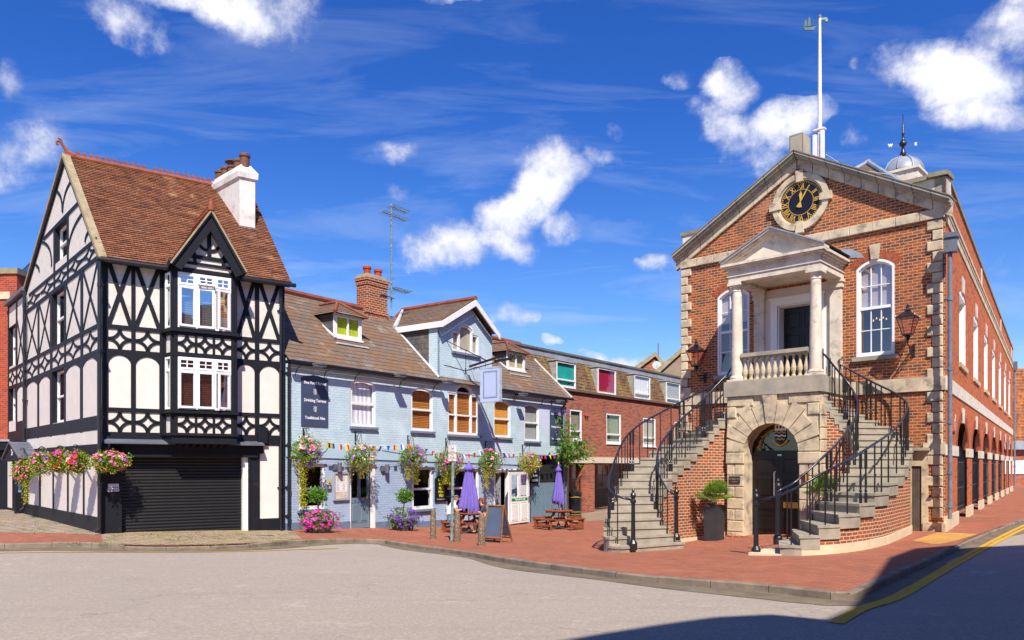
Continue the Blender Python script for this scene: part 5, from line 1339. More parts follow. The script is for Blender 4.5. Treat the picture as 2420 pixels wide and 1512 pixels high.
for px, py in ((1384, 981), (1590, 1004)):
    x, z = RB.uz(px, py); 
    for s in (-.09, .09): MB().tube([(x+s, 0, z), (x+s, -.08, z), (x+s, -.11, z-.06)], .05, 8).build('flue', M_redpot, fl_, RB)
MB().tube([(ru(1248, -2), 2, zt), (ru(1248, -2), 2, zt+.35)], .1, 10).tube([(ru(1248, -2), 2, zt+.35), (ru(1248, -2), 2, zt+.4)], .17, 10).build('flue', M_steel, fl_, RB)
# iron gates either side of the pier
def gate(pa, pb_, py0a, py0b, lab):
    x0, x1 = ru(pa, -.2), ru(pb_, -.2); p = RB.w(x0, -.2, 0); g = gz(p.x, p.y)
    t = thing('iron_gate', lab, 'gate', frame=RB.M @ Matrix.Translation((x0, .2, g)), group='black iron gates under the flats')
    w = x1-x0; h0 = RB.z(pa, py0a, -.2)-g; h1 = RB.z(pb_, py0b, -.2)-g; n = 12
    top = lambda f: h0+(h1-h0)*f**1.6
    mb = MB()
    for i in range(n+1): f = i/n; mb.tube([(w*f, 0, .08), (w*f, 0, top(f))], .014, 5)
    mb.build('bar_grille', M_iron, t); MB().tube([(w*i/8, 0, top(i/8)) for i in range(9)], .02, 6).tube([(0, 0, .12), (w, 0, .12)], .02, 6).tube([(0, 0, .9), (w, 0, .9)], .015, 6).build('rail', M_iron, t)
gate(1346, 1380, 1134, 1122, 'black barred gate with curved top left of the brick pier'); gate(1407, 1434, 1122, 1122, 'black barred gate right of the brick pier')
# gables of buildings beyond
def backgable(pts, Y, lab, roofpts, name='gabled_building', wallm=M_flat):
    (lx, ly), (ax, ay), (rx, ry) = pts
    A, B, C = P(lx, ly, Y), P(ax, ay, Y), P(rx, ry, Y)
    F = Matrix.Translation((B.x, Y, 0)); t = thing(name, lab, 'building', frame=F)
    l, a, r = A.x-B.x, 0, C.x-B.x; zb_ = min(A.z, C.z)-.5
    MB().prism([(l, 0), (r, 0), (r, C.z-.25), (0, B.z-.3), (l, A.z-.25)], 0, .3).box(l, r, .3, 9, 0, zb_-.4).build('wall', wallm, t)
    mb = MB(); mb.slope((l-.2, 12, A.z-.2), (l-.2, -.1, A.z-.2), (0, 12, B.z-.1), (0, -.1, B.z-.1), .25, .02); mb.slope((r+.2, -.1, C.z-.2), (r+.2, 12, C.z-.2), (0, -.1, B.z-.1), (0, 12, B.z-.1), .25, .02); mb.build('roof', M_mansard, t)
    mb = MB(); mb.band([(l-.2, A.z-.15), (0, B.z), (r+.2, C.z-.15)], .30, -.2, .12); mb.build('gable_coping', M_verge, t)
backgable([(1500, 872), (1547.5, 837), (1568, 866)], 52, 'small brick gable with sandy coping behind the flats roof', None)
backgable([(1556, 876), (1612, 826), (1668, 872)], 50, 'larger gable with slate hung face beside the town hall corner', None, wallm=M_tarmac)
dp = P(1552, 864, 50); t = thing('satellite_dish', 'grey satellite dish on a pole above the flats roof', 'satellite dish', loc=dp)
mb = MB(); o_ = len(mb.v); mb.lathe([(.02, 0), (.17, .015), (.29, .06), (.30, .07)], n=16); mb.xform(Matrix.Rotation(R(75), 4, 'X') @ Matrix.Rotation(R(0), 4, 'Z')); mb.build('dish', flat('dish grey', (.38, .42, .42), .5), t)
MB().tube([(0, 0, 0), (.0, -.3, -.1)], .012, 5).tube([(0, .05, -1.5), (0, .05, .1)], .02, 6).build('arm', M_galv, t)
t = tag(MB().tube([(0, 0, 0), (0, 0, 1.6)], .03, 6).build('roof_pole', M_pot, None, Matrix.Translation(P(1555.5, 866, 52.5))), 'thin rusty pole behind the small brick gable', 'pole')
# ================================================================== town hall
M_leadp = flat('lead grey pipe', (.19, .20, .25), .5, .3, 8)
HF = Fac(2235, 20.4, -730, 1610); HS = Fac(2235, 20.4, 2497, 2393); hu = HF.u; hz = HF.z; LH = HF.L; LSD = HS.L
hall = thing('town_hall', 'red brick town hall with stone quoins, clock pediment and pillared porch', 'town hall', HF)
ZC = 8.35; ZT = 9.50
WR = HF.rect(2024, 2114, 612, 841); WL = HF.rect(1696, 1771, 681, 885)
cu_ = LH/2
hh = [archp(w[0], w[1], w[2], w[3]-.22, .22, 8) for w in (WL, WR)]
dw = .62; dz0, dz1 = 3.62, 6.62
MB().wall([(0, -1.3), (LH, -1.3), (LH, 8.7), (cu_, 11.0), (0, 8.7)], hh+[rectp(cu_-dw, cu_+dw, dz0, dz1)], 0, .20).build('front_wall', M_hall, hall, HF)
backing(hall, HF, .3, LH-.3, 3.0, 8.2, 1.6, flat('pale room', (.30, .27, .29), .9))
for k, w in enumerate((WL, WR)):
    ww = window(hall, HF, w[0], w[1], w[2], w[3], .06, .10, rise=.22, tran=(.5,), vb=(.333, .667), hb=(.25, .75), fmat=M_white, gmat=glass('hall glass', refl=.22, gcol=(1, .80, .72)), thick=.07)
    x0, x1 = w[0], w[1]
    MB().box(x0-.10, x1+.10, -.10, .08, w[2]-.12, w[2]).build('sill', M_stonedark, ww, HF)
    MB().wall(archp(x0, x1, w[2], w[3]-.22, .22, 8), [archp(x0+.06, x1-.06, w[2]+.05, w[3]-.27, .20, 8)], .0, .06).build('outer_frame', M_white, ww, HF)
    MB().prism([(( x0+x1)/2-.10, w[3]+.0), ((x0+x1)/2+.10, w[3]+.0), ((x0+x1)/2+.15, w[3]+.42), ((x0+x1)/2-.15, w[3]+.42)], -.05, 0).build('keystone', M_stone, ww, HF)
    mb = MB(); c = (x0+x1)/2; W = (x1-x0)/2; Rr = (W*W+.22**2)/(.44); cz = w[3]-Rr; a0 = math.asin(W/Rr); n = 22
    for i in range(n):
        t0, t1 = -a0*1.1+2.2*a0*i/n, -a0*1.1+2.2*a0*(i+1)/n
        if abs(c+Rr*math.sin((t0+t1)/2)-c) < .13: continue
        g = .12*(t1-t0)
        mb.prism([(c+Rr*math.sin(t0+g), cz+Rr*math.cos(t0+g)), (c+Rr*math.sin(t1-g), cz+Rr*math.cos(t1-g)), (c+(Rr+.24)*math.sin(t1-g), cz+(Rr+.24)*math.cos(t1-g)), (c+(Rr+.24)*math.sin(t0+g), cz+(Rr+.24)*math.cos(t0+g))], -.006, .01)
    mb.build('brick_arch', flat('rubbed red brick', (.42, .10, .04), .85, .4, 9, .4, 40), ww, HF)
    MB().box(x0+.05, x1-.05, .16, .17, (w[2]+w[3])/2+(.0 if k else .3), w[3]-.05).build('blind', flat('pale roller blind', (.50, .46, .50), .9, .08, 2), ww, HF)  # added pale sheet, lightens the upper sash like a sky reflection
    # lit chandelier seen through the glass
    if k == 1:
        mb = MB()
        for i in range(5): mb.lathe([(.012, 0), (.016, .03), (.004, .06)], (x0+.18+.09*i, .9, w[2]+1.15+.05*(i % 2)), 6)
        mb.build('candle_lamp', emis('warm bulb', (1, .5, .12), 1.6), ww, HF)
def quoins(fr, xe, sgn, ztop, zbot, wl, ws, nm, gap=.024, h=.286, first=True, wrap=0.0, par=hall):
    mb = MB(); z = ztop; lng = first
    while z-h > zbot-.12:
        w = wl if lng else ws; a, b = (xe-w, xe) if sgn > 0 else (xe, xe+w)
        mb.bevbox(a, b, -.055, .0, z-h+gap, z, .022); z -= h; lng = not lng
    return mb.build(nm, M_stone, par, fr)
wl, ws = hu(2229)-hu(2191), hu(2229)-hu(2204)
for zt, zb in ((ZC-.02, 4.14), (3.70, 2.34), (1.98, .18)): quoins(HF, hu(2229), 1, zt, zb, wl, ws, 'quoin_stonework')
quoins(HF, .0, -1, ZC-.02, 4.14, wl, ws, 'quoin_stonework'); quoins(HF, .0, -1, 3.70, -.3, wl, ws, 'quoin_stonework')
mb = MB(); mb.box(0, LH, -.07, 0, 3.73, 4.11); mb.build('belt_course', M_stone, hall, HF)
mb = MB(); mb.box(hu(2183), LH, -.07, 0, 2.0, 2.32); mb.box(hu(2183), LH+.0, -.10, 0, -1, .16); mb.build('impost_block', M_stone, hall, HF)
# horizontal and raking cornices
mb = MB(); n = 13
for i in range(n):
    a, b = LH*i/n, LH*(i+1)/n-.008; mb.bevbox(a, b, -.09, .0, ZC, ZC+.26, .012)
mb.build('entablature_band', M_stone, hall, HF)
mb = MB(); m2 = MB(); n = 9; ze, zap = 8.80, 11.17
sl = (zap-ze)/(cu_+.16)
for s in (-1, 1):
    for i in range(n):
        f0, f1 = i/n, (i+1)/n-.004; X0, X1 = -.16+(cu_+.16)*f0, -.16+(cu_+.16)*f1
        Z0, Z1 = ze+(zap-ze)*f0, ze+(zap-ze)*f1
        mx = (lambda x: x) if s < 0 else (lambda x: LH-x)
        def pr(m, d0, d1, y0, y1):
            p = [(mx(X0), Z0-d1), (mx(X1), Z1-d1), (mx(X1), Z1-d0), (mx(X0), Z0-d0)]
            m.prism(p if s < 0 else p[::-1], y0, y1)
        pr(mb, .0, .07, -.34, .1); pr(mb, .07, .15, -.27, .1); pr(mb, .15, .20, -.17, .1); pr(m2, .20, .47, -.075, .05)
mb.build('raking_cornice', M_stonedark, hall, HF); m2.build('raking_frieze', M_stone, hall, HF)
mb = MB()
for s in (-1, 1):
    mx = (lambda x: x) if s < 0 else (lambda x: LH-x)
    p = [(mx(-.18), ze+.0), (mx(cu_), zap+.0), (mx(cu_), zap+.03), (mx(-.18), ze+.03)]; mb.prism(p if s < 0 else p[::-1], -.36, .35)
mb.build('lead_capping', M_coping, hall, HF)
# parapets
mb = MB(); mb.box(0, hu(1700), .15, .5, 8.5, ZT); mb.box(.0, .42, .10, .15, 8.5, ZT); mb.box(hu(2105), LH, .15, .5, 8.5, ZT); mb.box(hu(2192), LH, .10, .15, 8.5, ZT); mb.box(LH-.3, LH, .1, .55, 8.6, ZT); mb.build('parapet', M_stonew, hall, HF)
mb = MB(); mb.box(-.08, hu(1700), .06, .6, ZT, ZT+.12); mb.box(hu(2105), LH+.06, .06, .6, ZT, ZT+.12); mb.build('parapet_coping', M_coping, hall, HF)
MB().box(hu(1870), hu(1902), -.15, .45, 11.0, 11.72).bevbox(hu(1870)-.0, hu(1902)+.0, -.152, -.15, 11.1, 11.7, .03).build('pediment_block', M_stonedark, hall, HF)
# roofs
hx_, hy_, hz_ = cu_, 6.3, 12.7
hv = HF.M.inverted().to_3x3() @ Vector((HS.d.x, HS.d.y, 0))
mb = MB(); RL = LSD-1.0; bR = (LH-.5+hv.x*RL, .6+hv.y*RL, 9.0); bL = (.5+hv.x*RL, .6+hv.y*RL, 9.0); bT = (hx_+hv.x*(RL-9), hy_+hv.y*(RL-9), hz_)
mb.slope((LH-.5, .6, 9.0), bR, (hx_, hy_, hz_), bT, .25, .015); mb.slope(bL, (.5, .6, 9.0), bT, (hx_, hy_, hz_), .25, .015)
mb.slope((.5, .6, 9.0), (LH-.5, .6, 9.0), (hx_-.001, hy_, hz_), (hx_+.001, hy_, hz_), .25, .015)
q4 = 2.6; mb.slope((-.05+hv.x*q4, hv.y*q4, ze-.1), (-.05, .1, ze-.1), (cu_+hv.x*q4, hv.y*q4, zap-.05), (cu_, .1, zap-.05), .25, .015); mb.slope((LH-.3, .1, ze-.1), (LH-.3+hv.x*q4, hv.y*q4, ze-.1), (cu_, .1, zap-.05), (cu_+hv.x*q4, hv.y*q4, zap-.05), .25, .015)
hroof = mb.build('roof', M_slate, hall, HF)
mb = MB(); mb.tube([(hx_, hy_, hz_+.05), (LH-.5, .6, 9.05)], .08, 8); mb.tube([(hx_, hy_, hz_+.05), (.5, .6, 9.05)], .08, 8); mb.tube([(hx_, hy_, hz_+.05), (bT[0], bT[1], bT[2]+.05)], .12, 8); mb.build('lead_hip', M_lead, hroof, HF)
# cupola with wind vane
cp = Vector((cu_, 10.5, 0))
mb = MB(); mb.box(cu_-.72, cu_+.72, 9.78, 11.22, 12.2, 13.42); mb.box(cu_-.80, cu_+.80, 9.70, 11.30, 13.36, 13.46); cup = mb.build('cupola', M_stonew, hall, HF)
mb = MB(); mb.lathe([(.74, 0), (.74, .08), (.70, .22), (.60, .42), (.42, .58), (.20, .68), (.08, .72)], (cu_, 10.5, 13.46), 24); mb.build('lead_dome', M_lead, cup, HF, smooth=True)
mb = MB()
for k in range(8):
    a = math.pi/4*k; mb.tube([(cu_+r*math.cos(a), 10.5+r*math.sin(a), 13.46+z) for r, z in ((.76, .06), (.72, .22), (.62, .42), (.44, .60), (.20, .70))], .03, 5)
mb.build('dome_rib', M_lead, cup, HF)
vz = 14.16
mb = MB(); mb.lathe([(.14, 0), (.10, .22), (.06, .3), (.05, .42), (.13, .5), (.15, .56), (.10, .66), (.05, .72), (.04, .9), (.07, .95), (.03, 1.02), (.045, 1.25), (.02, 1.3), (.012, 1.75)], (cu_, 10.5, vz), 12)
mb.build('finial', M_iron, cup, HF, smooth=True)
vm = HF.M @ Matrix.Translation((cu_, 10.5, vz+.52)) @ Matrix.Rotation(R(34), 4, 'Z')
mb = MB(); mb.tube([(-.42, 0, 0), (.42, 0, 0)], .012, 5); mb.tube([(0, -.3, 0), (0, .3, 0)], .012, 5); mb.build('vane_arm', M_steel, cup, vm)
M_vw = flat('white vane letters', (.75, .75, .75), .5)
for s_, x in (('W', -.48), ('E', .48)): text('vane_letter', s_, .15, M_vw, cup, vm, x, 0, .0, .008, bold=.012)
# flag pole with galleon vane
fp = HF.M @ Matrix.Translation((HF.u(1937.5, -1.2), 1.2, 0)); fY = (HF.M @ Vector((HF.u(1937.5, -1.2), 1.2, 0))).y
fz = lambda y: 1.7+(1100-y)/FX*fY
pole = thing('flag_pole', 'tall peeling white flag pole with galleon vane behind the clock pediment', 'flag pole', frame=fp)
mb = MB().tube([(0, 0, 10.2), (0, 0, fz(300)), (0, 0, fz(180)), (.0, 0, fz(42))], [.07, .065, .055, .038], 10); mb.build('pole', flat('peeling white pole', (.78, .76, .76), .6, .1, 6, .2, 30, stain=((.40, .22, .14), 3, .6, .75)), pole)
mb = MB()
for x, zt in ((-.13, 318), (.11, 312), (.03, 310)): mb.box(x-.05, x+.05, -.12 if x != .03 else .06, -.02 if x != .03 else .14, 10.2, fz(zt))
mb.box(-.17, .17, -.10, .10, fz(308), fz(305)); mb.build('tabernacle_post', flat('peeling white post', (.80, .78, .78), .6, .08, 6, .2, 30, stain=((.42, .2, .12), 5, .62, .78)), pole)
vM = fp @ Matrix.Rotation(R(40), 4, 'Z'); mb = MB(); zg = fz(66)
mb.prism([(-.52, zg+.06), (-.46, zg-.06), (-.20, zg-.06), (-.08, zg+.10), (-.16, zg+.04), (-.44, zg+.02)], -.02, .02)
for x, h in ((-.44, .32), (-.33, .40), (-.20, .26)): mb.tube([(x, 0, zg), (x, 0, zg+h)], .010, 4)
for x, h in ((-.43, .26), (-.32, .33)): mb.prism([(x-.06, zg+.08), (x+.04, zg+.07), (x+.02, zg+h), (x-.03, zg+h)], -.008, .008)
mb.tube([(-.5, 0, zg+.03), (0, 0, zg+.12)], .012, 4); mb.build('galleon_vane', flat('green copper', (.10, .17, .17), .6), pole, vM)
MB().box(.03, .22, -.02, .02, fz(48), fz(42)).box(.16, .24, -.03, .03, fz(52), fz(46)).lathe([(.05, 0), (.06, .05), (.02, .1)], (0, 0, fz(42)), 8).build('truck', M_galv, pole, vM)
t = tag(MB().tube([P(1951, 364, 24.3), P(1985, 386, 24.3), P(2030, 400, 24.3), P(2080, 409, 24.3), P(2125, 415, 24.3)], .010, 4).build('stay_cable', M_whitepaint, None), 'thin pale stay wire running from the flag pole foot over the roof', 'cable')
# clock
ccu, ccz = HF.uz(1893, 478); CM = HF.M @ Matrix.Translation((ccu, 0, ccz))
def disc(mb, r0, r1, y0, y1, n=40):
    for i in range(n):
        a, b = 2*math.pi*i/n, 2*math.pi*(i+1)/n
        c0, s0, c1, s1 = math.cos(a), math.sin(a), math.cos(b), math.sin(b)
        mb.add([(r0*c0, y0, r0*s0), (r1*c0, y0, r1*s0), (r1*c1, y0, r1*s1), (r0*c1, y0, r0*s1)], [(0, 1, 2, 3)])
        if y1 != y0: mb.add([(r1*c0, y0, r1*s0), (r1*c0, y1, r1*s0), (r1*c1, y1, r1*s1), (r1*c1, y0, r1*s1)], [(0, 1, 2, 3)]); mb.add([(r0*c0, y0, r0*s0), (r0*c0, y1, r0*s0), (r0*c1, y1, r0*s1), (r0*c1, y0, r0*s1)], [(0, 1, 2, 3)])
mb = MB(); disc(mb, .70, .86, -.10, .0); disc(mb, .64, .70, -.06, .0)
for k in range(4):
    s = len(mb.v); mb.prism([(-.10, .60), (.10, .60), (.12, .94), (-.12, .94)], -.14, .0); mb.xform(Matrix.Rotation(math.pi/2*k, 4, 'Y'), s)
clk = mb.build('clock', M_stone, hall, CM)
mb = MB(); disc(mb, .0, .64, -.02, .0); mb.build('clock_face', M_clock, clk, CM)
mb = MB(); disc(mb, .375, .39, -.024, -.024)
for k in range(60):
    s = len(mb.v); mb.box(-.009, .009, -.026, -.022, .555, .60); mb.xform(Matrix.Rotation(2*math.pi*k/60, 4, 'Y'), s)
disc(mb, .60, .612, -.024, -.024)
for k, num in enumerate(['XII', 'I', 'II', 'III', 'IIII', 'V', 'VI', 'VII', 'VIII', 'IX', 'X', 'XI']):
    a = 2*math.pi*k/12; cu2 = bpy.data.curves.new('t', 'FONT'); cu2.body = num; cu2.size = .17; cu2.align_x = 'CENTER'; cu2.align_y = 'CENTER'; cu2.offset = .003
    tt = bpy.data.objects.new('t', cu2); sc.collection.objects.link(tt); me = bpy.data.meshes.new_from_object(tt.evaluated_get(bpy.context.evaluated_depsgraph_get())); bpy.data.objects.remove(tt)
    MM = Matrix.Rotation(a, 4, 'Y') @ Matrix.Translation((0, -.025, .47)) @ Matrix.Rotation(math.pi/2, 4, 'X') @ Matrix.Scale(1.3, 4, Vector((0, 1, 0)))
    mb.add([MM @ v.co for v in me.vertices], [tuple(p.vertices) for p in me.polygons]); bpy.data.meshes.remove(me)
mb.build('numerals', M_gold2, clk, CM)
for ang, ln, wd_, y in ((1.5, .34, .05, -.05), (31, .56, .03, -.065)):
    mb = MB(); mb.prism([(-.045, -.16), (.045, -.16), (.014, 0), (wd_*.7, ln*.45), (wd_ if ln < .4 else .016, ln*.62), (.0, ln), (-(wd_ if ln < .4 else .016), ln*.62), (-wd_*.7, ln*.45), (-.014, 0)], y, y+.01)
    mb.xform(Matrix.Rotation(R(ang), 4, 'Y')); mb.build('clock_hand', M_gold2, clk, CM)
# ------------------------------------------------ porch
OP = 1.6
ul, ur = HF.u(1742, OP), HF.u(1928, OP); mid = (ul+ur)/2
ZB = 4.20; ZA = 7.14
def column(x, o, nm='column'):
    prof = [(.215, 0), (.215, .06), (.20, .07), (.215, .10), (.20, .15), (.17, .17), (.168, .2), (.165, .9), (.140, 2.66), (.155, 2.68), (.155, 2.70), (.142, 2.71), (.145, 2.78), (.185, 2.84), (.20, 2.86)]
    mb = MB().lathe(prof, (x, -o, ZB), 20).box(x-.21, x+.21, -o-.21, -o+.21, ZA-.09, ZA).box(x-.22, x+.22, -o-.22, -o+.22, ZB-.0, ZB+.05)
    return mb
column(ul, OP).build('column', M_stonew, hall, HF, smooth=False); column(ur, OP).build('column', M_stonew, hall, HF)
for x in (ul, ur):
    MB().box(x-.16, x+.16, -.14, 0, 3.7, ZA-.25).box(x-.20, x+.20, -.18, 0, ZA-.25, ZA-.19).box(x-.19, x+.19, -.17, 0, ZA-.19, ZA-.09).box(x-.22, x+.22, -.20, 0, ZA-.09, ZA).box(x-.20, x+.20, -.18, 0, ZB-.05, ZB+.12).build('pilaster', M_stonew, hall, HF)
ex0, ex1 = ul-.19, ur+.19; of = OP+.19
mb = MB()
def ring(z0, z1, e, solid=False):
    if solid: mb.box(ex0-e, ex1+e, -of-e, 0, z0, z1)
    else:
        mb.box(ex0-e, ex1+e, -of-e, -of+.38, z0, z1); mb.box(ex0-e, ex0+.38, -of+.38, 0, z0, z1); mb.box(ex1-.38, ex1+e, -of+.38, 0, z0, z1)
ring(ZA, ZA+.16, 0); ring(ZA+.16, ZA+.19, .03); ring(ZA+.19, ZA+.36, .0, True); ring(ZA+.36, ZA+.41, .05, True); ring(ZA+.41, ZA+.46, .12, True); ring(ZA+.46, ZA+.53, .17, True)
mb.build('porch_entablature', M_stonew, hall, HF)
zp0 = ZA+.53; zp1 = zp0+.83; e = .17
mb = MB(); mb.prism([(ex0-.02, zp0), (ex1+.02, zp0), (mid, zp1-.12)], -of+.06, -of+.2)
for s in (-1, 1):
    xe = ex0-e if s < 0 else ex1+e
    for d0, d1, y in ((.0, .07, -of-e), (.07, .14, -of-e+.06), (.14, .19, -of-.04)):
        p = [(xe, zp0+.10-d1), (mid, zp1-d1), (mid, zp1-d0), (xe, zp0+.10-d0)]; mb.prism(p if s < 0 else p[::-1], y, -of+.2)
mb.build('porch_pediment', M_stonew, hall, HF)
mb = MB()
for s in (-1, 1):
    xe = ex0-e-.03 if s < 0 else ex1+e+.03
    mb.add([(xe, -of-e-.03, zp0+.10), (mid, -of-e-.03, zp1+.02), (mid, 0, zp1+.02), (xe, 0, zp0+.10), (xe, -of-e-.03, zp0+.06), (mid, -of-e-.03, zp1-.02)], [(0, 1, 2, 3), (4, 5, 1, 0)])
mb.add([(ex1+e, -.01, zp0+.05), (ex1+e+.42, -.01, zp0-.02), (ex1+e+.30, -.01, zp0+.14), (ex1+e+.20, -.01, zp0+.20), (ex1+e+.05, -.01, zp0+.30), (ex1-.1, -.01, zp0+.36)], [(0, 1, 2, 3, 4, 5)])
mb.build('porch_roof', M_lead, hall, HF)
MB().box(ex0+.38, ex1-.38, -of+.38, 0, ZA+.10, ZA+.15).build('porch_ceiling', M_stonew, hall, HF)
MB().box(ul+.16, cu_-dw-.20, -.03, 0, 3.6, ZA).box(cu_+dw+.20, ur-.16, -.03, 0, 3.6, ZA).box(cu_-dw-.2, cu_+dw+.2, -.03, 0, dz1+.18, ZA).build('porch_back_wall', M_smooth, hall, HF)
MB().box(cu_-dw-.20, cu_-dw, -.09, 0, 3.6, dz1+.18).box(cu_+dw, cu_+dw+.20, -.09, 0, 3.6, dz1+.18).box(cu_-dw, cu_+dw, -.09, 0, dz1, dz1+.18).box(cu_-dw-.24, cu_+dw+.24, -.13, 0, dz1+.18, dz1+.24).box(cu_-dw, cu_-dw+.03, 0, .36, dz0, dz1).box(cu_+dw-.03, cu_+dw, 0, .36, dz0, dz1).box(cu_-dw, cu_+dw, 0, .36, dz1-.03, dz1).build('door_surround', M_white, hall, HF)
door(hall, HF, cu_-dw+.03, cu_+dw-.03, dz0, dz1-.03, .36, M_blackg, [(.08, .46, .05, .30), (.54, .92, .05, .30), (.08, .46, .35, .72), (.54, .92, .35, .72), (.08, .46, .78, .95), (.54, .92, .78, .95)], [])
# balustrade
bx0_, bx1_ = ul+.17, ur-.17; nbal = 11
bal = MB().box(bx0_, bx1_, -OP-.13, -OP+.13, 4.90, 5.01).box(bx0_, bx1_, -OP-.10, -OP+.10, 4.86, 4.90).build('balustrade_rail', M_stonedark, hall, HF)
for k in range(nbal):
    x = bx0_+(bx1_-bx0_)*(k+.5)/nbal
    MB().lathe([(.06, 0), (.06, .03), (.04, .05), (.045, .09), (.07, .16), (.075, .24), (.055, .34), (.032, .44), (.03, .5), (.045, .53), (.03, .55), (.05, .58), (.06, .60)], (x, -OP, ZB+.04), 10).box(x-.065, x+.065, -OP-.065, -OP+.065, ZB, ZB+.04).box(x-.065, x+.065, -OP-.065, -OP+.065, ZB+.63, 4.86).build('baluster', flat('ochre lichened stone', (.56, .46, .31), .9, .25, 5, .3, 40, col2=(.42, .36, .26), stain=((.55, .38, .10), 3, .55, .75)), bal, HF)
# --- rusticated arch block
OB = 1.82
kx0, kx1 = HF.u(1717, OB), HF.u(1937, OB); ax0, ax1 = HF.u(1757, OB), HF.u(1887, OB); aw = (ax1-ax0)/2; am_ = (ax0+ax1)/2
zsp = 2.10; ztop = 3.74; gy = -.62
HO = archp(ax0, ax1, -1.2, zsp, aw, 20)
MB().wall([(kx0, -1.2), (kx1, -1.2), (kx1, ztop), (kx0, ztop)], [HO], -OB+.04, .60).box(kx0, kx0+.05, -OB+.04, 0, -1.2, ztop).box(kx1-.05, kx1, -OB+.04, 0, -1.2, ztop).build('porch_base', M_stone, hall, HF)
MB().box(kx0-.06, kx1+.06, -OB-.06, 0, ztop, ZB-.02).box(kx0-.02, kx1+.02, -OB-.02, -.0, ZB-.02, ZB).build('landing_slab', M_stonedark, hall, HF)
mb = MB(); m2 = MB()
def blk(x0, x1, z0, z1, side=False): mb.bevbox(x0+.008, x1-.008, -OB, -OB+.045, z0+.010, z1-.010, .018)
hc = .335; z = zsp-.02; row = 0; pz_rows = []
while z > -.9: pz_rows.append((z-hc, z)); z -= hc
for row, (z0, z1) in enumerate(pz_rows):
    for xa, xb in ((kx0, ax0), (ax1, kx1)):
        if row == 0: mb.bevbox(xa-.02, xb+.02, -OB-.03, -OB+.05, z0+.01, z1, .02)
        elif row % 2: xm_ = xa+(xb-xa)*.47; blk(xa, xm_, z0, z1); blk(xm_, xb, z0, z1)
        else: blk(xa, xb, z0, z1)
# right flank of the block
fr_side = HF.M @ Matrix.Translation((kx1, -OB, 0)) @ Matrix.Rotation(math.pi/2, 4, 'Z')
for row, (z0, z1) in enumerate(pz_rows+[(zsp-.02+hc*i, zsp-.02+hc*(i+1)) for i in range(5)]):
    if z1 > ztop+.01: continue
    m2.bevbox(.0, .42 if row % 2 else .62, -.04, .0, z0+.01, z1-.01, .018); m2.bevbox(.43 if row % 2 else .63, 1.2, -.04, .0, z0+.01, z1-.01, .018)
m2.build('flank_stonework', M_stone, hall, fr_side)
fr_r = HF.M @ Matrix.Translation((ax0, -OB, 0)) @ Matrix.Rotation(math.pi/2, 4, 'Z')
# voussoirs and spandrel courses
nv = 11; Ro = aw+.60
for i in range(nv):
    a0, a1 = math.pi*i/nv+.012, math.pi*(i+1)/nv-.012; am2 = (a0+a1)/2
    ro = Ro if i % 2 == 0 else Ro+.14
    if i == nv//2: ro = ztop-zsp-.0
    def pt(r, a, lim=True):
        x, z_ = am_+r*math.cos(a), zsp+r*math.sin(a)
        return (min(max(x, kx0+.01), kx1-.01), min(z_, ztop-.005))
    if i == nv//2:
        p = [pt(aw, a0), pt((ztop-zsp)/math.sin(a0)-.0, a0), pt((ztop-zsp)/math.sin(a1)-.0, a1), pt(aw, a1)]
        mb.prism(p[::-1], -OB-.05, -OB+.05); continue
    p = [pt(aw, a0), pt(ro, a0), pt(ro, a1), pt(aw, a1)]
    mb.prism(p[::-1], -OB-.008, -OB+.05)
for i in range(5):
    z0, z1 = zsp+hc*i*1.0, min(zsp+hc*(i+1), ztop); zm = (z0+z1)/2-zsp
    if z1-z0 < .1: continue
    rr = Ro+.16; hx2 = math.sqrt(max(0, rr*rr-zm*zm)) if zm < rr else 0
    for s in (-1, 1):
        xe = am_+s*hx2
        a, b = (kx0, xe) if s < 0 else (xe, kx1)
        if b-a > .08 and (s*(xe-am_)) > .1: blk(a, b, z0, z1)
mb.build('rusticated_stonework', M_stone, hall, HF)
# doors and fanlight in the arch
yD = -OB+.58
zd0 = -.36; zd1 = zsp-.02
for a, b, h in ((ax0, am_-.004, 1), (am_+.004, ax1, -1)):
    d_ = door(hall, HF, a, b, zd0, zd1, yD, M_blackg, [(.16, .86, .06, .24), (.16, .86, .30, .42), (.16, .86, .47, .68), (.16, .86, .74, .93)], [])
    if h > 0: MB().tube([(b-.10, yD-.02, zd0+1.15), (b-.10, yD-.08, zd0+1.18), (b-.10, yD-.08, zd0+1.85), (b-.10, yD-.02, zd0+1.88)], .022, 8).build('pull_handle', M_steel, d_, HF)
    else:
        MB().box(a+.15, a+.65, yD-.03, yD, zd0+.83, zd0+1.0).build('letter_plate', M_gold, d_, HF)
        MB().box(a-.02, a+.10, yD-.05, yD, zd1-.10, zd1-.05).build('door_closer', M_steel, d_, HF)
fan = archp(ax0+.02, ax1-.02, zsp+.04, zsp+.05, aw-.03, 20)
fl2 = MB().wall(archp(ax0, ax1, zsp-.02, zsp, aw, 20), [fan], yD-.01, .06).build('fanlight', M_blackg, hall, HF)
MB().wall(fan, [], yD+.02).build('pane', glass('fanlight glass', refl=.09), fl2, HF)
MB().box(ax0-.2, ax1+.2, yD+.35, yD+.4, zd0, 3.6).build('interior_backing', M_dark, hall, HF)
txt = 'Poole Register Office & Ceremony'; n = len(txt); rt = aw-.20
wds = [.55 if c in 'ilrt ' else (1.35 if c in 'mMOR&C' else 1.0) for c in txt]; tot = sum(wds); acc = 0
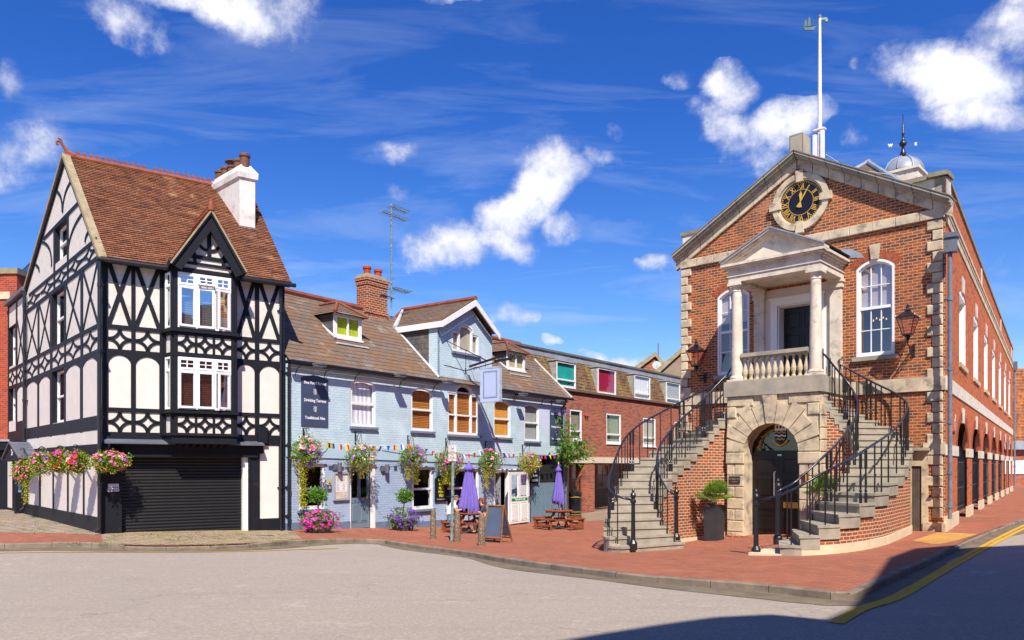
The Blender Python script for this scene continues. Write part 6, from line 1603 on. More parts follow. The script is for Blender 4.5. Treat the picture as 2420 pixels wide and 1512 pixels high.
for ch_, wv in zip(txt, wds):
    f = (acc+wv/2)/tot; acc += wv
    if ch_ == ' ': continue
    a = math.pi*(.97-.94*f); x, z_ = am_+rt*math.cos(a), zsp+.05+rt*math.sin(a)
    text('lettering', ch_, .145, M_gold2, fl2, HF, x, yD-.015, z_, .002, rot=math.pi/2-a, bold=.001)
# crest on the glass
cx_, cz_ = am_+.06, zsp+.50; s_ = .17
mb = MB(); mb.prism([(cx_-s_, cz_+.12), (cx_+s_, cz_+.12), (cx_+s_, cz_+.30), (cx_-s_, cz_+.30)], yD-.02, yD-.015); cr_ = mb.build('crest', M_white, fl2, HF)
mb = MB()
for i in (-1, 0, 1): mb.prism([(cx_+i*.10-.035, cz_+.19), (cx_+i*.10+.035, cz_+.19), (cx_+i*.10+.02, cz_+.26), (cx_+i*.10-.02, cz_+.26)], yD-.026, yD-.021)
mb.build('crest_shell', M_clock, cr_, HF)
mb = MB(); mb.prism([(cx_-s_, cz_+.12), (cx_-s_*.95, cz_-.12), (cx_, cz_-.30), (cx_+s_*.95, cz_-.12), (cx_+s_, cz_+.12)], yD-.02, yD-.015); mb.build('crest_field', M_clock, cr_, HF)
for j, mt in ((.07, M_gold2), (-.03, M_white), (-.13, M_gold2)):
    mb = MB(); mb.band([(cx_-s_*.92+s_*1.84*i/10*(1 if j > -.1 else .75)+(0 if j > -.1 else s_*.23), cz_+j+.022*math.sin(i*1.3)) for i in range(11)], .035, yD-.026, yD-.021); mb.build('crest_wave', mt, cr_, HF)
mb = MB(); mb.band([(cx_-.22, cz_-.16), (cx_-.12, cz_-.26), (cx_, cz_-.33), (cx_+.12, cz_-.26), (cx_+.22, cz_-.16)], .05, yD-.03, yD-.026); mb.build('crest_scroll', M_gold2, cr_, HF)
MB().box(ax0-.45, ax1+.1, -OB-.22, yD, -1, zd0-.01).build('threshold', M_stepbrick, hall, HF)
for px0, px1, y0, y1, lab, m_ in ((1723.5, 1749, 1125, 1142.5, 'dark bronze office plaque on the left pier of the arch', flat('bronze plaque', (.06, .04, .035), .4)), (1895, 1912, 1119, 1139, 'maroon and gold plaque on the right pier of the arch', flat('maroon plaque', (.13, .01, .015), .5))):
    x0, x1, z0, z1 = HF.rect(px0, px1, y0, y1, OB+.0)
    t = thing('plaque', lab, 'plaque', frame=HF.M @ Matrix.Translation((x0, -OB-.004, z0)))
    MB().box(0, x1-x0, -.02, 0, 0, z1-z0).build('plate', m_, t)
    if px0 < 1800: text('lettering', 'Poole Register Office', .040, M_stone, t, WM[t.name], (x1-x0)/2, -.022, (z1-z0)*.62, .001); MB().box((x1-x0)*.3, (x1-x0)*.75, -.022, -.02, (z1-z0)*.25, (z1-z0)*.28).build('arrow_line', M_stone, t)
    else: MB().box((x1-x0)*.55, (x1-x0)*.95, -.024, -.02, .02, z1-z0-.02).build('gold_panel', M_gold2, t)
# small door beside the corner
x0, x1, z0, z1 = HF.rect(2155, 2179, 1101, 1249)
MB().box(HF.u(2150), HF.u(2191), -.06, 0, z1+.15, z1+.42).box(x0-.14, x0, -.06, 0, -1, z1+.15).box(x1, x1+.16, -.06, 0, -1, z1+.15).box(x0, x1, -.06, 0, z1, z1+.15).build('side_door_surround', M_stone, hall, HF)
MB().box(x0-.25, x1+.22, -.22, 0, z1+.42, z1+.50).build('side_door_hood', M_stonedark, hall, HF)
mb = MB()
for i in range(5): mb.box(x0+(x1-x0)*i/5+.004, x0+(x1-x0)*(i+1)/5-.004, -.018, 0, -.5, z1)
mb.build('plank_door', flat('grey brown planks', (.12, .095, .08), .7, .3, 5), hall, HF)
# ------------------------------------------------ long side wall
M_archr = flat('dark red arch brick', (.30, .07, .03), .85, .4, 9, .4, 40)
sv = HS.u
AR = [(2265, 2286), (2296, 2312), (2320.5, 2333), (2341, 2352.5), (2358, 2366.5), (2371.5, 2378), (2383, 2388.5)]
pit = (sv(2385.7)-sv(2275.5))/6; c0 = sv(2275.5); aw2 = pit*.33
def ellarch(a, b, z0, zs, rise, n=14):
    return [(a, z0), (b, z0)]+[((a+b)/2+(b-a)/2*math.cos(math.pi*i/n), zs+rise*math.sin(math.pi*i/n)) for i in range(n+1)]
ar = [(c0+pit*i-aw2, c0+pit*i+aw2) for i in range(7)]
holes = [ellarch(a, b, -1.0, 2.25, .84) for a, b in ar]
wi = [(c0+pit*i-pit*.22, c0+pit*i+pit*.22) for i in range(7)]
holes += [archp(a, b, 4.85, 7.0, .2, 6) for a, b in wi]
MB().wall([(0, -1.3), (LSD, -1.3), (LSD, ZT), (0, ZT)], holes, 0, .02).build('side_wall', M_hallside, hall, HS)
MB().box(.3, LSD-.1, .55, .6, -1, 3.5).box(.3, LSD-.1, .5, .55, 4.0, 8).build('interior_backing', M_dim, hall, HS)  # dim sheets stand in for the shade of the deep arcade and rooms
mb = MB(); mb.box(0, LSD, -.035, 0, 3.73, 4.11); mb.build('belt_course', M_stonew, hall, HS)
mb = MB(); mb.box(-.03, LSD+.02, -.055, 0, ZC+.10, ZC+.20); mb.box(-.03, LSD+.02, -.085, 0, ZC+.20, ZC+.30); mb.box(-.0, LSD, -.035, 0, ZC-.12, ZC+.10); mb.build('side_cornice', M_stone, hall, HS)
MB().box(-.03, LSD+.02, -.05, .42, ZT, ZT+.12).build('parapet_coping', M_coping, hall, HS)
mb = MB()
for i in (2, 4.6, 7): x = c0+pit*(i-.5); mb.box(x-.2, x+.2, -.02, 0, ZC+.30, ZT)
mb.build('parapet_pilaster', M_stonew, hall, HS)
mb = MB(); mk = MB()
xs = [-.0]+[v for p in ar for v in p]+[LSD]
for i in range(0, len(xs), 2):
    mb.box(xs[i]+(0 if i == 0 else -.05), xs[i+1]+(.05 if i+1 < len(xs)-1 else 0), -.035, .05, 1.98, 2.27); mk.box(xs[i]+(0 if i == 0 else -.04), xs[i+1]+.03, -.04, .05, -1, .34)
mb.build('impost_stones', M_stonew, hall, HS); mk.build('plinth', M_plinth, hall, HS)
mb = MB()
for a, b in ar+wi:
    c = (a+b)/2; arq = (a, b) in ar; z = 3.09 if arq else 7.20; mb.prism([(c-.30, z-.05), (c+.30, z-.05), (c+.42, z+.42), (c-.42, z+.42)], -.03, .03)
mb.build('keystones', M_stonew, hall, HS)
for a, b in ar:
    c = (a+b)/2; hw_ = (b-a)/2; mb = MB(); mb.band([(c+(hw_+.22)*math.cos(math.pi*i/16), 2.27+(.84+.14)*math.sin(math.pi*i/16)) for i in range(17)], .26, -.015, .0); mb.build('arch_ring', M_archr, hall, HS)
    MB().prism(ellarch(a+.02, b-.02, 2.27, 2.28, .80), .30, .32).build('tympanum', M_archr, hall, HS)
for a, b in wi:
    window(hall, HS, a, b, 4.85, 7.2, .22, .09, rise=.2, tran=(.5,), vb=(.33, .67), hb=(.25, .75), fmat=M_white, fill=M_white, fillgap=.12, sill=(.12, .06, .14, M_stone))
    MB().box(a+.0, a+.02, .021, .22, 4.85, 7.0).box(b-.02, b, .021, .22, 4.85, 7.0).box(a, b, .021, .22, 6.99, 7.22).build('reveal_lining', M_white, hall, HS)
for i, (a, b) in enumerate(ar):
    t = thing('arch_gate', 'tall black iron gate in the %s arch from the corner of the long side' % ('first second third fourth fifth sixth seventh'.split()[i]), 'gate', frame=HS.M @ Matrix.Translation((a, .10, 0)), group='iron gates in the arcade')
    mb = MB(); w = b-a
    for k in range(9): mb.tube([(w*k/8, 0, .3), (w*k/8, 0, 1.9+.25*abs(k-4)/4)], .014, 4)
    mb.build('bar_grille', M_iron, t); MB().tube([(0, 0, .4), (w, 0, .4)], .018, 5).tube([(0, 0, 1.8), (w, 0, 1.8)], .018, 5).tube([(0, 0, 1.0), (w, 0, 1.0)], .018, 5).build('rail', M_iron, t)
# hopper and grey pipe at the corner
px_ = sv(2243, .12); downpipe(hall, HS, px_, .2, hz(2230, 585), .14, r=.055, brk=(.06, .18, .36, .55, .8), mat=M_leadp, shoe=False)
zh1, zh0 = HS.z(2246, 540, .2), HS.z(2246, 585, .2)
MB().box(px_-.17, px_+.17, -.34, -.02, zh1-.12, zh1).box(px_-.13, px_+.13, -.30, -.02, zh0, zh1-.12).build('hopper_head', M_leadd, hall, HS)
downpipe(hall, HS, LSD-.15, .2, HS.z(2389, 866), .12, r=.06, mat=M_leadp, shoe=False); MB().box(LSD-.3, LSD, -.28, 0, HS.z(2389, 867), HS.z(2389, 846)).build('hopper_head', M_leadd, hall, HS)
x0, x1, z0, z1 = HS.rect(2249.5, 2256, 977, 1020)
t = thing('wall_sign', 'narrow terracotta sign with pale beast emblem near the corner pipe', 'sign', frame=HS.M @ Matrix.Translation((x0, -.002, z0)))
w, h = x1-x0, z1-z0; MB().box(0, w, -.05, 0, 0, h).build('panel', flat('terracotta sign', (.50, .12, .05), .6), t)
MB().prism([(w*.2, h*.52), (w*.45, h*.55), (w*.5, h*.7), (w*.75, h*.85), (w*.6, h*.95), (w*.25, h*.9), (w*.35, h*.75)], -.056, -.05).build('emblem', M_stonew, t)
for k in range(5): MB().box(w*.15, w*(.7+.1*(k % 2)), -.054, -.05, h*(.42-.08*k), h*(.445-.08*k)).build('text_line', M_stonew, t)
# ------------------------------------------------ lanterns
def lantern(px, py_top, py_bot, o, wpx, wpy, lab):
    x, zb_ = HF.uz(px, py_bot, o); zt_ = HF.z(px, py_top, o); h = zt_-zb_
    t = thing('wall_lantern', lab, 'lantern', frame=HF.M @ Matrix.Translation((x, -o, zb_)), group='black lanterns on the town hall front')
    S = h/1.0; w0, w1 = .11*S, .235*S; z0, z1 = .12*S, .60*S
    mb = MB()
    for a in range(4):
        ca, sa = [(1, 1), (-1, 1), (-1, -1), (1, -1)][a]; mb.tube([(ca*w0, sa*w0, z0), (ca*w1, sa*w1, z1)], .014*S, 5)
    for w, z in ((w0, z0), (w1, z1)): mb.tube([(w, w, z), (-w, w, z), (-w, -w, z), (w, -w, z), (w, w, z)], .016*S, 5)
    mb.box(-w0*1.1, w0*1.1, -w0*1.1, w0*1.1, z0-.03*S, z0); mb.lathe([(.03*S, -.08*S), (.05*S, 0), (.08*S, .06*S), (.03*S, .1*S)], n=10)
    mb.build('lantern_frame', M_iron, t)
    mb = MB(); c = [(1, 1), (-1, 1), (-1, -1), (1, -1)]
    for a in range(4):
        p, q = c[a], c[(a+1) % 4]; mb.quad((p[0]*w0, p[1]*w0, z0), (q[0]*w0, q[1]*w0, z0), (q[0]*w1, q[1]*w1, z1), (p[0]*w1, p[1]*w1, z1))
    mb.build('glass', M_lamp, t)
    mb = MB(); e = w1*1.12; mb.add([(e, e, z1), (-e, e, z1), (-e, -e, z1), (e, -e, z1)]+[(x_*w1*.32, y_*w1*.32, z1+.17*S) for x_, y_ in c], [(0, 1, 5, 4), (1, 2, 6, 5), (2, 3, 7, 6), (3, 0, 4, 7), (4, 5, 6, 7), (3, 2, 1, 0)])
    mb.lathe([(.07*S, .76*S), (.09*S, .80*S), (.05*S, .84*S), (.035*S, .88*S), (.06*S, .90*S), (.02*S, .93*S), (.03*S, .96*S), (.004, 1.02*S)], n=10)
    for x_, y_ in c: mb.lathe([(.015*S, 0), (.02*S, .02*S), (.003, .06*S)], (x_*e*.95, y_*e*.95, z1), 6)
    mb.build('lantern_top', M_iron, t)
    wx, wz = HF.uz(wpx, wpy, .03); dx, dz = wx-x, wz-zb_
    mb = MB(); mb.tube([(0, 0, -.06*S), (0, 0, -.16*S), (dx*.3, o*.3, -.20*S), (dx, o-.02, -.16*S)], .02*S, 6); mb.tube([(dx*.15, o*.15, -.20*S), (dx*.5, o*.5, -.30*S), (dx*.85, o*.85, dz*.6), (dx, o-.02, dz)], .016*S, 6)
    for f in (.35, .6, .8): mb.tube([(dx*f+.0, o*f+.045*math.cos(a), -.26*S-.10*f+.045*math.sin(a)) for a in [i*.9 for i in range(8)]], .009*S, 4)
    mb.box(dx-.03, dx+.03, o-.05, o-.0, dz-.06, -.10*S); mb.build('bracket', M_iron, t)
lantern(2145, 717, 800, .55, 2159, 836, 'black lantern on the brickwork right of the tall right hand window')
lantern(1645, 802, 872, .55, 1666, 901, 'black lantern near the left quoins above the flats')
# ------------------------------------------------ horseshoe stairs
def spl(pts, t):
    """Catmull-Rom through {k: (x, y)}"""
    ks = sorted(pts); 
    if t <= ks[0]: i = 0
    else: i = max(j for j in range(len(ks)-1) if ks[j] <= t) if t < ks[-1] else len(ks)-2
    k0, k1 = ks[i], ks[i+1]; p1, p2 = Vector(pts[k0]), Vector(pts[k1])
    p0 = Vector(pts[ks[i-1]]) if i > 0 else p1*2-p2; p3 = Vector(pts[ks[i+2]]) if i+2 < len(ks) else p2*2-p1
    u = (t-k0)/(k1-k0)
    return .5*((2*p1)+(p2-p0)*u+(2*p0-5*p1+4*p2-p3)*u*u+(3*p1-p0-3*p2+p3)*u**3)
def flight(lab, inn, out, zk, newels, group, flip, railends, turned):
    o0 = Vector(inn[1]); t = thing('curved_stair', lab, 'staircase', frame=Matrix.Identity(4), group='curved stairs to the porch')
    I = lambda s: spl(inn, s); O = lambda s: spl(out, s)
    Z = lambda k: zk[0]+zk[1]*k if k <= 10 else zk[0]+zk[1]*10+zk[2]*(k-10)
    N = 20; sub = 3; st = MB(); br = MB(); pl = MB(); pl2 = MB()
    # arc length for brick uv
    def side(fn, s0, s1): return (fn(s1)-fn(s0)).length
    li = [0]; lo = [0]
    M = N*sub
    for i in range(M):
        s0, s1 = 1+i*(N)/M, 1+(i+1)*(N)/M; li.append(li[-1]+side(I, s0, s1)); lo.append(lo[-1]+side(O, s0, s1))
    for k in range(1, N+1):
        zt_ = Z(k); st = MB()
        for j in range(sub):
            s0, s1 = k+j/sub, k+(j+1)/sub; ii = (k-1)*sub+j
            a, b, c, d = I(s0), I(s1), O(s1), O(s0)
            ov = .03 if j == 0 else 0
            dr_ = (a-b).normalized()*ov; dr2 = (d-c).normalized()*ov; a2, d2 = a+dr_, d+dr2
            ax_ = (a-d).normalized()*.05; bx_ = (b-c).normalized()*.05
            hgt = .30
            A, B, C_, D = a2+ax_, b+bx_, c-bx_, d2-ax_
            fs = [(0, 1, 2, 3), (4, 5, 1, 0), (6, 7, 3, 2), (7, 6, 5, 4)]
            if j == 0: fs.append((7, 4, 0, 3))
            if k == N and j == sub-1: fs.append((5, 6, 2, 1))
            st.add([(*A, zt_), (*B, zt_), (*C_, zt_), (*D, zt_), (*A, zt_-hgt), (*B, zt_-hgt), (*C_, zt_-hgt), (*D, zt_-hgt)], fs)
            dn_ = (a-b).normalized()*.03 if j == 0 else Vector((0, 0)); E_ = (a-d).normalized()*.02; E2 = (b-c).normalized()*.02
            a3, b3, c3, d3 = A+dn_+E_, B+E2, C_-E2, D+dn_-E_
            st.add([(*a3, zt_+.003), (*b3, zt_+.003), (*c3, zt_+.003), (*d3, zt_+.003), (*a3, zt_-.055), (*b3, zt_-.055), (*c3, zt_-.055), (*d3, zt_-.055)], [(0, 1, 2, 3), (4, 5, 1, 0), (6, 7, 3, 2)]+([(7, 4, 0, 3), (4, 7, 6, 5)] if j == 0 else [(4, 7, 6, 5)]))
            zg_ = min(gz(*a), gz(*d))-.3; zu = zt_-hgt+.01
            if zu > zg_:
                for P0, P1, l0, l1 in ((a, b, li[ii], li[ii+1]), (d, c, lo[ii], lo[ii+1])):
                    br.add([(*P0, zg_), (*P1, zg_), (*P1, zu), (*P0, zu)], [(0, 1, 2, 3)], [[(l0+30, zg_+30), (l1+30, zg_+30), (l1+30, zu+30), (l0+30, zu+30)]])
                zp = gz(*d)+.20; dv = (d-a).normalized()*.045; cv_ = (c-b).normalized()*.045
                pl.add([(*(d+dv), zg_), (*(c+cv_), zg_), (*(c+cv_), zp), (*(d+dv), zp), (*d, zp), (*c, zp)], [(0, 1, 2, 3), (3, 2, 5, 4)])
                pl2.add([(*(a-dv), zg_), (*(b-cv_), zg_), (*(b-cv_), zp-.02), (*(a-dv), zp-.02), (*a, zp-.02), (*b, zp-.02)], [(0, 1, 2, 3), (3, 2, 5, 4)])
        st.build('step', M_step, t)
    br.build('stair_wall', M_stepuv, t); pl.build('plinth', M_plinth, t); pl2.build('inner_plinth', M_plinth, t)
    # base slab in front of the first step
    for which, fn, sgn in (('outer', O, 1), ('inner', I, -1)):
        other = I if which == 'outer' else O
        pts = []; s = 1.0
        def at(s): p = fn(s); q = other(s); v = (q-p).normalized()*.07; return p+v
        nw, nz_ = newels[which]
        rl_ = [Vector((nw[0], nw[1], nz_+1.10))]
        for i in range(0, (N-1)*2+1):
            s = 1.3+(N-.3-1)*i/((N-1)*2); p = at(s); rl_.append(Vector((p.x, p.y, Z(s-.3)+1.12)))
        if railends.get(which): rl_.append(Vector(railends[which]))
        # dip of the rail down to the newel
        rl_[0].z = nz_+1.10; rl_[1].z = (rl_[0].z+rl_[2].z)/2+.02
        rr = [rl_[0]]
        for i in range(1, len(rl_)-1): rr.append((rl_[i-1]+rl_[i]*2+rl_[i+1])/4)
        rr.append(rl_[-1])
        MB().tube(rr, .028, 8).build('handrail', flat('blue black rail', (.018, .022, .040), .3, .2, 6, spec=.6), t, smooth=True)
        for k in range(1, N+1):
            for dd_ in ((.3, .7) if k in turned else (.35, .85) if k % 3 == 0 else (.5,)):
                p = at(k+dd_); zb_ = Z(k)
                # height of rail above
                f = (k+dd_-1.3)/(N-.3-1)*((N-1)*2)+1; f0 = int(min(max(f, 0), len(rr)-2)); zt_ = rr[f0].lerp(rr[f0+1], min(1, f-f0)).z
                if k in turned and True:
                    MB().lathe([(.032, 0), (.032, .22), (.02, .24), (.035, .28), (.02, .32), (.028, .45), (.018, .75), (.03, .78), (.034, .80), (.034, zt_-zb_-.02)], (p.x, p.y, zb_), 8).build('turned_baluster', M_iron, t)
                else: MB().box(p.x-.013, p.x+.013, p.y-.013, p.y+.013, zb_-.02, zt_).build('baluster', M_iron, t)
        MB().lathe([(.10, -.1), (.10, .06), (.08, .10), (.055, .14), (.05, .5), (.045, 1.02), (.07, 1.04), (.07, 1.10), (.04, 1.13), (.065, 1.19), (.07, 1.23), (.05, 1.28), (.025, 1.30), (.04, 1.34), (.01, 1.39)], (nw[0], nw[1], nz_), 12).build('newel_post', M_iron, t, smooth=False)
    p0, p1 = O(1), I(1); dv = (O(1)-O(1.6)).normalized(); q = (I(1)-I(1.6)).normalized(); zz = gz(*p0)
    w_ = (p1-p0).normalized()
    a, b = p0-w_*.12, p1+w_*.16; c, d = b+q*.42, a+dv*(.70 if flip else .42); z0_ = min(Z(1)-.20, gz(*p0)+.13)
    bs = MB(); bs.add([(*a, z0_), (*b, z0_), (*c, z0_), (*d, z0_), (*a, z0_-.7), (*b, z0_-.7), (*c, z0_-.7), (*d, z0_-.7)], [(3, 2, 1, 0), (4, 5, 1, 0), (5, 6, 2, 1), (6, 7, 3, 2), (7, 4, 0, 3)])
    bs.build('base_slab', M_plinth if flip else M_step, t)
    return t
M_stepuv = brick('stair brick', (.40, .10, .045), (.30, .07, .04), (.60, .44, .26), .215, .085, .012, .22, (.16, .07, .055), uv=True, stain=((.52, .38, .24), 1.3, .58, .85))
Rin = {1: (6.15, 17.45), 2: (6.5, 17.6), 3: (6.72, 17.6), 4: (6.97, 17.65), 5: (7.22, 17.75), 6: (7.55, 18.0), 8: (8.35, 19.2), 10: (9.0, 20.1), 12: (9.3, 20.65), 14: (9.35, 20.95), 16: (9.25, 21.15), 18: (9.0, 21.2), 20: (8.72, 21.15), 21: (8.5, 21.05)}
Rout = {1: (5.75, 16.25), 2: (6.1, 16.05), 3: (6.5, 16.1), 4: (7.0, 16.3), 5: (7.6, 16.7), 6: (8.15, 17.2), 7: (8.8, 17.9), 8: (9.45, 18.75), 9: (9.95, 19.4), 10: (10.32, 19.9), 12: (10.72, 20.5), 14: (10.68, 21.05), 16: (10.28, 21.52), 18: (9.88, 21.93), 20: (9.48, 22.25), 21: (9.25, 22.48)}
flight('stone stair curving up behind black railings on the right side of the arch', Rin, Rout, (-.20, .212, .175), {'outer': ((5.35, 16.70), -.20), 'inner': ((6.02, 17.25), .02)}, 0, True,
       {'inner': tuple(HF.w(ur+.05, OP+.0, 4.95)), 'outer': tuple(HF.w(ur+.2, .1, 4.85))}, (5, 11, 16))
Lin = {1: (4.3, 19.4), 2: (4.12, 19.5), 3: (3.98, 19.6), 4: (3.9, 19.8), 5: (3.88, 20.0), 6: (3.92, 20.3), 8: (4.1, 20.85), 10: (4.45, 21.4), 12: (4.9, 21.95), 14: (5.4, 22.4), 16: (5.85, 22.72), 18: (6.22, 22.9), 20: (6.6, 23.0), 21: (6.8, 23.02)}
Lout = {1: (2.62, 18.3), 2: (2.40, 18.6), 3: (2.33, 19.0), 5: (2.5, 19.6), 8: (2.85, 20.6), 10: (3.2, 21.4), 12: (3.8, 22.3), 14: (4.6, 23.1), 16: (5.4, 23.7), 18: (6.2, 24.15), 20: (6.9, 24.4), 21: (7.15, 24.3)}
flight('stone stair curving up behind black railings on the left side of the arch', Lin, Lout, (-.45, .198, .198), {'outer': ((2.93, 18.42), -.24), 'inner': ((4.27, 19.80), -.2)}, 0, False,
       {'inner': tuple(HF.w(ul-.18, OP-.1, 4.75)), 'outer': tuple(HF.w(ul-.3, .1, 4.6))}, (5, 10, 15))
# landings that tie the flights to the porch
MB().box(ur+.15, HF.u(1998, .0)+.15, -1.15, 0, -1, 3.58).build('side_landing', M_stepbrick, hall, HF)
MB().box(HF.u(1700, 1.0), ul-.15, -1.35, 0, -1, 3.35).build('side_landing', M_stepbrick, hall, HF)
# far building at the right edge
FB = Fac(2385, 62, 30000, 2520)
t = thing('tiled_building', 'brick building with mottled orange tile roof at the far right edge', 'building', FB)
zr0, zr1 = FB.z(2400, 1042), FB.z(2400, 858)
MB().box(-2, FB.L, .2, 6, -1, zr0).build('wall', M_flat, t, FB)
mb = MB(); mb.slope((-2, 0, zr0), (FB.L, 0, zr0), (-2, 3.2, zr1), (FB.L, 3.2, zr1), .3, .03); mb.build('roof', brick('rusty pantile', (.50, .17, .04), (.30, .10, .04), (.10, .05, .03), .3, .3, .012, .35, (.16, .08, .05), uv=True), t, FB)
MB().box(-2, FB.L, -.3, .1, FB.z(2400, 1062), zr0).build('lead_gutter', M_lead, t, FB); MB().box(-2, FB.L, .12, .19, FB.z(2400, 1120), FB.z(2400, 1088)).build('window_band', M_white, t, FB); MB().box(-2, FB.L, -.4, .19, -1, FB.z(2400, 1163)).build('low_wall', M_stonew, t, FB)
# the house across the street, out of frame, that shades the near roadway
SHX = hd/math.tan(R(SUN_E)); HB_ = 10.5
edge = [(1225, 1513), (1400, 1482), (1560, 1458), (1700, 1440), (1830, 1434), (1960, 1446), (2015, 1424), (2062, 1372), (2100, 1318), (2160, 1296), (2235, 1290), (2330, 1283), (2425, 1278)]
fo = []
for e_ in edge:
    g = G(*e_); p = Vector((g.x, g.y))-SHX*(HB_-g.z); fo.append(p)
f0 = fo[0]-(fo[1]-fo[0]).normalized()*6; poly = [f0]+fo+[fo[-1]+Vector((22, 2)), Vector((40, -14)), Vector((f0.x-1, -16))]
mb = MB(); n = len(poly); mb.add([(p.x, p.y, -1) for p in poly]+[(p.x, p.y, HB_) for p in poly], [(i, (i+1) % n, (i+1) % n+n, i+n) for i in range(n)]+[tuple(range(n, 2*n))])
t = tag(mb.build('terrace_house', M_flat, None), 'plain brick building behind the viewer that shades the near right roadway', 'building')
# ================================================================== plants, furniture, people
M_leaf = leafmat('basket leaf', (.20, .36, .04), (.09, .19, .02)); M_leafy = leafmat('yellow green leaf', (.55, .50, .04), (.32, .34, .03)); M_leafd = leafmat('bay leaf', (.16, .36, .03), (.06, .16, .02))
M_leafr = leafmat('rusty leaf', (.30, .12, .03), (.16, .20, .03))
FCOL = {'pink': leafmat('pink petals', (.85, .12, .25), (.80, .28, .40), trans=.2), 'violet': leafmat('violet petals', (.38, .14, .72), (.28, .10, .60), trans=.2), 'red': leafmat('red petals', (.72, .02, .05), (.80, .06, .10), trans=.2),
        'magenta': leafmat('magenta petals', (.80, .06, .45), (.62, .03, .36), trans=.2), 'purple': leafmat('deep purple petals', (.16, .03, .50), (.24, .06, .62), trans=.2), 'cream': leafmat('cream petals', (.80, .62, .45), (.85, .40, .40), trans=.2)}
def leaf_cloud(mb, c, r, n, size, rn, shell=.55, droop=0.0, flat_=0.0):
    for i in range(n):
        while True:
            v = Vector((rn.uniform(-1, 1), rn.uniform(-1, 1), rn.uniform(-1, 1)))
            if .001 < v.length < 1: break
        v = v.normalized()*(shell+(1-shell)*rn.random()**.6)*rn.uniform(.86, 1.10)
        # lumpy outline
        v *= 1+.16*math.sin(3.1*v.x*3+c[0]*7)+.12*math.sin(5*v.z*2+c[1]*5)+.10*math.sin(7*v.x+4*v.z+c[0]*3)
        p = Vector((c[0]+v.x*r[0], c[1]+v.y*r[1], c[2]+v.z*r[2]))
        s = size*rn.uniform(.6, 1.35); d = Vector((rn.gauss(0, 1)+v.x, rn.gauss(0, 1)+v.y, rn.gauss(0, 1)*.8+v.z-droop)).normalized()
        w = d.cross(Vector((rn.gauss(0, 1), rn.gauss(0, 1), rn.gauss(0, 1)))).normalized()
        q = d.cross(w)*.25
        mb.add([p, p+d*s*.5+w*s*.28+q*s*.3, p+d*s, p+d*s*.5-w*s*.28+q*s*.3], [(0, 1, 2, 3)])
def bloom(mb, p, nrm, s, rn, petals=5):
    nrm = nrm.normalized(); a = nrm.cross(Vector((0, .3, 1))).normalized(); b = nrm.cross(a); t0 = rn.uniform(0, 6)
    vs = [p+nrm*s*.12]
    for k in range(petals*2):
        t = t0+math.pi*k/petals; rr = s*(1.0 if k % 2 == 0 else .62); vs.append(p+(a*math.cos(t)+b*math.sin(t))*rr+nrm*s*.32*(1 if k % 2 == 0 else .6))
    mb.add(vs, [(0, k+1, (k+1) % (petals*2)+1) for k in range(petals*2)])
def bloom_cloud(mb, c, r, n, s, rn, front=None, zr=(-1, 1)):
    cen = None
    for i in range(n):
        if cen is None or rn.random() < .22: cen = Vector((rn.gauss(0, 1), rn.gauss(0, 1), rn.gauss(0, 1))).normalized()
        v = (cen+Vector((rn.gauss(0, .09), rn.gauss(0, .09), rn.gauss(0, .09)))).normalized()
        if front is not None and v.dot(front) < -.25: v = -v
        if not (zr[0] <= v.z <= zr[1]): continue
        k = rn.uniform(.93, 1.12); p = Vector((c[0]+v.x*r[0]*k, c[1]+v.y*r[1]*k, c[2]+v.z*r[2]*k)); bloom(mb, p, v+Vector((rn.gauss(0, .4), rn.gauss(0, .4), rn.gauss(0, .4))), s*rn.uniform(.7, 1.2), rn)
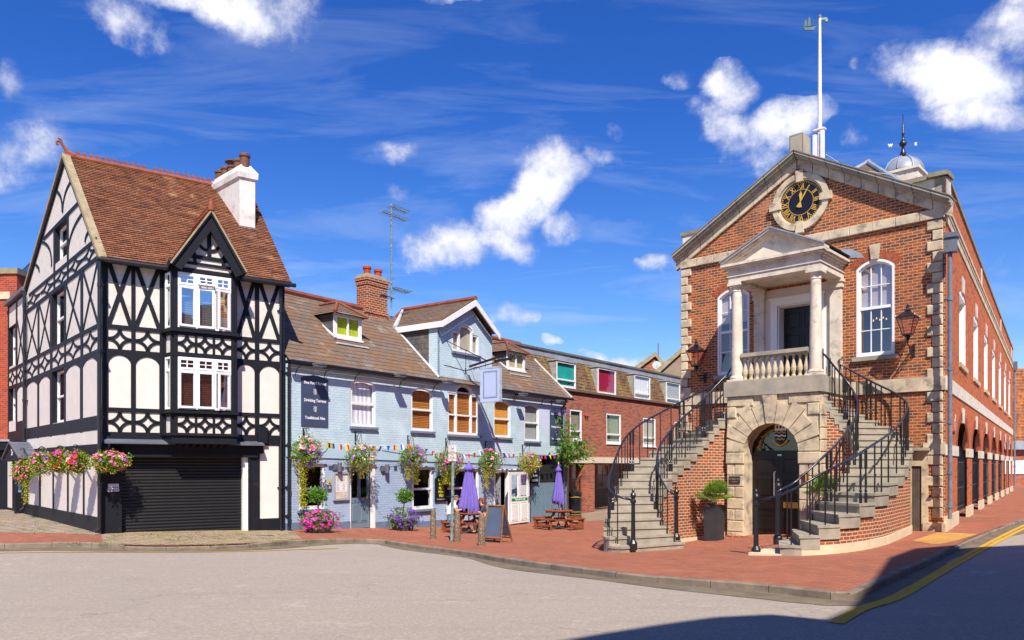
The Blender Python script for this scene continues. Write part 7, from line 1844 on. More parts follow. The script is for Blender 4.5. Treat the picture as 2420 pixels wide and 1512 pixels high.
def basket(fac, px, py, wpx, hpx, o, cols, lab, seed, trails=(), bpx=None, bpy=None, grp='flower baskets hanging on the inn', leaf=None, size=.05):
    rn = random.Random(seed); x, z = fac.uz(px, py, o); Yd = fac.w(x, o, z).y; m = Yd/FX
    rx, rz_ = wpx*m/2, hpx*m/2; t = thing('flower_basket', lab, 'flower basket', frame=fac.M @ Matrix.Translation((x, 0, z)), group=grp)
    c = (0, -o, 0); r = (rx, min(rx, o*.95), rz_); fr = Vector((0, -1, 0))
    mb = MB(); leaf_cloud(mb, c, r, 1500, size*1.15, rn, .5); mb.build('foliage', leaf or M_leaf, t)
    mb = MB(); leaf_cloud(mb, (c[0], c[1], c[2]-rz_*.1), (r[0]*1.05, r[1]*1.05, r[2]*1.05), 560, size*1.1, rn, .85); mb.build('foliage', M_leafy, t)
    mb = MB(); leaf_cloud(mb, (c[0], c[1], c[2]+rz_*.5), (r[0]*.8, r[1]*.8, r[2]*.6), 110, size, rn, .8); mb.build('foliage', M_leafr, t)
    for nm, n, zr in cols:
        mb = MB(); bloom_cloud(mb, c, r, int(n*(1.0 if fac is PF else .9)), .040, rn, fr, zr); mb.build('blossom', FCOL[nm], t)
    MB().lathe([(.02, -rz_*.4), (.10, -rz_*.35), (.17, -rz_*.1), (.19, .02)], c, 14).build('bowl', M_greyplastic, t)
    if trails:
        mb = MB()
        for tx, tw, tl in trails:
            n = int(tl*tw*m*m*3600)+80
            for i in range(n):
                f = rn.random(); p = Vector((tx*m+rn.gauss(0, .4)*tw*m*(1-.35*f)*.9, -o+.05+rn.gauss(0, .05), -rz_*.6-f*tl*m)); d = Vector((rn.gauss(0, 1), rn.gauss(0, 1)-.5, rn.gauss(0, 1)-.6)).normalized(); w = d.cross(Vector((rn.gauss(0, 1), 1, rn.gauss(0, 1)))).normalized(); s = .045*rn.uniform(.6, 1.3)
                mb.add([p, p+d*s*.5+w*s*.35, p+d*s, p+d*s*.5-w*s*.35], [(0, 1, 2, 3)])
        mb.build('trailing_foliage', M_leafy, t)
    if bpx is not None:
        bx, bz = fac.uz(bpx, bpy, .0); dx, dz = bx-x, bz-z; mb = MB(); l = .34
        mb.box(dx-.018, dx+.018, -.03, 0, dz-.42, dz+.02); mb.tube([(dx, -.02, dz-.02), (dx*.5, -o*.6, dz-.0), (0, -o, dz-.02)], .012, 5); mb.tube([(dx, -.02, dz-.38), (dx*.5, -o*.5, dz-.10), (0.0, -o*.95, dz-.02)], .010, 5)
        mb.tube([(0, -o-.05+.05*math.cos(a), dz-.05+.05*math.sin(a)) for a in [i*.8 for i in range(6)]], .010, 5); mb.build('bracket', M_iron, t)
        mb = MB()
        for a in (0, 2.1, 4.2): mb.tube([(0, -o, dz-.06), (.16*math.cos(a), -o+.16*math.sin(a), rz_*.2)], .005, 4)
        mb.build('chain', M_iron, t)
    return t
W = (-1, 1); UP = (.05, 1); DN = (-1, .2)
basket(PF, 725, 1066, 66, 70, .45, [('pink', 60, UP), ('violet', 110, DN), ('cream', 30, W)], 'flower basket with a long yellow green trail at the left end of the inn', 1, ((-10, 17, 110), (12, 10, 20)), 716, 1013)
basket(PF, 853, 1081, 66, 62, .45, [('cream', 90, W), ('violet', 45, W), ('pink', 16, UP)], 'rounded flower basket hanging above the grey blue door', 2, ((4, 9, 30),), 839, 1020)
basket(PF, 976, 1080, 58, 54, .45, [('violet', 90, W), ('pink', 20, UP), ('cream', 25, W)], 'flower basket with two trails above the window near the purple planter', 3, ((-12, 9, 36), (14, 13, 48)), 963, 1030)
basket(PF, 1062, 1090, 66, 62, .45, [('pink', 90, W), ('violet', 60, (-1, .3)), ('red', 14, W)], 'pink flowered basket half behind the parking sign', 4, ((-12, 10, 34), (8, 16, 40)), 1053, 1036)
basket(PF, 1160, 1089, 52, 56, .45, [('violet', 80, DN), ('pink', 34, UP), ('cream', 20, W)], 'flower basket left of the inn doorway and right of the closed umbrella', 5, ((-13, 10, 48), (14, 6, 22)), 1147, 1043)
basket(PF, 1251, 1092, 48, 44, .45, [('cream', 40, W), ('pink', 30, W), ('violet', 14, W)], 'yellow green basket beside the covered terrace', 6, ((6, 6, 24),), 1234, 1051, leaf=M_leafy)
GB = 'flower baskets on the timber framed house'
basket(TS, 57, 1112, 44, 56, .5, [('pink', 150, W), ('violet', 40, UP)], 'leftmost pink basket with a thin trail on the timber framed side wall', 7, ((6, 9, 60),), 60, 1062, GB)
basket(TS, 103, 1092, 54, 50, .5, [('pink', 80, W), ('violet', 90, UP), ('cream', 20, W)], 'pink and violet basket second from the left on the timber framed side wall', 8, (), 92, 1060, GB)
basket(TS, 146, 1089, 50, 50, .5, [('red', 100, W), ('violet', 40, W), ('magenta', 30, W)], 'red and violet basket third from the left on the timber framed side wall', 9, (), 135, 1058, GB)
basket(TS, 184, 1090, 48, 48, .5, [('magenta', 90, W), ('red', 80, W), ('cream', 20, W)], 'magenta and red basket nearest the corner drainpipe on the side wall', 10, (), 186, 1055, GB)
basket(TF, 258, 1090, 78, 46, .55, [('pink', 150, W), ('cream', 30, UP), ('violet', 10, W)], 'green and pink basket hanging at the corner above the parking notice', 11, (), 250, 1050, GB)
# small notice on the black pillar
x0, x1, z0, z1 = TF.rect(253.5, 279, 1143, 1161)
t = thing('parking_notice', 'small white No Parking notice on the black pillar left of the shutter', 'notice', frame=TF.M @ Matrix.Translation((x0, -.125, z0)))
w, h = x1-x0, z1-z0; MB().box(0, w, -.01, 0, 0, h).build('plate', M_white, t); MB().box(.01, w-.01, -.013, -.01, .01, h*.30).build('lower_band', M_clock, t)
text('lettering', 'NO PARKING', h*.30, flat('notice blue', (.05, .05, .2), .5), t, WM[t.name], w/2, -.012, h*.52, .001, bold=.002); text('lettering', 'KEEP DRIVEWAY CLEAR', h*.15, M_clock, t, WM[t.name], w/2, -.012, h*.84, .001); text('lettering', 'DAY or NIGHT', h*.22, M_white, t, WM[t.name], w/2, -.014, h*.16, .001, bold=.002)
t = tag(MB().box(0, .28, -.12, 0, 0, .45).build('alarm_box', M_black, None, TF.M @ Matrix.Translation((TF.u(606), -.03, TF.z(612, 1048)))), 'black electrical box on the timber frame at the canopy end', 'electrical box')
# --- planters by the inn
def shrub_planter(px, py, wpx, hpx, col, n, ballpx, ballpy, bw, lab, seed, boxm):
    rn = random.Random(seed); g = G(px, py); m = g.y/FX; t = thing('flower_planter', lab, 'planter', loc=g, rz=math.atan2(PF.d.y, PF.d.x), group='planters with clipped bay trees')
    rx = wpx*m/2; hh_ = hpx*m
    MB().add([(-.26, -.2, 0), (.26, -.2, 0), (.26, .2, 0), (-.26, .2, 0), (-.33, -.26, .34), (.33, -.26, .34), (.33, .26, .34), (-.33, .26, .34)], [(0, 1, 5, 4), (1, 2, 6, 5), (2, 3, 7, 6), (3, 0, 4, 7), (4, 5, 6, 7)]).build('planter_box', boxm, t)
    c = (0, 0, hh_*.55); r = (rx, .42, hh_*.46); mb = MB(); leaf_cloud(mb, c, (r[0]*1.06, r[1]*1.06, r[2]*1.04), 1500, .06, rn, .4, .3); mb.build('foliage', M_leaf, t)
    mb = MB(); bloom_cloud(mb, c, (r[0]*.97, r[1], r[2]), int(n*.72), .040, rn, Vector((0, -1, .3)), (-.9, 1)); [bloom(mb, Vector((rn.uniform(-1.05, 1.05)*rx, -.30+rn.gauss(0, .08), hh_*rn.uniform(.12, .8))), Vector((rn.gauss(0, .5), -1, rn.gauss(.2, .5))), .036, rn) for _ in range(40)]; mb.build('blossom', FCOL[col], t)
    dx = (ballpx-px)*m; bz = (py-ballpy)*m
    MB().tube([(0, 0, .3), (dx*.5, 0, (bz+.3)/2), (dx, 0, bz)], .018, 6).build('tree_stem', M_bark, t)
    mb = MB(); leaf_cloud(mb, (dx, 0, bz), (bw*m/2, bw*m/2, bw*m*.42), 650, .085, rn, .3); mb.build('tree_crown', M_leafd, t)
    return t
shrub_planter(753, 1258, 100, 52, 'magenta', 330, 750, 1170, 42, 'planter of magenta petunias with a clipped bay tree under the left window', 21, M_planter)
shrub_planter(952, 1253, 82, 52, 'purple', 300, 958, 1172, 36, 'grey planter of deep purple petunias with a small bay ball tree', 22, M_planter)
# --- palms in tall pots by the arch
def palm(px, py, hpot, wpot, hp, wp, lab, seed, tl=.55):
    rn = random.Random(seed); g = Vector(((px-CX)/FX*tl, tl, 0)); g.z = gz(g.x, g.y); m = g.y/FX; t = thing('potted_palm', lab, 'potted palm', loc=g, rz=math.atan2(HF.d.y, HF.d.x), group='fan palms in tall charcoal planters')
    w = wpot*m/2; h = hpot*m; a = w*.88
    MB().add([(-a, -a, 0), (a, -a, 0), (a, a, 0), (-a, a, 0), (-w, -w, h), (w, -w, h), (w, w, h), (-w, w, h), (-w*.88, -w*.88, h), (w*.88, -w*.88, h), (w*.88, w*.88, h), (-w*.88, w*.88, h), (-w*.88, -w*.88, h-.05), (w*.88, -w*.88, h-.05), (w*.88, w*.88, h-.05), (-w*.88, w*.88, h-.05)],
             [(0, 1, 5, 4), (1, 2, 6, 5), (2, 3, 7, 6), (3, 0, 4, 7), (4, 5, 9, 8), (5, 6, 10, 9), (6, 7, 11, 10), (7, 4, 8, 11), (12, 13, 14, 15)]).build('pot', M_greyplastic, t)
    MB().lathe([(.05, 0), (.075, .06), (.08, .12), (.05, .20)], (0, 0, h-.05), 10).build('trunk', M_bark, t)
    R_ = wp*m/2
    for k in range(30):
        az = rn.uniform(0, 6.28); el = rn.uniform(.15, 1.45); L = R_*rn.uniform(.7, 1.0); d = Vector((math.cos(az)*math.cos(el), math.sin(az)*math.cos(el), math.sin(el)))
        b = Vector((0, 0, h+.12)); tip = b+d*L+Vector((0, 0, -.04)); mb = MB(); mb.tube([b, b+d*L*.5+Vector((0, 0, .02)), tip], .007, 4)
        sidev = d.cross(Vector((0, 0, 1)));
        if sidev.length < .1: sidev = Vector((1, 0, 0))
        sidev.normalize(); upv = sidev.cross(d)
        n = 17; fl = R_*rn.uniform(.62, .85)
        for i in range(n):
            a_l = (i-(n-1)/2)/((n-1)/2)*1.75; ld = (d*math.cos(a_l)+sidev*math.sin(a_l)).normalized(); q = ld.cross(upv)*.016; e = tip+ld*fl*(1-.25*abs(a_l)/1.75)+Vector((0, 0, -.10*fl*rn.uniform(.3, 1.6)))
            md = tip+ld*fl*.5+upv*.015; mb.add([tip, md+q, e, md-q], [(0, 1, 2, 3)])
        mb.build('frond', M_palm, t)
    return t
M_palm = leafmat('palm leaf', (.24, .36, .04), (.10, .20, .03), trans=.3)
palm(1688, 1274, 84, 38, 60, 78, 'fan palm in a tall charcoal planter left of the rusticated arch', 31, 21.9)
palm(1950, 1262, 88, 36, 66, 84, 'fan palm behind the railings right of the rusticated arch', 32, 20.1)
# --- climbing purple flowered shrub at the far end of the inn
rn = random.Random(44); bp = PF.w(PF.u(1342, .5), .5, 0); g = Vector((bp.x, bp.y, gz(bp.x, bp.y))); m = g.y/FX
t = thing('butterfly_bush', 'tall straggling shrub with purple flower spikes by the inn drainpipe', 'shrub', loc=g, rz=math.atan2(PF.d.y, PF.d.x))
zz = lambda y: 1.7-(y-1100)*m-g.z
stems = [((0, 0, 0), (.0, 0, 1.6), (-.1, -.1, zz(1085))), ((-.1, 0, zz(1100)), (-.5, 0, zz(1040)), (-.85, 0, zz(985))), ((0, 0, zz(1100)), (.1, 0, zz(1040)), (.05, 0, zz(985))), ((0, 0, zz(1090)), (.5, -.2, zz(1050)), (1.0, -.3, zz(1042))), ((-.1, 0, zz(1090)), (-.35, -.1, zz(1060)), (-.3, 0, zz(972))), ((0, 0, zz(1090)), (.4, -.2, zz(1075)), (1.0, -.3, zz(1075))), ((0, 0, zz(1090)), (.45, -.1, zz(1040)), (.5, 0, zz(1000)))]
mb = MB()
for s in stems: mb.tube(s, [.03, .02, .008], 5)
mb.build('stem', M_bark, t)
mb = MB(); m2 = MB(); m3 = MB()
def longleaf(mb, p, d, s, rn):
    w = d.cross(Vector((rn.gauss(0, 1), rn.gauss(0, 1), rn.gauss(0, 1)))).normalized(); mb.add([p, p+d*s*.45+w*s*.13, p+d*s+Vector((0, 0, -s*.25)), p+d*s*.45-w*s*.13], [(0, 1, 2, 3)])
for s in stems[1:]:
    A_, B_, C_ = map(Vector, s)
    for i in range(90):
        f = rn.random(); p = A_*(1-f)**2+B_*2*f*(1-f)+C_*f*f; d = Vector((rn.gauss(0, 1), rn.gauss(0, 1), rn.gauss(0, .6))).normalized(); longleaf(mb, p, d, .22*rn.uniform(.6, 1.2), rn)
    for i in range(2): 
        e = C_+Vector((rn.gauss(0, .1), 0, rn.gauss(0, .1)))
        for j in range(22): q = e+Vector((j*.010, 0, j*.006-.0003*j*j))+Vector((rn.gauss(0, .02), rn.gauss(0, .02), rn.gauss(0, .02))); bloom(m2, q, Vector((rn.gauss(0, 1), -1, rn.gauss(0, 1))), .022, rn, 4)
for i in range(720):
    v = Vector((rn.gauss(0, .42), rn.gauss(0, .35), rn.gauss(0, .30))); p = Vector((.25, -.15, zz(1062)))+Vector((v.x*1.1, v.y, v.z)); d = Vector((v.x*2+rn.gauss(0, .7), v.y*2+rn.gauss(0, .7), rn.gauss(0, .7)-.1)).normalized(); longleaf(mb, p, d, .20*rn.uniform(.6, 1.3), rn)
for i in range(14):
    e = Vector((.3+rn.uniform(-.8, .9), -.35+rn.gauss(0, .15), zz(1060)+rn.uniform(-.35, .45)))
    for j in range(16): q = e+Vector((j*.009, 0, j*.008))+Vector((rn.gauss(0, .018), rn.gauss(0, .018), rn.gauss(0, .018))); bloom(m2 if i % 3 else m3, q, Vector((rn.gauss(0, 1), -1, rn.gauss(0, 1))), .022, rn, 4)
mb.build('foliage', M_leafd, t); m2.build('blossom', leafmat('mauve spikes', (.50, .10, .55), (.62, .25, .65)), t); m3.build('blossom', leafmat('spent spikes', (.32, .12, .03), (.4, .2, .05)), t)
# --- bunting
bun = thing('bunting', 'string of coloured signal flag bunting looped across the front of the inn', 'bunting', PF)
BP = [(770, 1045), (800, 1049), (855, 1053), (900, 1054), (960, 1049), (1000, 1058), (1035, 1069), (1075, 1074), (1110, 1072), (1150, 1060), (1180, 1068), (1205, 1073), (1228, 1069), (1255, 1073), (1280, 1075), (1305, 1075), (1325, 1070)]
bo = .42
def bpt(px):
    for (a, ya), (b, yb) in zip(BP[:-1], BP[1:]):
        if a <= px <= b: y = ya+(yb-ya)*(px-a)/(b-a); x, z = PF.uz(px, y, bo); return Vector((x, -bo, z))
MB().tube([bpt(p) for p, _ in BP], .006, 4).build('cord', M_whitepaint, bun)
FC = {'y': (.75, .60, .02), 'k': (.02, .02, .03), 'b': (.03, .08, .45), 'w': (.8, .8, .8), 'r': (.70, .02, .03), 'o': (.85, .25, .02)}
FM_ = {k: flat('bunting '+k, v, .8, .05) for k, v in FC.items()}
FL = [(762, 'yk'), (781, 'yb'), (799, 'wr'), (815, 'yr'), (880, 'ry'), (898, 'bw'), (914, 'bb'), (930, 'ry'), (946, 'bw'), (962, 'or'), (1005, 'bb'), (1022, 'rw'), (1036, 'yb'), (1091, 'bw'), (1105, 'rr'), (1118, 'yr'), (1132, 'wb'), (1145, 'rr'), (1188, 'kb'), (1199, 'wr'), (1212, 'rr'), (1225, 'yb'), (1277, 'br'), (1286, 'rb'), (1297, 'yy'), (1308, 'rb'), (1319, 'yy')]
rn = random.Random(5)
for px, cc_ in FL:
    px = max(px, 771); p = bpt(px); s = .17; tw_ = rn.uniform(-.06, .06); sw = rn.uniform(-.04, .04)
    tri = cc_[0] == cc_[1]
    f = MB().add([p, p+Vector((s*.9, 0, -.005)), p+Vector((s*.9*(.6 if tri else 1)+sw, tw_, -s)), p+Vector((s*.9*(.4 if tri else 0)+sw, tw_, -s))], [(0, 1, 2, 3)]).build('flag', FM_[cc_[0]], bun)
    if not tri:
        a, b = p+Vector((s*.45, -.004, -.01)), p+Vector((s*.9, -.004, -.01)); MB().add([a, b, p+Vector((s*.9+sw, tw_-.005, -s)), p+Vector((s*.45+sw, tw_-.005, -s))], [(0, 1, 2, 3)]).build('flag_patch', FM_[cc_[1]], f)
# --- bollards
for px, py, h_, w_, lab in ((1023.4, 1274, 72, 15, 'pebble faced bollard nearest the purple planter'), (1080.5, 1280, 73, 17, 'pebble faced bollard beside the parking sign pole'), (1138, 1289, 78, 18, 'pebble faced bollard nearest the folding chalk board')):
    g = G(px, py); m = g.y/FX; h = h_*m; w = w_*m/2
    o = MB().lathe([(w, -.1), (w, .02), (w*.94, h*.4), (w*.82, h*.8), (w*.72, h*.90), (w*.5, h*.97), (w*.2, h)], n=18).build('bollard', M_aggr, None, Matrix.Translation(g), smooth=True); tag(o, lab, 'bollard', 'pebble faced bollards by the kerb')
# --- parking sign
g = G(1067, 1280); m = g.y/FX; zt_ = H-(1052-HY)*m-g.z
t = thing('parking_sign', 'white parking sign on a flaking green pole in front of the inn', 'sign', loc=g, rz=R(8))
MB().tube([(0, 0, -.1), (.03, 0, zt_*.5), (.05, 0, zt_)], .042, 10).build('pole', M_galv, t)
pw, phh = 19*m, 38*m; z0 = H-(1089.5-HY)*m-g.z; xo = .02
MB().box(xo-pw/2, xo+pw/2, -.065, -.05, z0, z0+phh).build('plate', flat('sign cream', (.62, .57, .52), .5), t)
F_ = WM[t.name]; M_bl = flat('sign blue', (.02, .08, .45), .4); M_tx = flat('sign black', (.05, .05, .06), .5)
MB().box(xo-.035, xo+.035, -.068, -.065, z0+phh*.73, z0+phh*.93).build('symbol_panel', M_bl, t); text('lettering', 'P', .10, M_white, t, F_, xo, -.070, z0+phh*.83, .001, bold=.003)
for i, (s_, f) in enumerate((('8am-6pm', .62), ('Ceremonial cars', .54), ('displaying permits', .46), ('only', .38), ('6pm-8am', .24), ('permit holders A', .15), ('only', .06))): text('lettering', s_, .034, M_tx, t, F_, xo, -.067, z0+phh*f, .001, bold=.001)
MB().box(xo-pw*.5, xo+pw*.5, -.067, -.065, z0+phh*.305, z0+phh*.315).build('dividing_line', M_tx, t)
MB().tube([(-.15, -.05, zt_*.47), (.30, -.05, zt_*.47-.01)], .008, 4).build('cable_tie', M_iron, t)
# --- folding chalk board
g = G(1172, 1281); m = g.y/FX
t = thing('folding_board', 'brown framed folding chalk board with blank slate panel', 'chalkboard', loc=g, rz=R(-30))
hb, wb = 1.08, .56
def sideboard(yb, yt, w0, nm):
    mb = MB(); sx = wb/2
    for s in (-1, 1):
        mb.tube([(s*sx*1.08, yb, 0), (s*sx*.92, yt, hb)], .030, 4)
    mb.tube([(-sx, yb*.86+yt*.14, .14), (sx, yb*.86+yt*.14, .14)], .04, 4); mb.tube([(-sx*.92, yt, hb-.03), (sx*.92, yt, hb-.03)], .03, 4)
    mb.build('frame', M_woodb, t)
    MB().add([(-sx, yb*.82+yt*.18, .17), (sx, yb*.82+yt*.18, .17), (sx*.92, yt, hb-.05), (-sx*.92, yt, hb-.05)], [(0, 1, 2, 3)]).build('slate_panel', flat('slate blue board', (.075, .105, .17), .6, .15, 3), t)
sideboard(-.24, -.02, 0, 'a'); sideboard(.42, .03, 0, 'b')
MB().tube([(.26, -.16, .42), (.26, .2, .42)], .01, 4).build('stay', M_iron, t)
# --- litter bin
g = G(1360, 1224); m = g.y/FX; S_ = 1.0; w = 14.5*m; hB = 66*m
t = thing('litter_bin', 'black eight sided litter bin with gold bands', 'litter bin', loc=g, rz=R(22))
MB().lathe([(w*.88, 0), (w*.95, .03), (w, hB*.80), (w*1.04, hB*.81)], n=8).build('body', M_iron, t); MB().lathe([(w*1.08, hB*.81), (w*1.08, hB*.9), (w*.8, hB*.97), (w*.2, hB*1.0)], n=8).build('lid', M_iron, t)
for f in (.12, .22, .74): MB().lathe([(w*(.95+.08*f), hB*f), (w*(.95+.08*f)+.003, hB*f), (w*(.95+.08*f)+.003, hB*f+.02), (w*(.95+.08*f), hB*f+.02)], n=8).build('band', M_gold2, t)
MB().box(-w*.5, w*.5, -w*1.03, -w*.9, hB*.83, hB*.89).build('slot', M_dark, t); text('lettering', 'Litter', .12, M_gold2, t, WM[t.name] @ Matrix.Rotation(R(-22), 4, 'Z'), 0, -w*1.06, hB*.77, .002)
# --- picnic tables and umbrellas
def picnic(px, py, rz, sc_, lab):
    g = G(px, py); M = Matrix.Translation(g) @ Matrix.Rotation(rz, 4, 'Z') @ Matrix.Scale(sc_, 4); t = thing('picnic_table', lab, 'picnic table', frame=M, group='round picnic tables outside the inn')
    rr, ht, hbn = .56, .72, .43
    mb = MB(); n = 9
    for i in range(n):
        y0, y1 = -rr+2*rr*i/n+.004, -rr+2*rr*(i+1)/n-.004; xx = math.sqrt(max(.02, rr*rr-max(abs(y0), abs(y1))**2*.93)); mb.box(-xx, xx, y0, y1, ht-.03, ht)
    mb.build('table_top', M_wood, t)
    for k in range(4):
        RM = M @ Matrix.Rotation(math.pi/2*k+math.pi/4, 4, 'Z')
        b = MB(); b.box(-.44, .44, -.99, -.86, hbn-.035, hbn); b.box(-.44, .44, -.85, -.72, hbn-.035, hbn); b.build('bench', M_wood, t, RM)
        MB().box(-.38, -.33, -.93, -.86, 0, hbn-.035).box(-.38, -.33, -.97, -.30, hbn-.11, hbn-.036).build('leg', M_wood, t, RM); MB().box(.33, .38, -.93, -.86, 0, hbn-.035).box(.33, .38, -.97, -.30, hbn-.11, hbn-.036).build('leg', M_wood, t, RM)
        MB().box(-.34, .34, -.90, -.86, .14, .21).build('rail', M_wood, t, RM)
        MB().tube([(0, -.62, .02), (0, -.20, ht-.03)], .038, 4).build('brace', M_wood, t, RM)
    MB().box(-.5, .5, -.03, .03, ht-.10, ht-.031).box(-.03, .03, -.5, .5, ht-.105, ht-.032).build('under_frame', M_wood, t)
    return t, g, M
def umbrella(g, yo, ztop, zbot, wid, lab, seed):
    rn = random.Random(seed); t = thing('closed_umbrella', lab, 'umbrella', loc=g, group='closed purple umbrellas')
    MB().tube([(0, 0, .05), (0, 0, ztop-.05)], .022, 8).build('pole', flat('varnished pole', (.45, .18, .05), .4), t)
    MB().lathe([(.02, 0), (.04, .02), (.02, .06), (.035, .08), (.005, .12)], (0, 0, ztop-.06), 10).build('finial', flat('brass finial', (.55, .42, .15), .4), t)
    Hh = ztop-zbot; n = 48; rings = []
    prof = [(0, .03), (.04, .07), (.10, .16), (.17, .25), (.18, .17), (.195, .165), (.35, .21), (.6, .30), (.8, .38), (.93, .44), (1.0, .40)]
    ph = rn.uniform(0, 6); mb = MB(); o = 0
    for j, (f, r) in enumerate(prof):
        for k in range(n):
            a = 2*math.pi*k/n; fold = .24*math.cos(8*a+ph+f*1.4)*min(1, f*2.2)+.07*math.sin(5*a+f*6); rr = r*wid/.88*(1+fold)
            z = ztop-.05-f*Hh+(.06*math.cos(8*a+ph)*Hh if j >= 9 else 0)
            if j == 3: z += .03*math.cos(8*a+ph)
            mb.v.append((rr*math.cos(a), rr*math.sin(a), z))
        if j: 
            for k in range(n): k2 = (k+1) % n; mb.f.append([(j-1)*n+k, (j-1)*n+k2, j*n+k2, j*n+k])
    mb.build('canopy', M_purple, t, smooth=True)
    mb = MB()
    for k in range(4): mb.lathe([(.12+.08*k, 0), (.12+.08*k, .05), (.10+.08*k, .06)], (0, 0, .01-.0*k), 18)
    MB().lathe([(.24, 0), (.25, .02), (.24, .05), (.08, .07), (.05, .2)], n=22).build('base_weight', M_greyplastic, t)
    return t
t1, g1, TM1 = picnic(1108, 1259, R(10), .96, 'round brown picnic table with two people seated at it'); t2, g2, TM2 = picnic(1320, 1249, R(3), 1.0, 'round brown picnic table with only glasses beside the boarded screen')
m1, m2_ = g1.y/FX, g2.y/FX
umbrella(g1, 0, H-(1087-HY)*m1-g1.z, H-(1203-HY)*m1-g1.z, .66, 'closed purple umbrella in the table where two people sit', 3)
umbrella(g2, 0, H-(1094-HY)*m2_-g2.z, H-(1185-HY)*m2_-g2.z, .44, 'closed purple umbrella in the empty far table', 4)
def pint(TM, x, y, col, h, lab, grp, shape='glass'):
    F = TM @ Matrix.Translation((x, y, .72)); t = thing('glass', lab, 'glass', frame=F, group=grp)
    MB().lathe([(.028, 0), (.038, h)], n=12).build('vessel', glass('drinking glass', refl=.25), t)
    if col: MB().lathe([(.026, .004), (.034, h*.75)], n=12).build('drink', col, t)
beer = flat('amber beer', (.50, .24, .03), .2); water = flat('clear drink', (.30, .38, .42), .2); tea = flat('terracotta drink', (.45, .12, .05), .3)
pint(TM1, -.05, -.30, beer, .15, 'pint of amber beer on the table with people', 'glasses on the occupied table'); pint(TM1, .12, -.28, water, .13, 'short clear glass beside the beer on the occupied table', 'glasses on the occupied table'); pint(TM1, .46, -.05, None, .19, 'tall empty glass at the right edge of the occupied table', 'glasses on the occupied table')
for x, y, c, h, lab in ((-.28, -.15, tea, .15, 'amber glass at the left of the far table'), (-.20, .05, None, .19, 'tall empty glass behind the amber one on the far table'), (.06, -.2, water, .13, 'dark glass before the umbrella pole on the far table'), (.17, -.10, None, .15, 'plain glass right of the umbrella pole on the far table'), (.30, -.05, None, .20, 'tallest empty glass right on the far table')): pint(TM2, x, y, c, h, lab, 'glasses on the far table')
# --- people
M_skin = flat('skin', (.60, .30, .20), .5, .12, 8); M_shirt = flat('white shirt', (.78, .78, .80), .9, .08, 5, .2, 12); M_denim = flat('denim', (.12, .25, .42), .9, .2, 8); M_navy = flat('navy shoe', (.05, .07, .12), .7); M_sock = flat('white sock', (.75, .75, .78), .9); M_hairg = flat('grey hair', (.22, .17, .13), .8, .3, 30, .5, 60); M_hairr = flat('auburn hair', (.20, .06, .025), .6, .35, 25, .6, 50); M_top = flat('charcoal top', (.055, .06, .075), .9, .2, 6)
def skinmesh(name, verts, edges, radii, mat, parent, sub=2, smooth=True):
    me = bpy.data.meshes.new('s'); me.from_pydata(verts, edges, []); o = bpy.data.objects.new('s', me); sc.collection.objects.link(o)
    md = o.modifiers.new('k', 'SKIN'); md.use_smooth_shade = True
    for i, r in enumerate(radii):
        sv_ = me.skin_vertices[0].data[i]; sv_.radius = r if isinstance(r, tuple) else (r, r); sv_.use_root = (i == 0)
    ss = o.modifiers.new('u', 'SUBSURF'); ss.levels = sub; ss.render_levels = sub
    me2 = bpy.data.meshes.new_from_object(o.evaluated_get(bpy.context.evaluated_depsgraph_get())); bpy.data.objects.remove(o)
    return me2
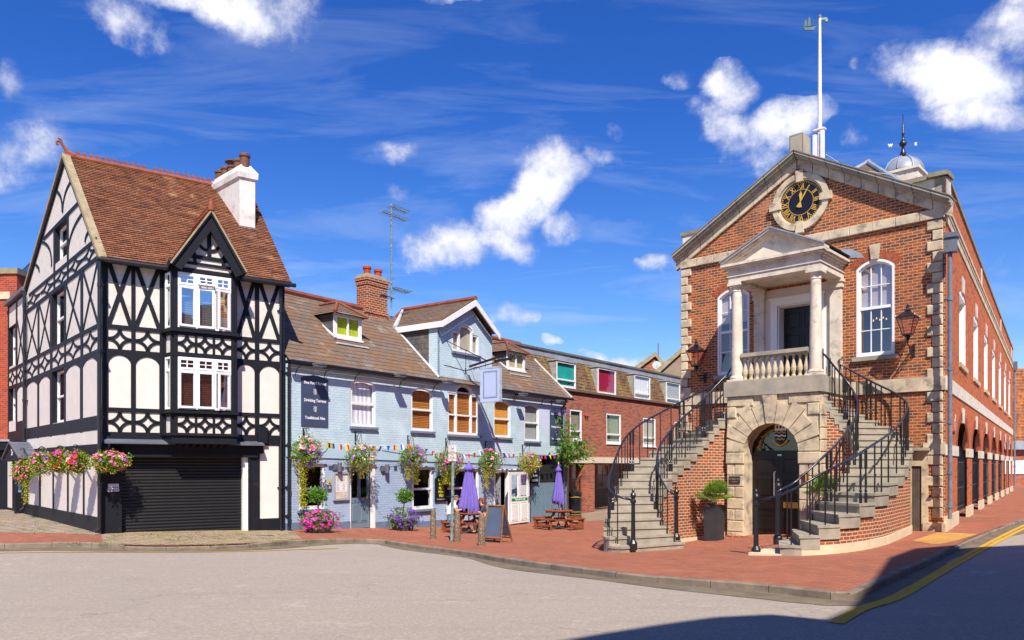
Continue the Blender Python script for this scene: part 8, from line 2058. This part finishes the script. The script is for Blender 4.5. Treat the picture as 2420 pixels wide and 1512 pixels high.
def person(lab, g, rz, J, outfit, hair, mir=False):
    """J: joints in metres, x = forward. left and right limbs given explicitly"""
    t = thing('person', lab, 'person', loc=g, rz=rz)
    names = list(J); idx = {n: i for i, n in enumerate(names)}
    E = [('pelvis', 'waist'), ('waist', 'chest'), ('chest', 'neck'), ('neck', 'head'), ('head', 'crown')]
    for s in 'lr': E += [('chest', 'sh'+s), ('sh'+s, 'el'+s), ('el'+s, 'wr'+s), ('wr'+s, 'pa'+s), ('pelvis', 'hp'+s), ('hp'+s, 'kn'+s), ('kn'+s, 'an'+s), ('an'+s, 'to'+s)]
    V = [J[n] for n in names]; Rd = [RAD[n[:-1] if n[:-1] in ('sh', 'el', 'wr', 'pa', 'hp', 'kn', 'an', 'to') else n] for n in names]
    edges = [(idx[a], idx[b]) for a, b in E]
    for s in 'lr':
        pa = Vector(J['pa'+s]); d = (pa-Vector(J['wr'+s])).normalized(); sd = d.cross(Vector((0, 0, 1))).normalized(); dn = Vector((0, 0, -1))
        for f in range(5):
            off = (f-1.5)*.021; base = pa+sd*off+d*.02; L = (.060, .072, .066, .050)[f] if f < 4 else .05
            if f == 4: base = pa-sd*.035-d*.03; dd = (d*.6-sd*.7).normalized()
            else: dd = d
            m_ = base+dd*L*.55+dn*.006; e = base+dd*L+dn*.026
            i0 = len(V); V += [tuple(base), tuple(m_), tuple(e)]; Rd += [.010, .009, .008]; edges += [(idx['pa'+s], i0), (i0, i0+1), (i0+1, i0+2)]
    me = skinmesh('body', V, edges, Rd, M_skin, t)
    # face: nose, ears, eyes in the same mesh
    bm = bmesh.new(); bm.from_mesh(me); hc_ = Vector(J['head']); up = (Vector(J['crown'])-hc_).normalized(); fw = Vector(J['face']) if 'face' in J else Vector((1, 0, 0)); sd = fw.cross(up).normalized()
    for p, r in ((hc_+fw*.100, .018), (hc_+fw*.088+up*-.045, .020), (hc_+sd*.080, .022), (hc_-sd*.080, .022)):
        bmesh.ops.create_uvsphere(bm, u_segments=8, v_segments=6, radius=r, matrix=Matrix.Translation(p))
    bm.to_mesh(me); bm.free()
    me.materials.clear(); me.materials.append(M_skin)
    for p in me.polygons: p.use_smooth = True
    b = bpy.data.objects.new('body', me); sc.collection.objects.link(b); attach(b, t, None)
    mb = MB()
    for s in (-1, 1): mb.lathe([(.001, -.008), (.008, 0), (.001, .008)], tuple(hc_+fw*.088+sd*s*.030+up*.022), 6)
    mb.box(hc_.x+fw.x*.09-.004, hc_.x+fw.x*.09+.004, hc_.y+fw.y*.09-.022, hc_.y+fw.y*.09+.022, hc_.z-.062, hc_.z-.056); mb.build('face_detail', M_clock, b)
    for nm, vs, es, rs, mt in outfit:
        me = skinmesh(nm, [J[v] if isinstance(v, str) else v for v in vs], es, rs, mt, t); me.materials.clear(); me.materials.append(mt)
        for p in me.polygons: p.use_smooth = True
        o = bpy.data.objects.new(nm, me); sc.collection.objects.link(o); attach(o, t, None)
    hm, ell = hair
    mb = MB()
    for c, r in ell:
        s = len(mb.v); mb.lathe([(math.sin(a), -math.cos(a)) for a in [math.pi*(i+.02)/10 for i in range(11)]], n=14)
        mb.xform(Matrix.Translation(c) @ Matrix.Diagonal((*r, 1)), s)
    mb.build('hair', hm, t, smooth=True)
    return t
RAD = {'pelvis': (.15, .13), 'waist': (.15, .13), 'chest': (.16, .14), 'neck': .058, 'head': (.082, .098), 'crown': (.062, .07), 'sh': .068, 'el': .044, 'wr': .030, 'pa': (.040, .020), 'hp': .095, 'kn': .062, 'an': .040, 'to': .034, 'face': .01}
gm_ = G(1062, 1262); gm_ = Vector((( 1062-1210)/FX*(g1.y-.05), g1.y-.05, gz(-1.9, g1.y)))
J = dict(pelvis=(0, 0, .50), waist=(.03, 0, .68), chest=(.12, 0, .90), neck=(.20, 0, 1.03), head=(.24, 0, 1.14), crown=(.235, 0, 1.22),
         shl=(.12, .18, .96), ell=(.24, .22, .73), wrl=(.46, .12, .78), pal=(.53, .08, .80), shr=(.12, -.18, .96), elr=(.22, -.22, .73), wrr=(.44, -.12, .78), par=(.51, -.09, .80),
         hpl=(.05, .09, .48), knl=(.44, .12, .50), anl=(.22, .12, .10), tol=(.36, .13, .05), hpr=(.05, -.10, .48), knr=(.34, -.14, .49), anr=(.02, -.14, .12), tor=(.14, -.15, .05))
person('person in white shirt and denim shorts seated left of the umbrella with a phone', gm_, R(8), J,
       [('shirt', ['pelvis', 'waist', 'chest', 'shl', (.20, .215, .80), 'shr', (.19, -.215, .80), (.185, 0, 1.0)], [(0, 1), (1, 2), (2, 3), (3, 4), (2, 5), (5, 6), (2, 7)], [(.175, .17), (.185, .165), (.178, .16), .088, .078, .088, .078, .075], M_shirt),
        ('shorts', ['pelvis', 'hpl', (.34, .115, .50), 'hpr', (.27, -.13, .49)], [(0, 1), (1, 2), (0, 3), (3, 4)], [(.165, .15), .115, .095, .115, .095], M_denim),
        ('sock', ['anl', (.235, .12, .17), 'anr', (.045, -.14, .19)], [(0, 1), (2, 3)], [.048, .046, .048, .046], M_sock),
        ('shoe', [(.19, .12, .06), (.34, .13, .045), (-.01, -.14, .06), (.14, -.15, .045)], [(0, 1), (2, 3)], [.052, .044, .052, .044], M_navy)],
       (M_hairg, [((.225, 0, 1.185), (.098, .090, .072)), ((.19, 0, 1.15), (.075, .088, .075))]))
t = tag(MB().box(-.035, .035, -.006, .006, -.06, .06).build('phone', M_clock, None, Matrix.Translation(gm_+Vector((.60, .0, .86))) @ Matrix.Rotation(R(60), 4, 'Y')), 'dark phone held by the person in the white shirt', 'phone')
gw = Vector(((1149-1210)/FX*(g1.y+.05), g1.y+.05, gz(-1.0, g1.y)))
J2 = dict(pelvis=(0, 0, .50), waist=(.03, 0, .66), chest=(.10, 0, .86), neck=(.15, 0, .99), head=(.18, 0, 1.10), crown=(.175, 0, 1.18),
          shl=(.10, .16, .91), ell=(.18, .20, .72), wrl=(.36, .08, .77), pal=(.42, .04, .79), shr=(.10, -.16, .91), elr=(.20, -.20, .72), wrr=(.38, -.10, .77), par=(.44, -.06, .79),
          hpl=(.05, .09, .48), knl=(.42, .11, .49), anl=(.36, .11, .10), tol=(.50, .12, .05), hpr=(.05, -.09, .48), knr=(.42, -.12, .49), anr=(.34, -.12, .10), tor=(.48, -.13, .05))
person('person with long auburn hair and a charcoal top seated right of the umbrella', gw, R(184), J2,
       [('top', ['pelvis', 'waist', 'chest', 'shl', 'ell', 'shr', 'elr', (.145, 0, .96)], [(0, 1), (1, 2), (2, 3), (3, 4), (2, 5), (5, 6), (2, 7)], [(.165, .15), (.15, .13), (.165, .145), .078, .060, .078, .060, .068], M_top),
        ('trousers', ['pelvis', 'hpl', 'knl', 'anl', 'hpr', 'knr', 'anr'], [(0, 1), (1, 2), (2, 3), (0, 4), (4, 5), (5, 6)], [(.16, .14), .11, .075, .055, .11, .075, .055], M_top),
        ('shoe', [(.34, .11, .06), (.48, .12, .045), (.32, -.12, .06), (.46, -.13, .045)], [(0, 1), (2, 3)], [.048, .040, .048, .040], M_clock)],
       (M_hairr, [((.16, 0, 1.145), (.105, .098, .085)), ((.10, 0, 1.06), (.075, .105, .14)), ((.07, 0, .92), (.06, .11, .13))]))

o = MB().box(-.22, .22, -.13, .13, 0, .008).build('drain_cover', M_leadd, None, Matrix.Translation(G(624, 1266)+Vector((0, 0, .006))) @ Matrix.Rotation(R(34), 4, 'Z')); tag(o, 'small dark metal cover set in the tan setts before the shutter', 'drain cover')
# ------------------------------------------------------------------ pieces that stand apart become parts of their own
def autosplit(o, newname, gap=.10):
    me = o.data; n = len(me.vertices); par = list(range(n))
    def find(i):
        while par[i] != i: par[i] = par[par[i]]; i = par[i]
        return i
    for p in me.polygons:
        a = find(p.vertices[0])
        for v in p.vertices[1:]: par[find(v)] = a
    comp = {}
    for p in me.polygons: comp.setdefault(find(p.vertices[0]), []).append(p.index)
    boxes = []
    for k, fs in comp.items():
        vs = {v for f in fs for v in me.polygons[f].vertices}; co_ = [me.vertices[v].co for v in vs]
        boxes.append([[min(c[i] for c in co_)-gap/2 for i in range(3)], [max(c[i] for c in co_)+gap/2 for i in range(3)], fs])
    merged = True
    while merged:
        merged = False
        for i in range(len(boxes)):
            for j in range(i+1, len(boxes)):
                A, B = boxes[i], boxes[j]
                if all(A[0][k] <= B[1][k] and B[0][k] <= A[1][k] for k in range(3)):
                    boxes[i] = [[min(A[0][k], B[0][k]) for k in range(3)], [max(A[1][k], B[1][k]) for k in range(3)], A[2]+B[2]]; boxes.pop(j); merged = True; break
            if merged: break
    if len(boxes) < 2:
        o.name = newname; return
    kids = list(o.children)
    uvl = me.uv_layers[0] if me.uv_layers else None
    first = None
    for _, _, fs in boxes:
        vm_ = {}; vs = []; fl_s = []; uvs = []
        for f in fs:
            pl_ = me.polygons[f]; idx = []
            for v in pl_.vertices:
                if v not in vm_: vm_[v] = len(vs); vs.append(tuple(me.vertices[v].co))
                idx.append(vm_[v])
            fl_s.append(idx)
            if uvl: uvs += [tuple(uvl.data[li].uv) for li in pl_.loop_indices]
        m2 = bpy.data.meshes.new(newname); m2.from_pydata(vs, [], fl_s)
        if uvl:
            l2 = m2.uv_layers.new(name='UVMap')
            for i, c in enumerate(uvs): l2.data[i].uv = c
        m2.materials.append(me.materials[0]); m2.update()
        if first is None: o.data = m2; o.name = newname; first = o
        else:
            q = bpy.data.objects.new(newname, m2); sc.collection.objects.link(q); q.parent = o.parent; q.matrix_basis = o.matrix_basis.copy()
SPL = {'bay_window': 'bay_window', 'brick_arch': 'brick_arch', 'drip_mould': 'drip_mould', 'infill_panel': 'infill_panel', 'gutter': 'gutter', 'eaves_moulding': 'eaves_moulding', 'plinth': 'plinth', 'arcade_frame': 'arcade_frame', 'porch_back_wall': 'porch_back_wall', 'parapet': 'parapet', 'parapet_coping': 'parapet_coping',
       'verge': 'verge', 'bargeboard': 'bargeboard', 'keystones': 'keystone', 'impost_stones': 'impost_stone', 'hung_slate_cheek': 'hung_slate_cheek', 'ridge_tiles': 'ridge_tile', 'side_door_surround': 'side_door_surround', 'parapet_pilaster': 'parapet_pilaster', 'window_cheek': 'window_cheek',
       'lead_flashing': 'lead_flashing', 'flashing': 'flashing', 'impost_block': 'impost_block', 'dado': 'dado', 'reveal_lining': 'reveal_lining', 'shoe': 'shoe', 'sock': 'sock', 'passage_wall': 'passage_wall', 'tabernacle_post': 'tabernacle_post', 'crest_shell': 'crest_shell', 'menu_sheet': 'menu_sheet', 'reveal': 'reveal', 'canopy_roof': 'canopy_roof'}
for o in list(sc.objects):
    if o.type == 'MESH' and o.parent is not None:
        s = o.name.rsplit('.', 1)[0] if o.name.rsplit('.', 1)[-1].isdigit() else o.name
        if s in SPL: autosplit(o, SPL[s])
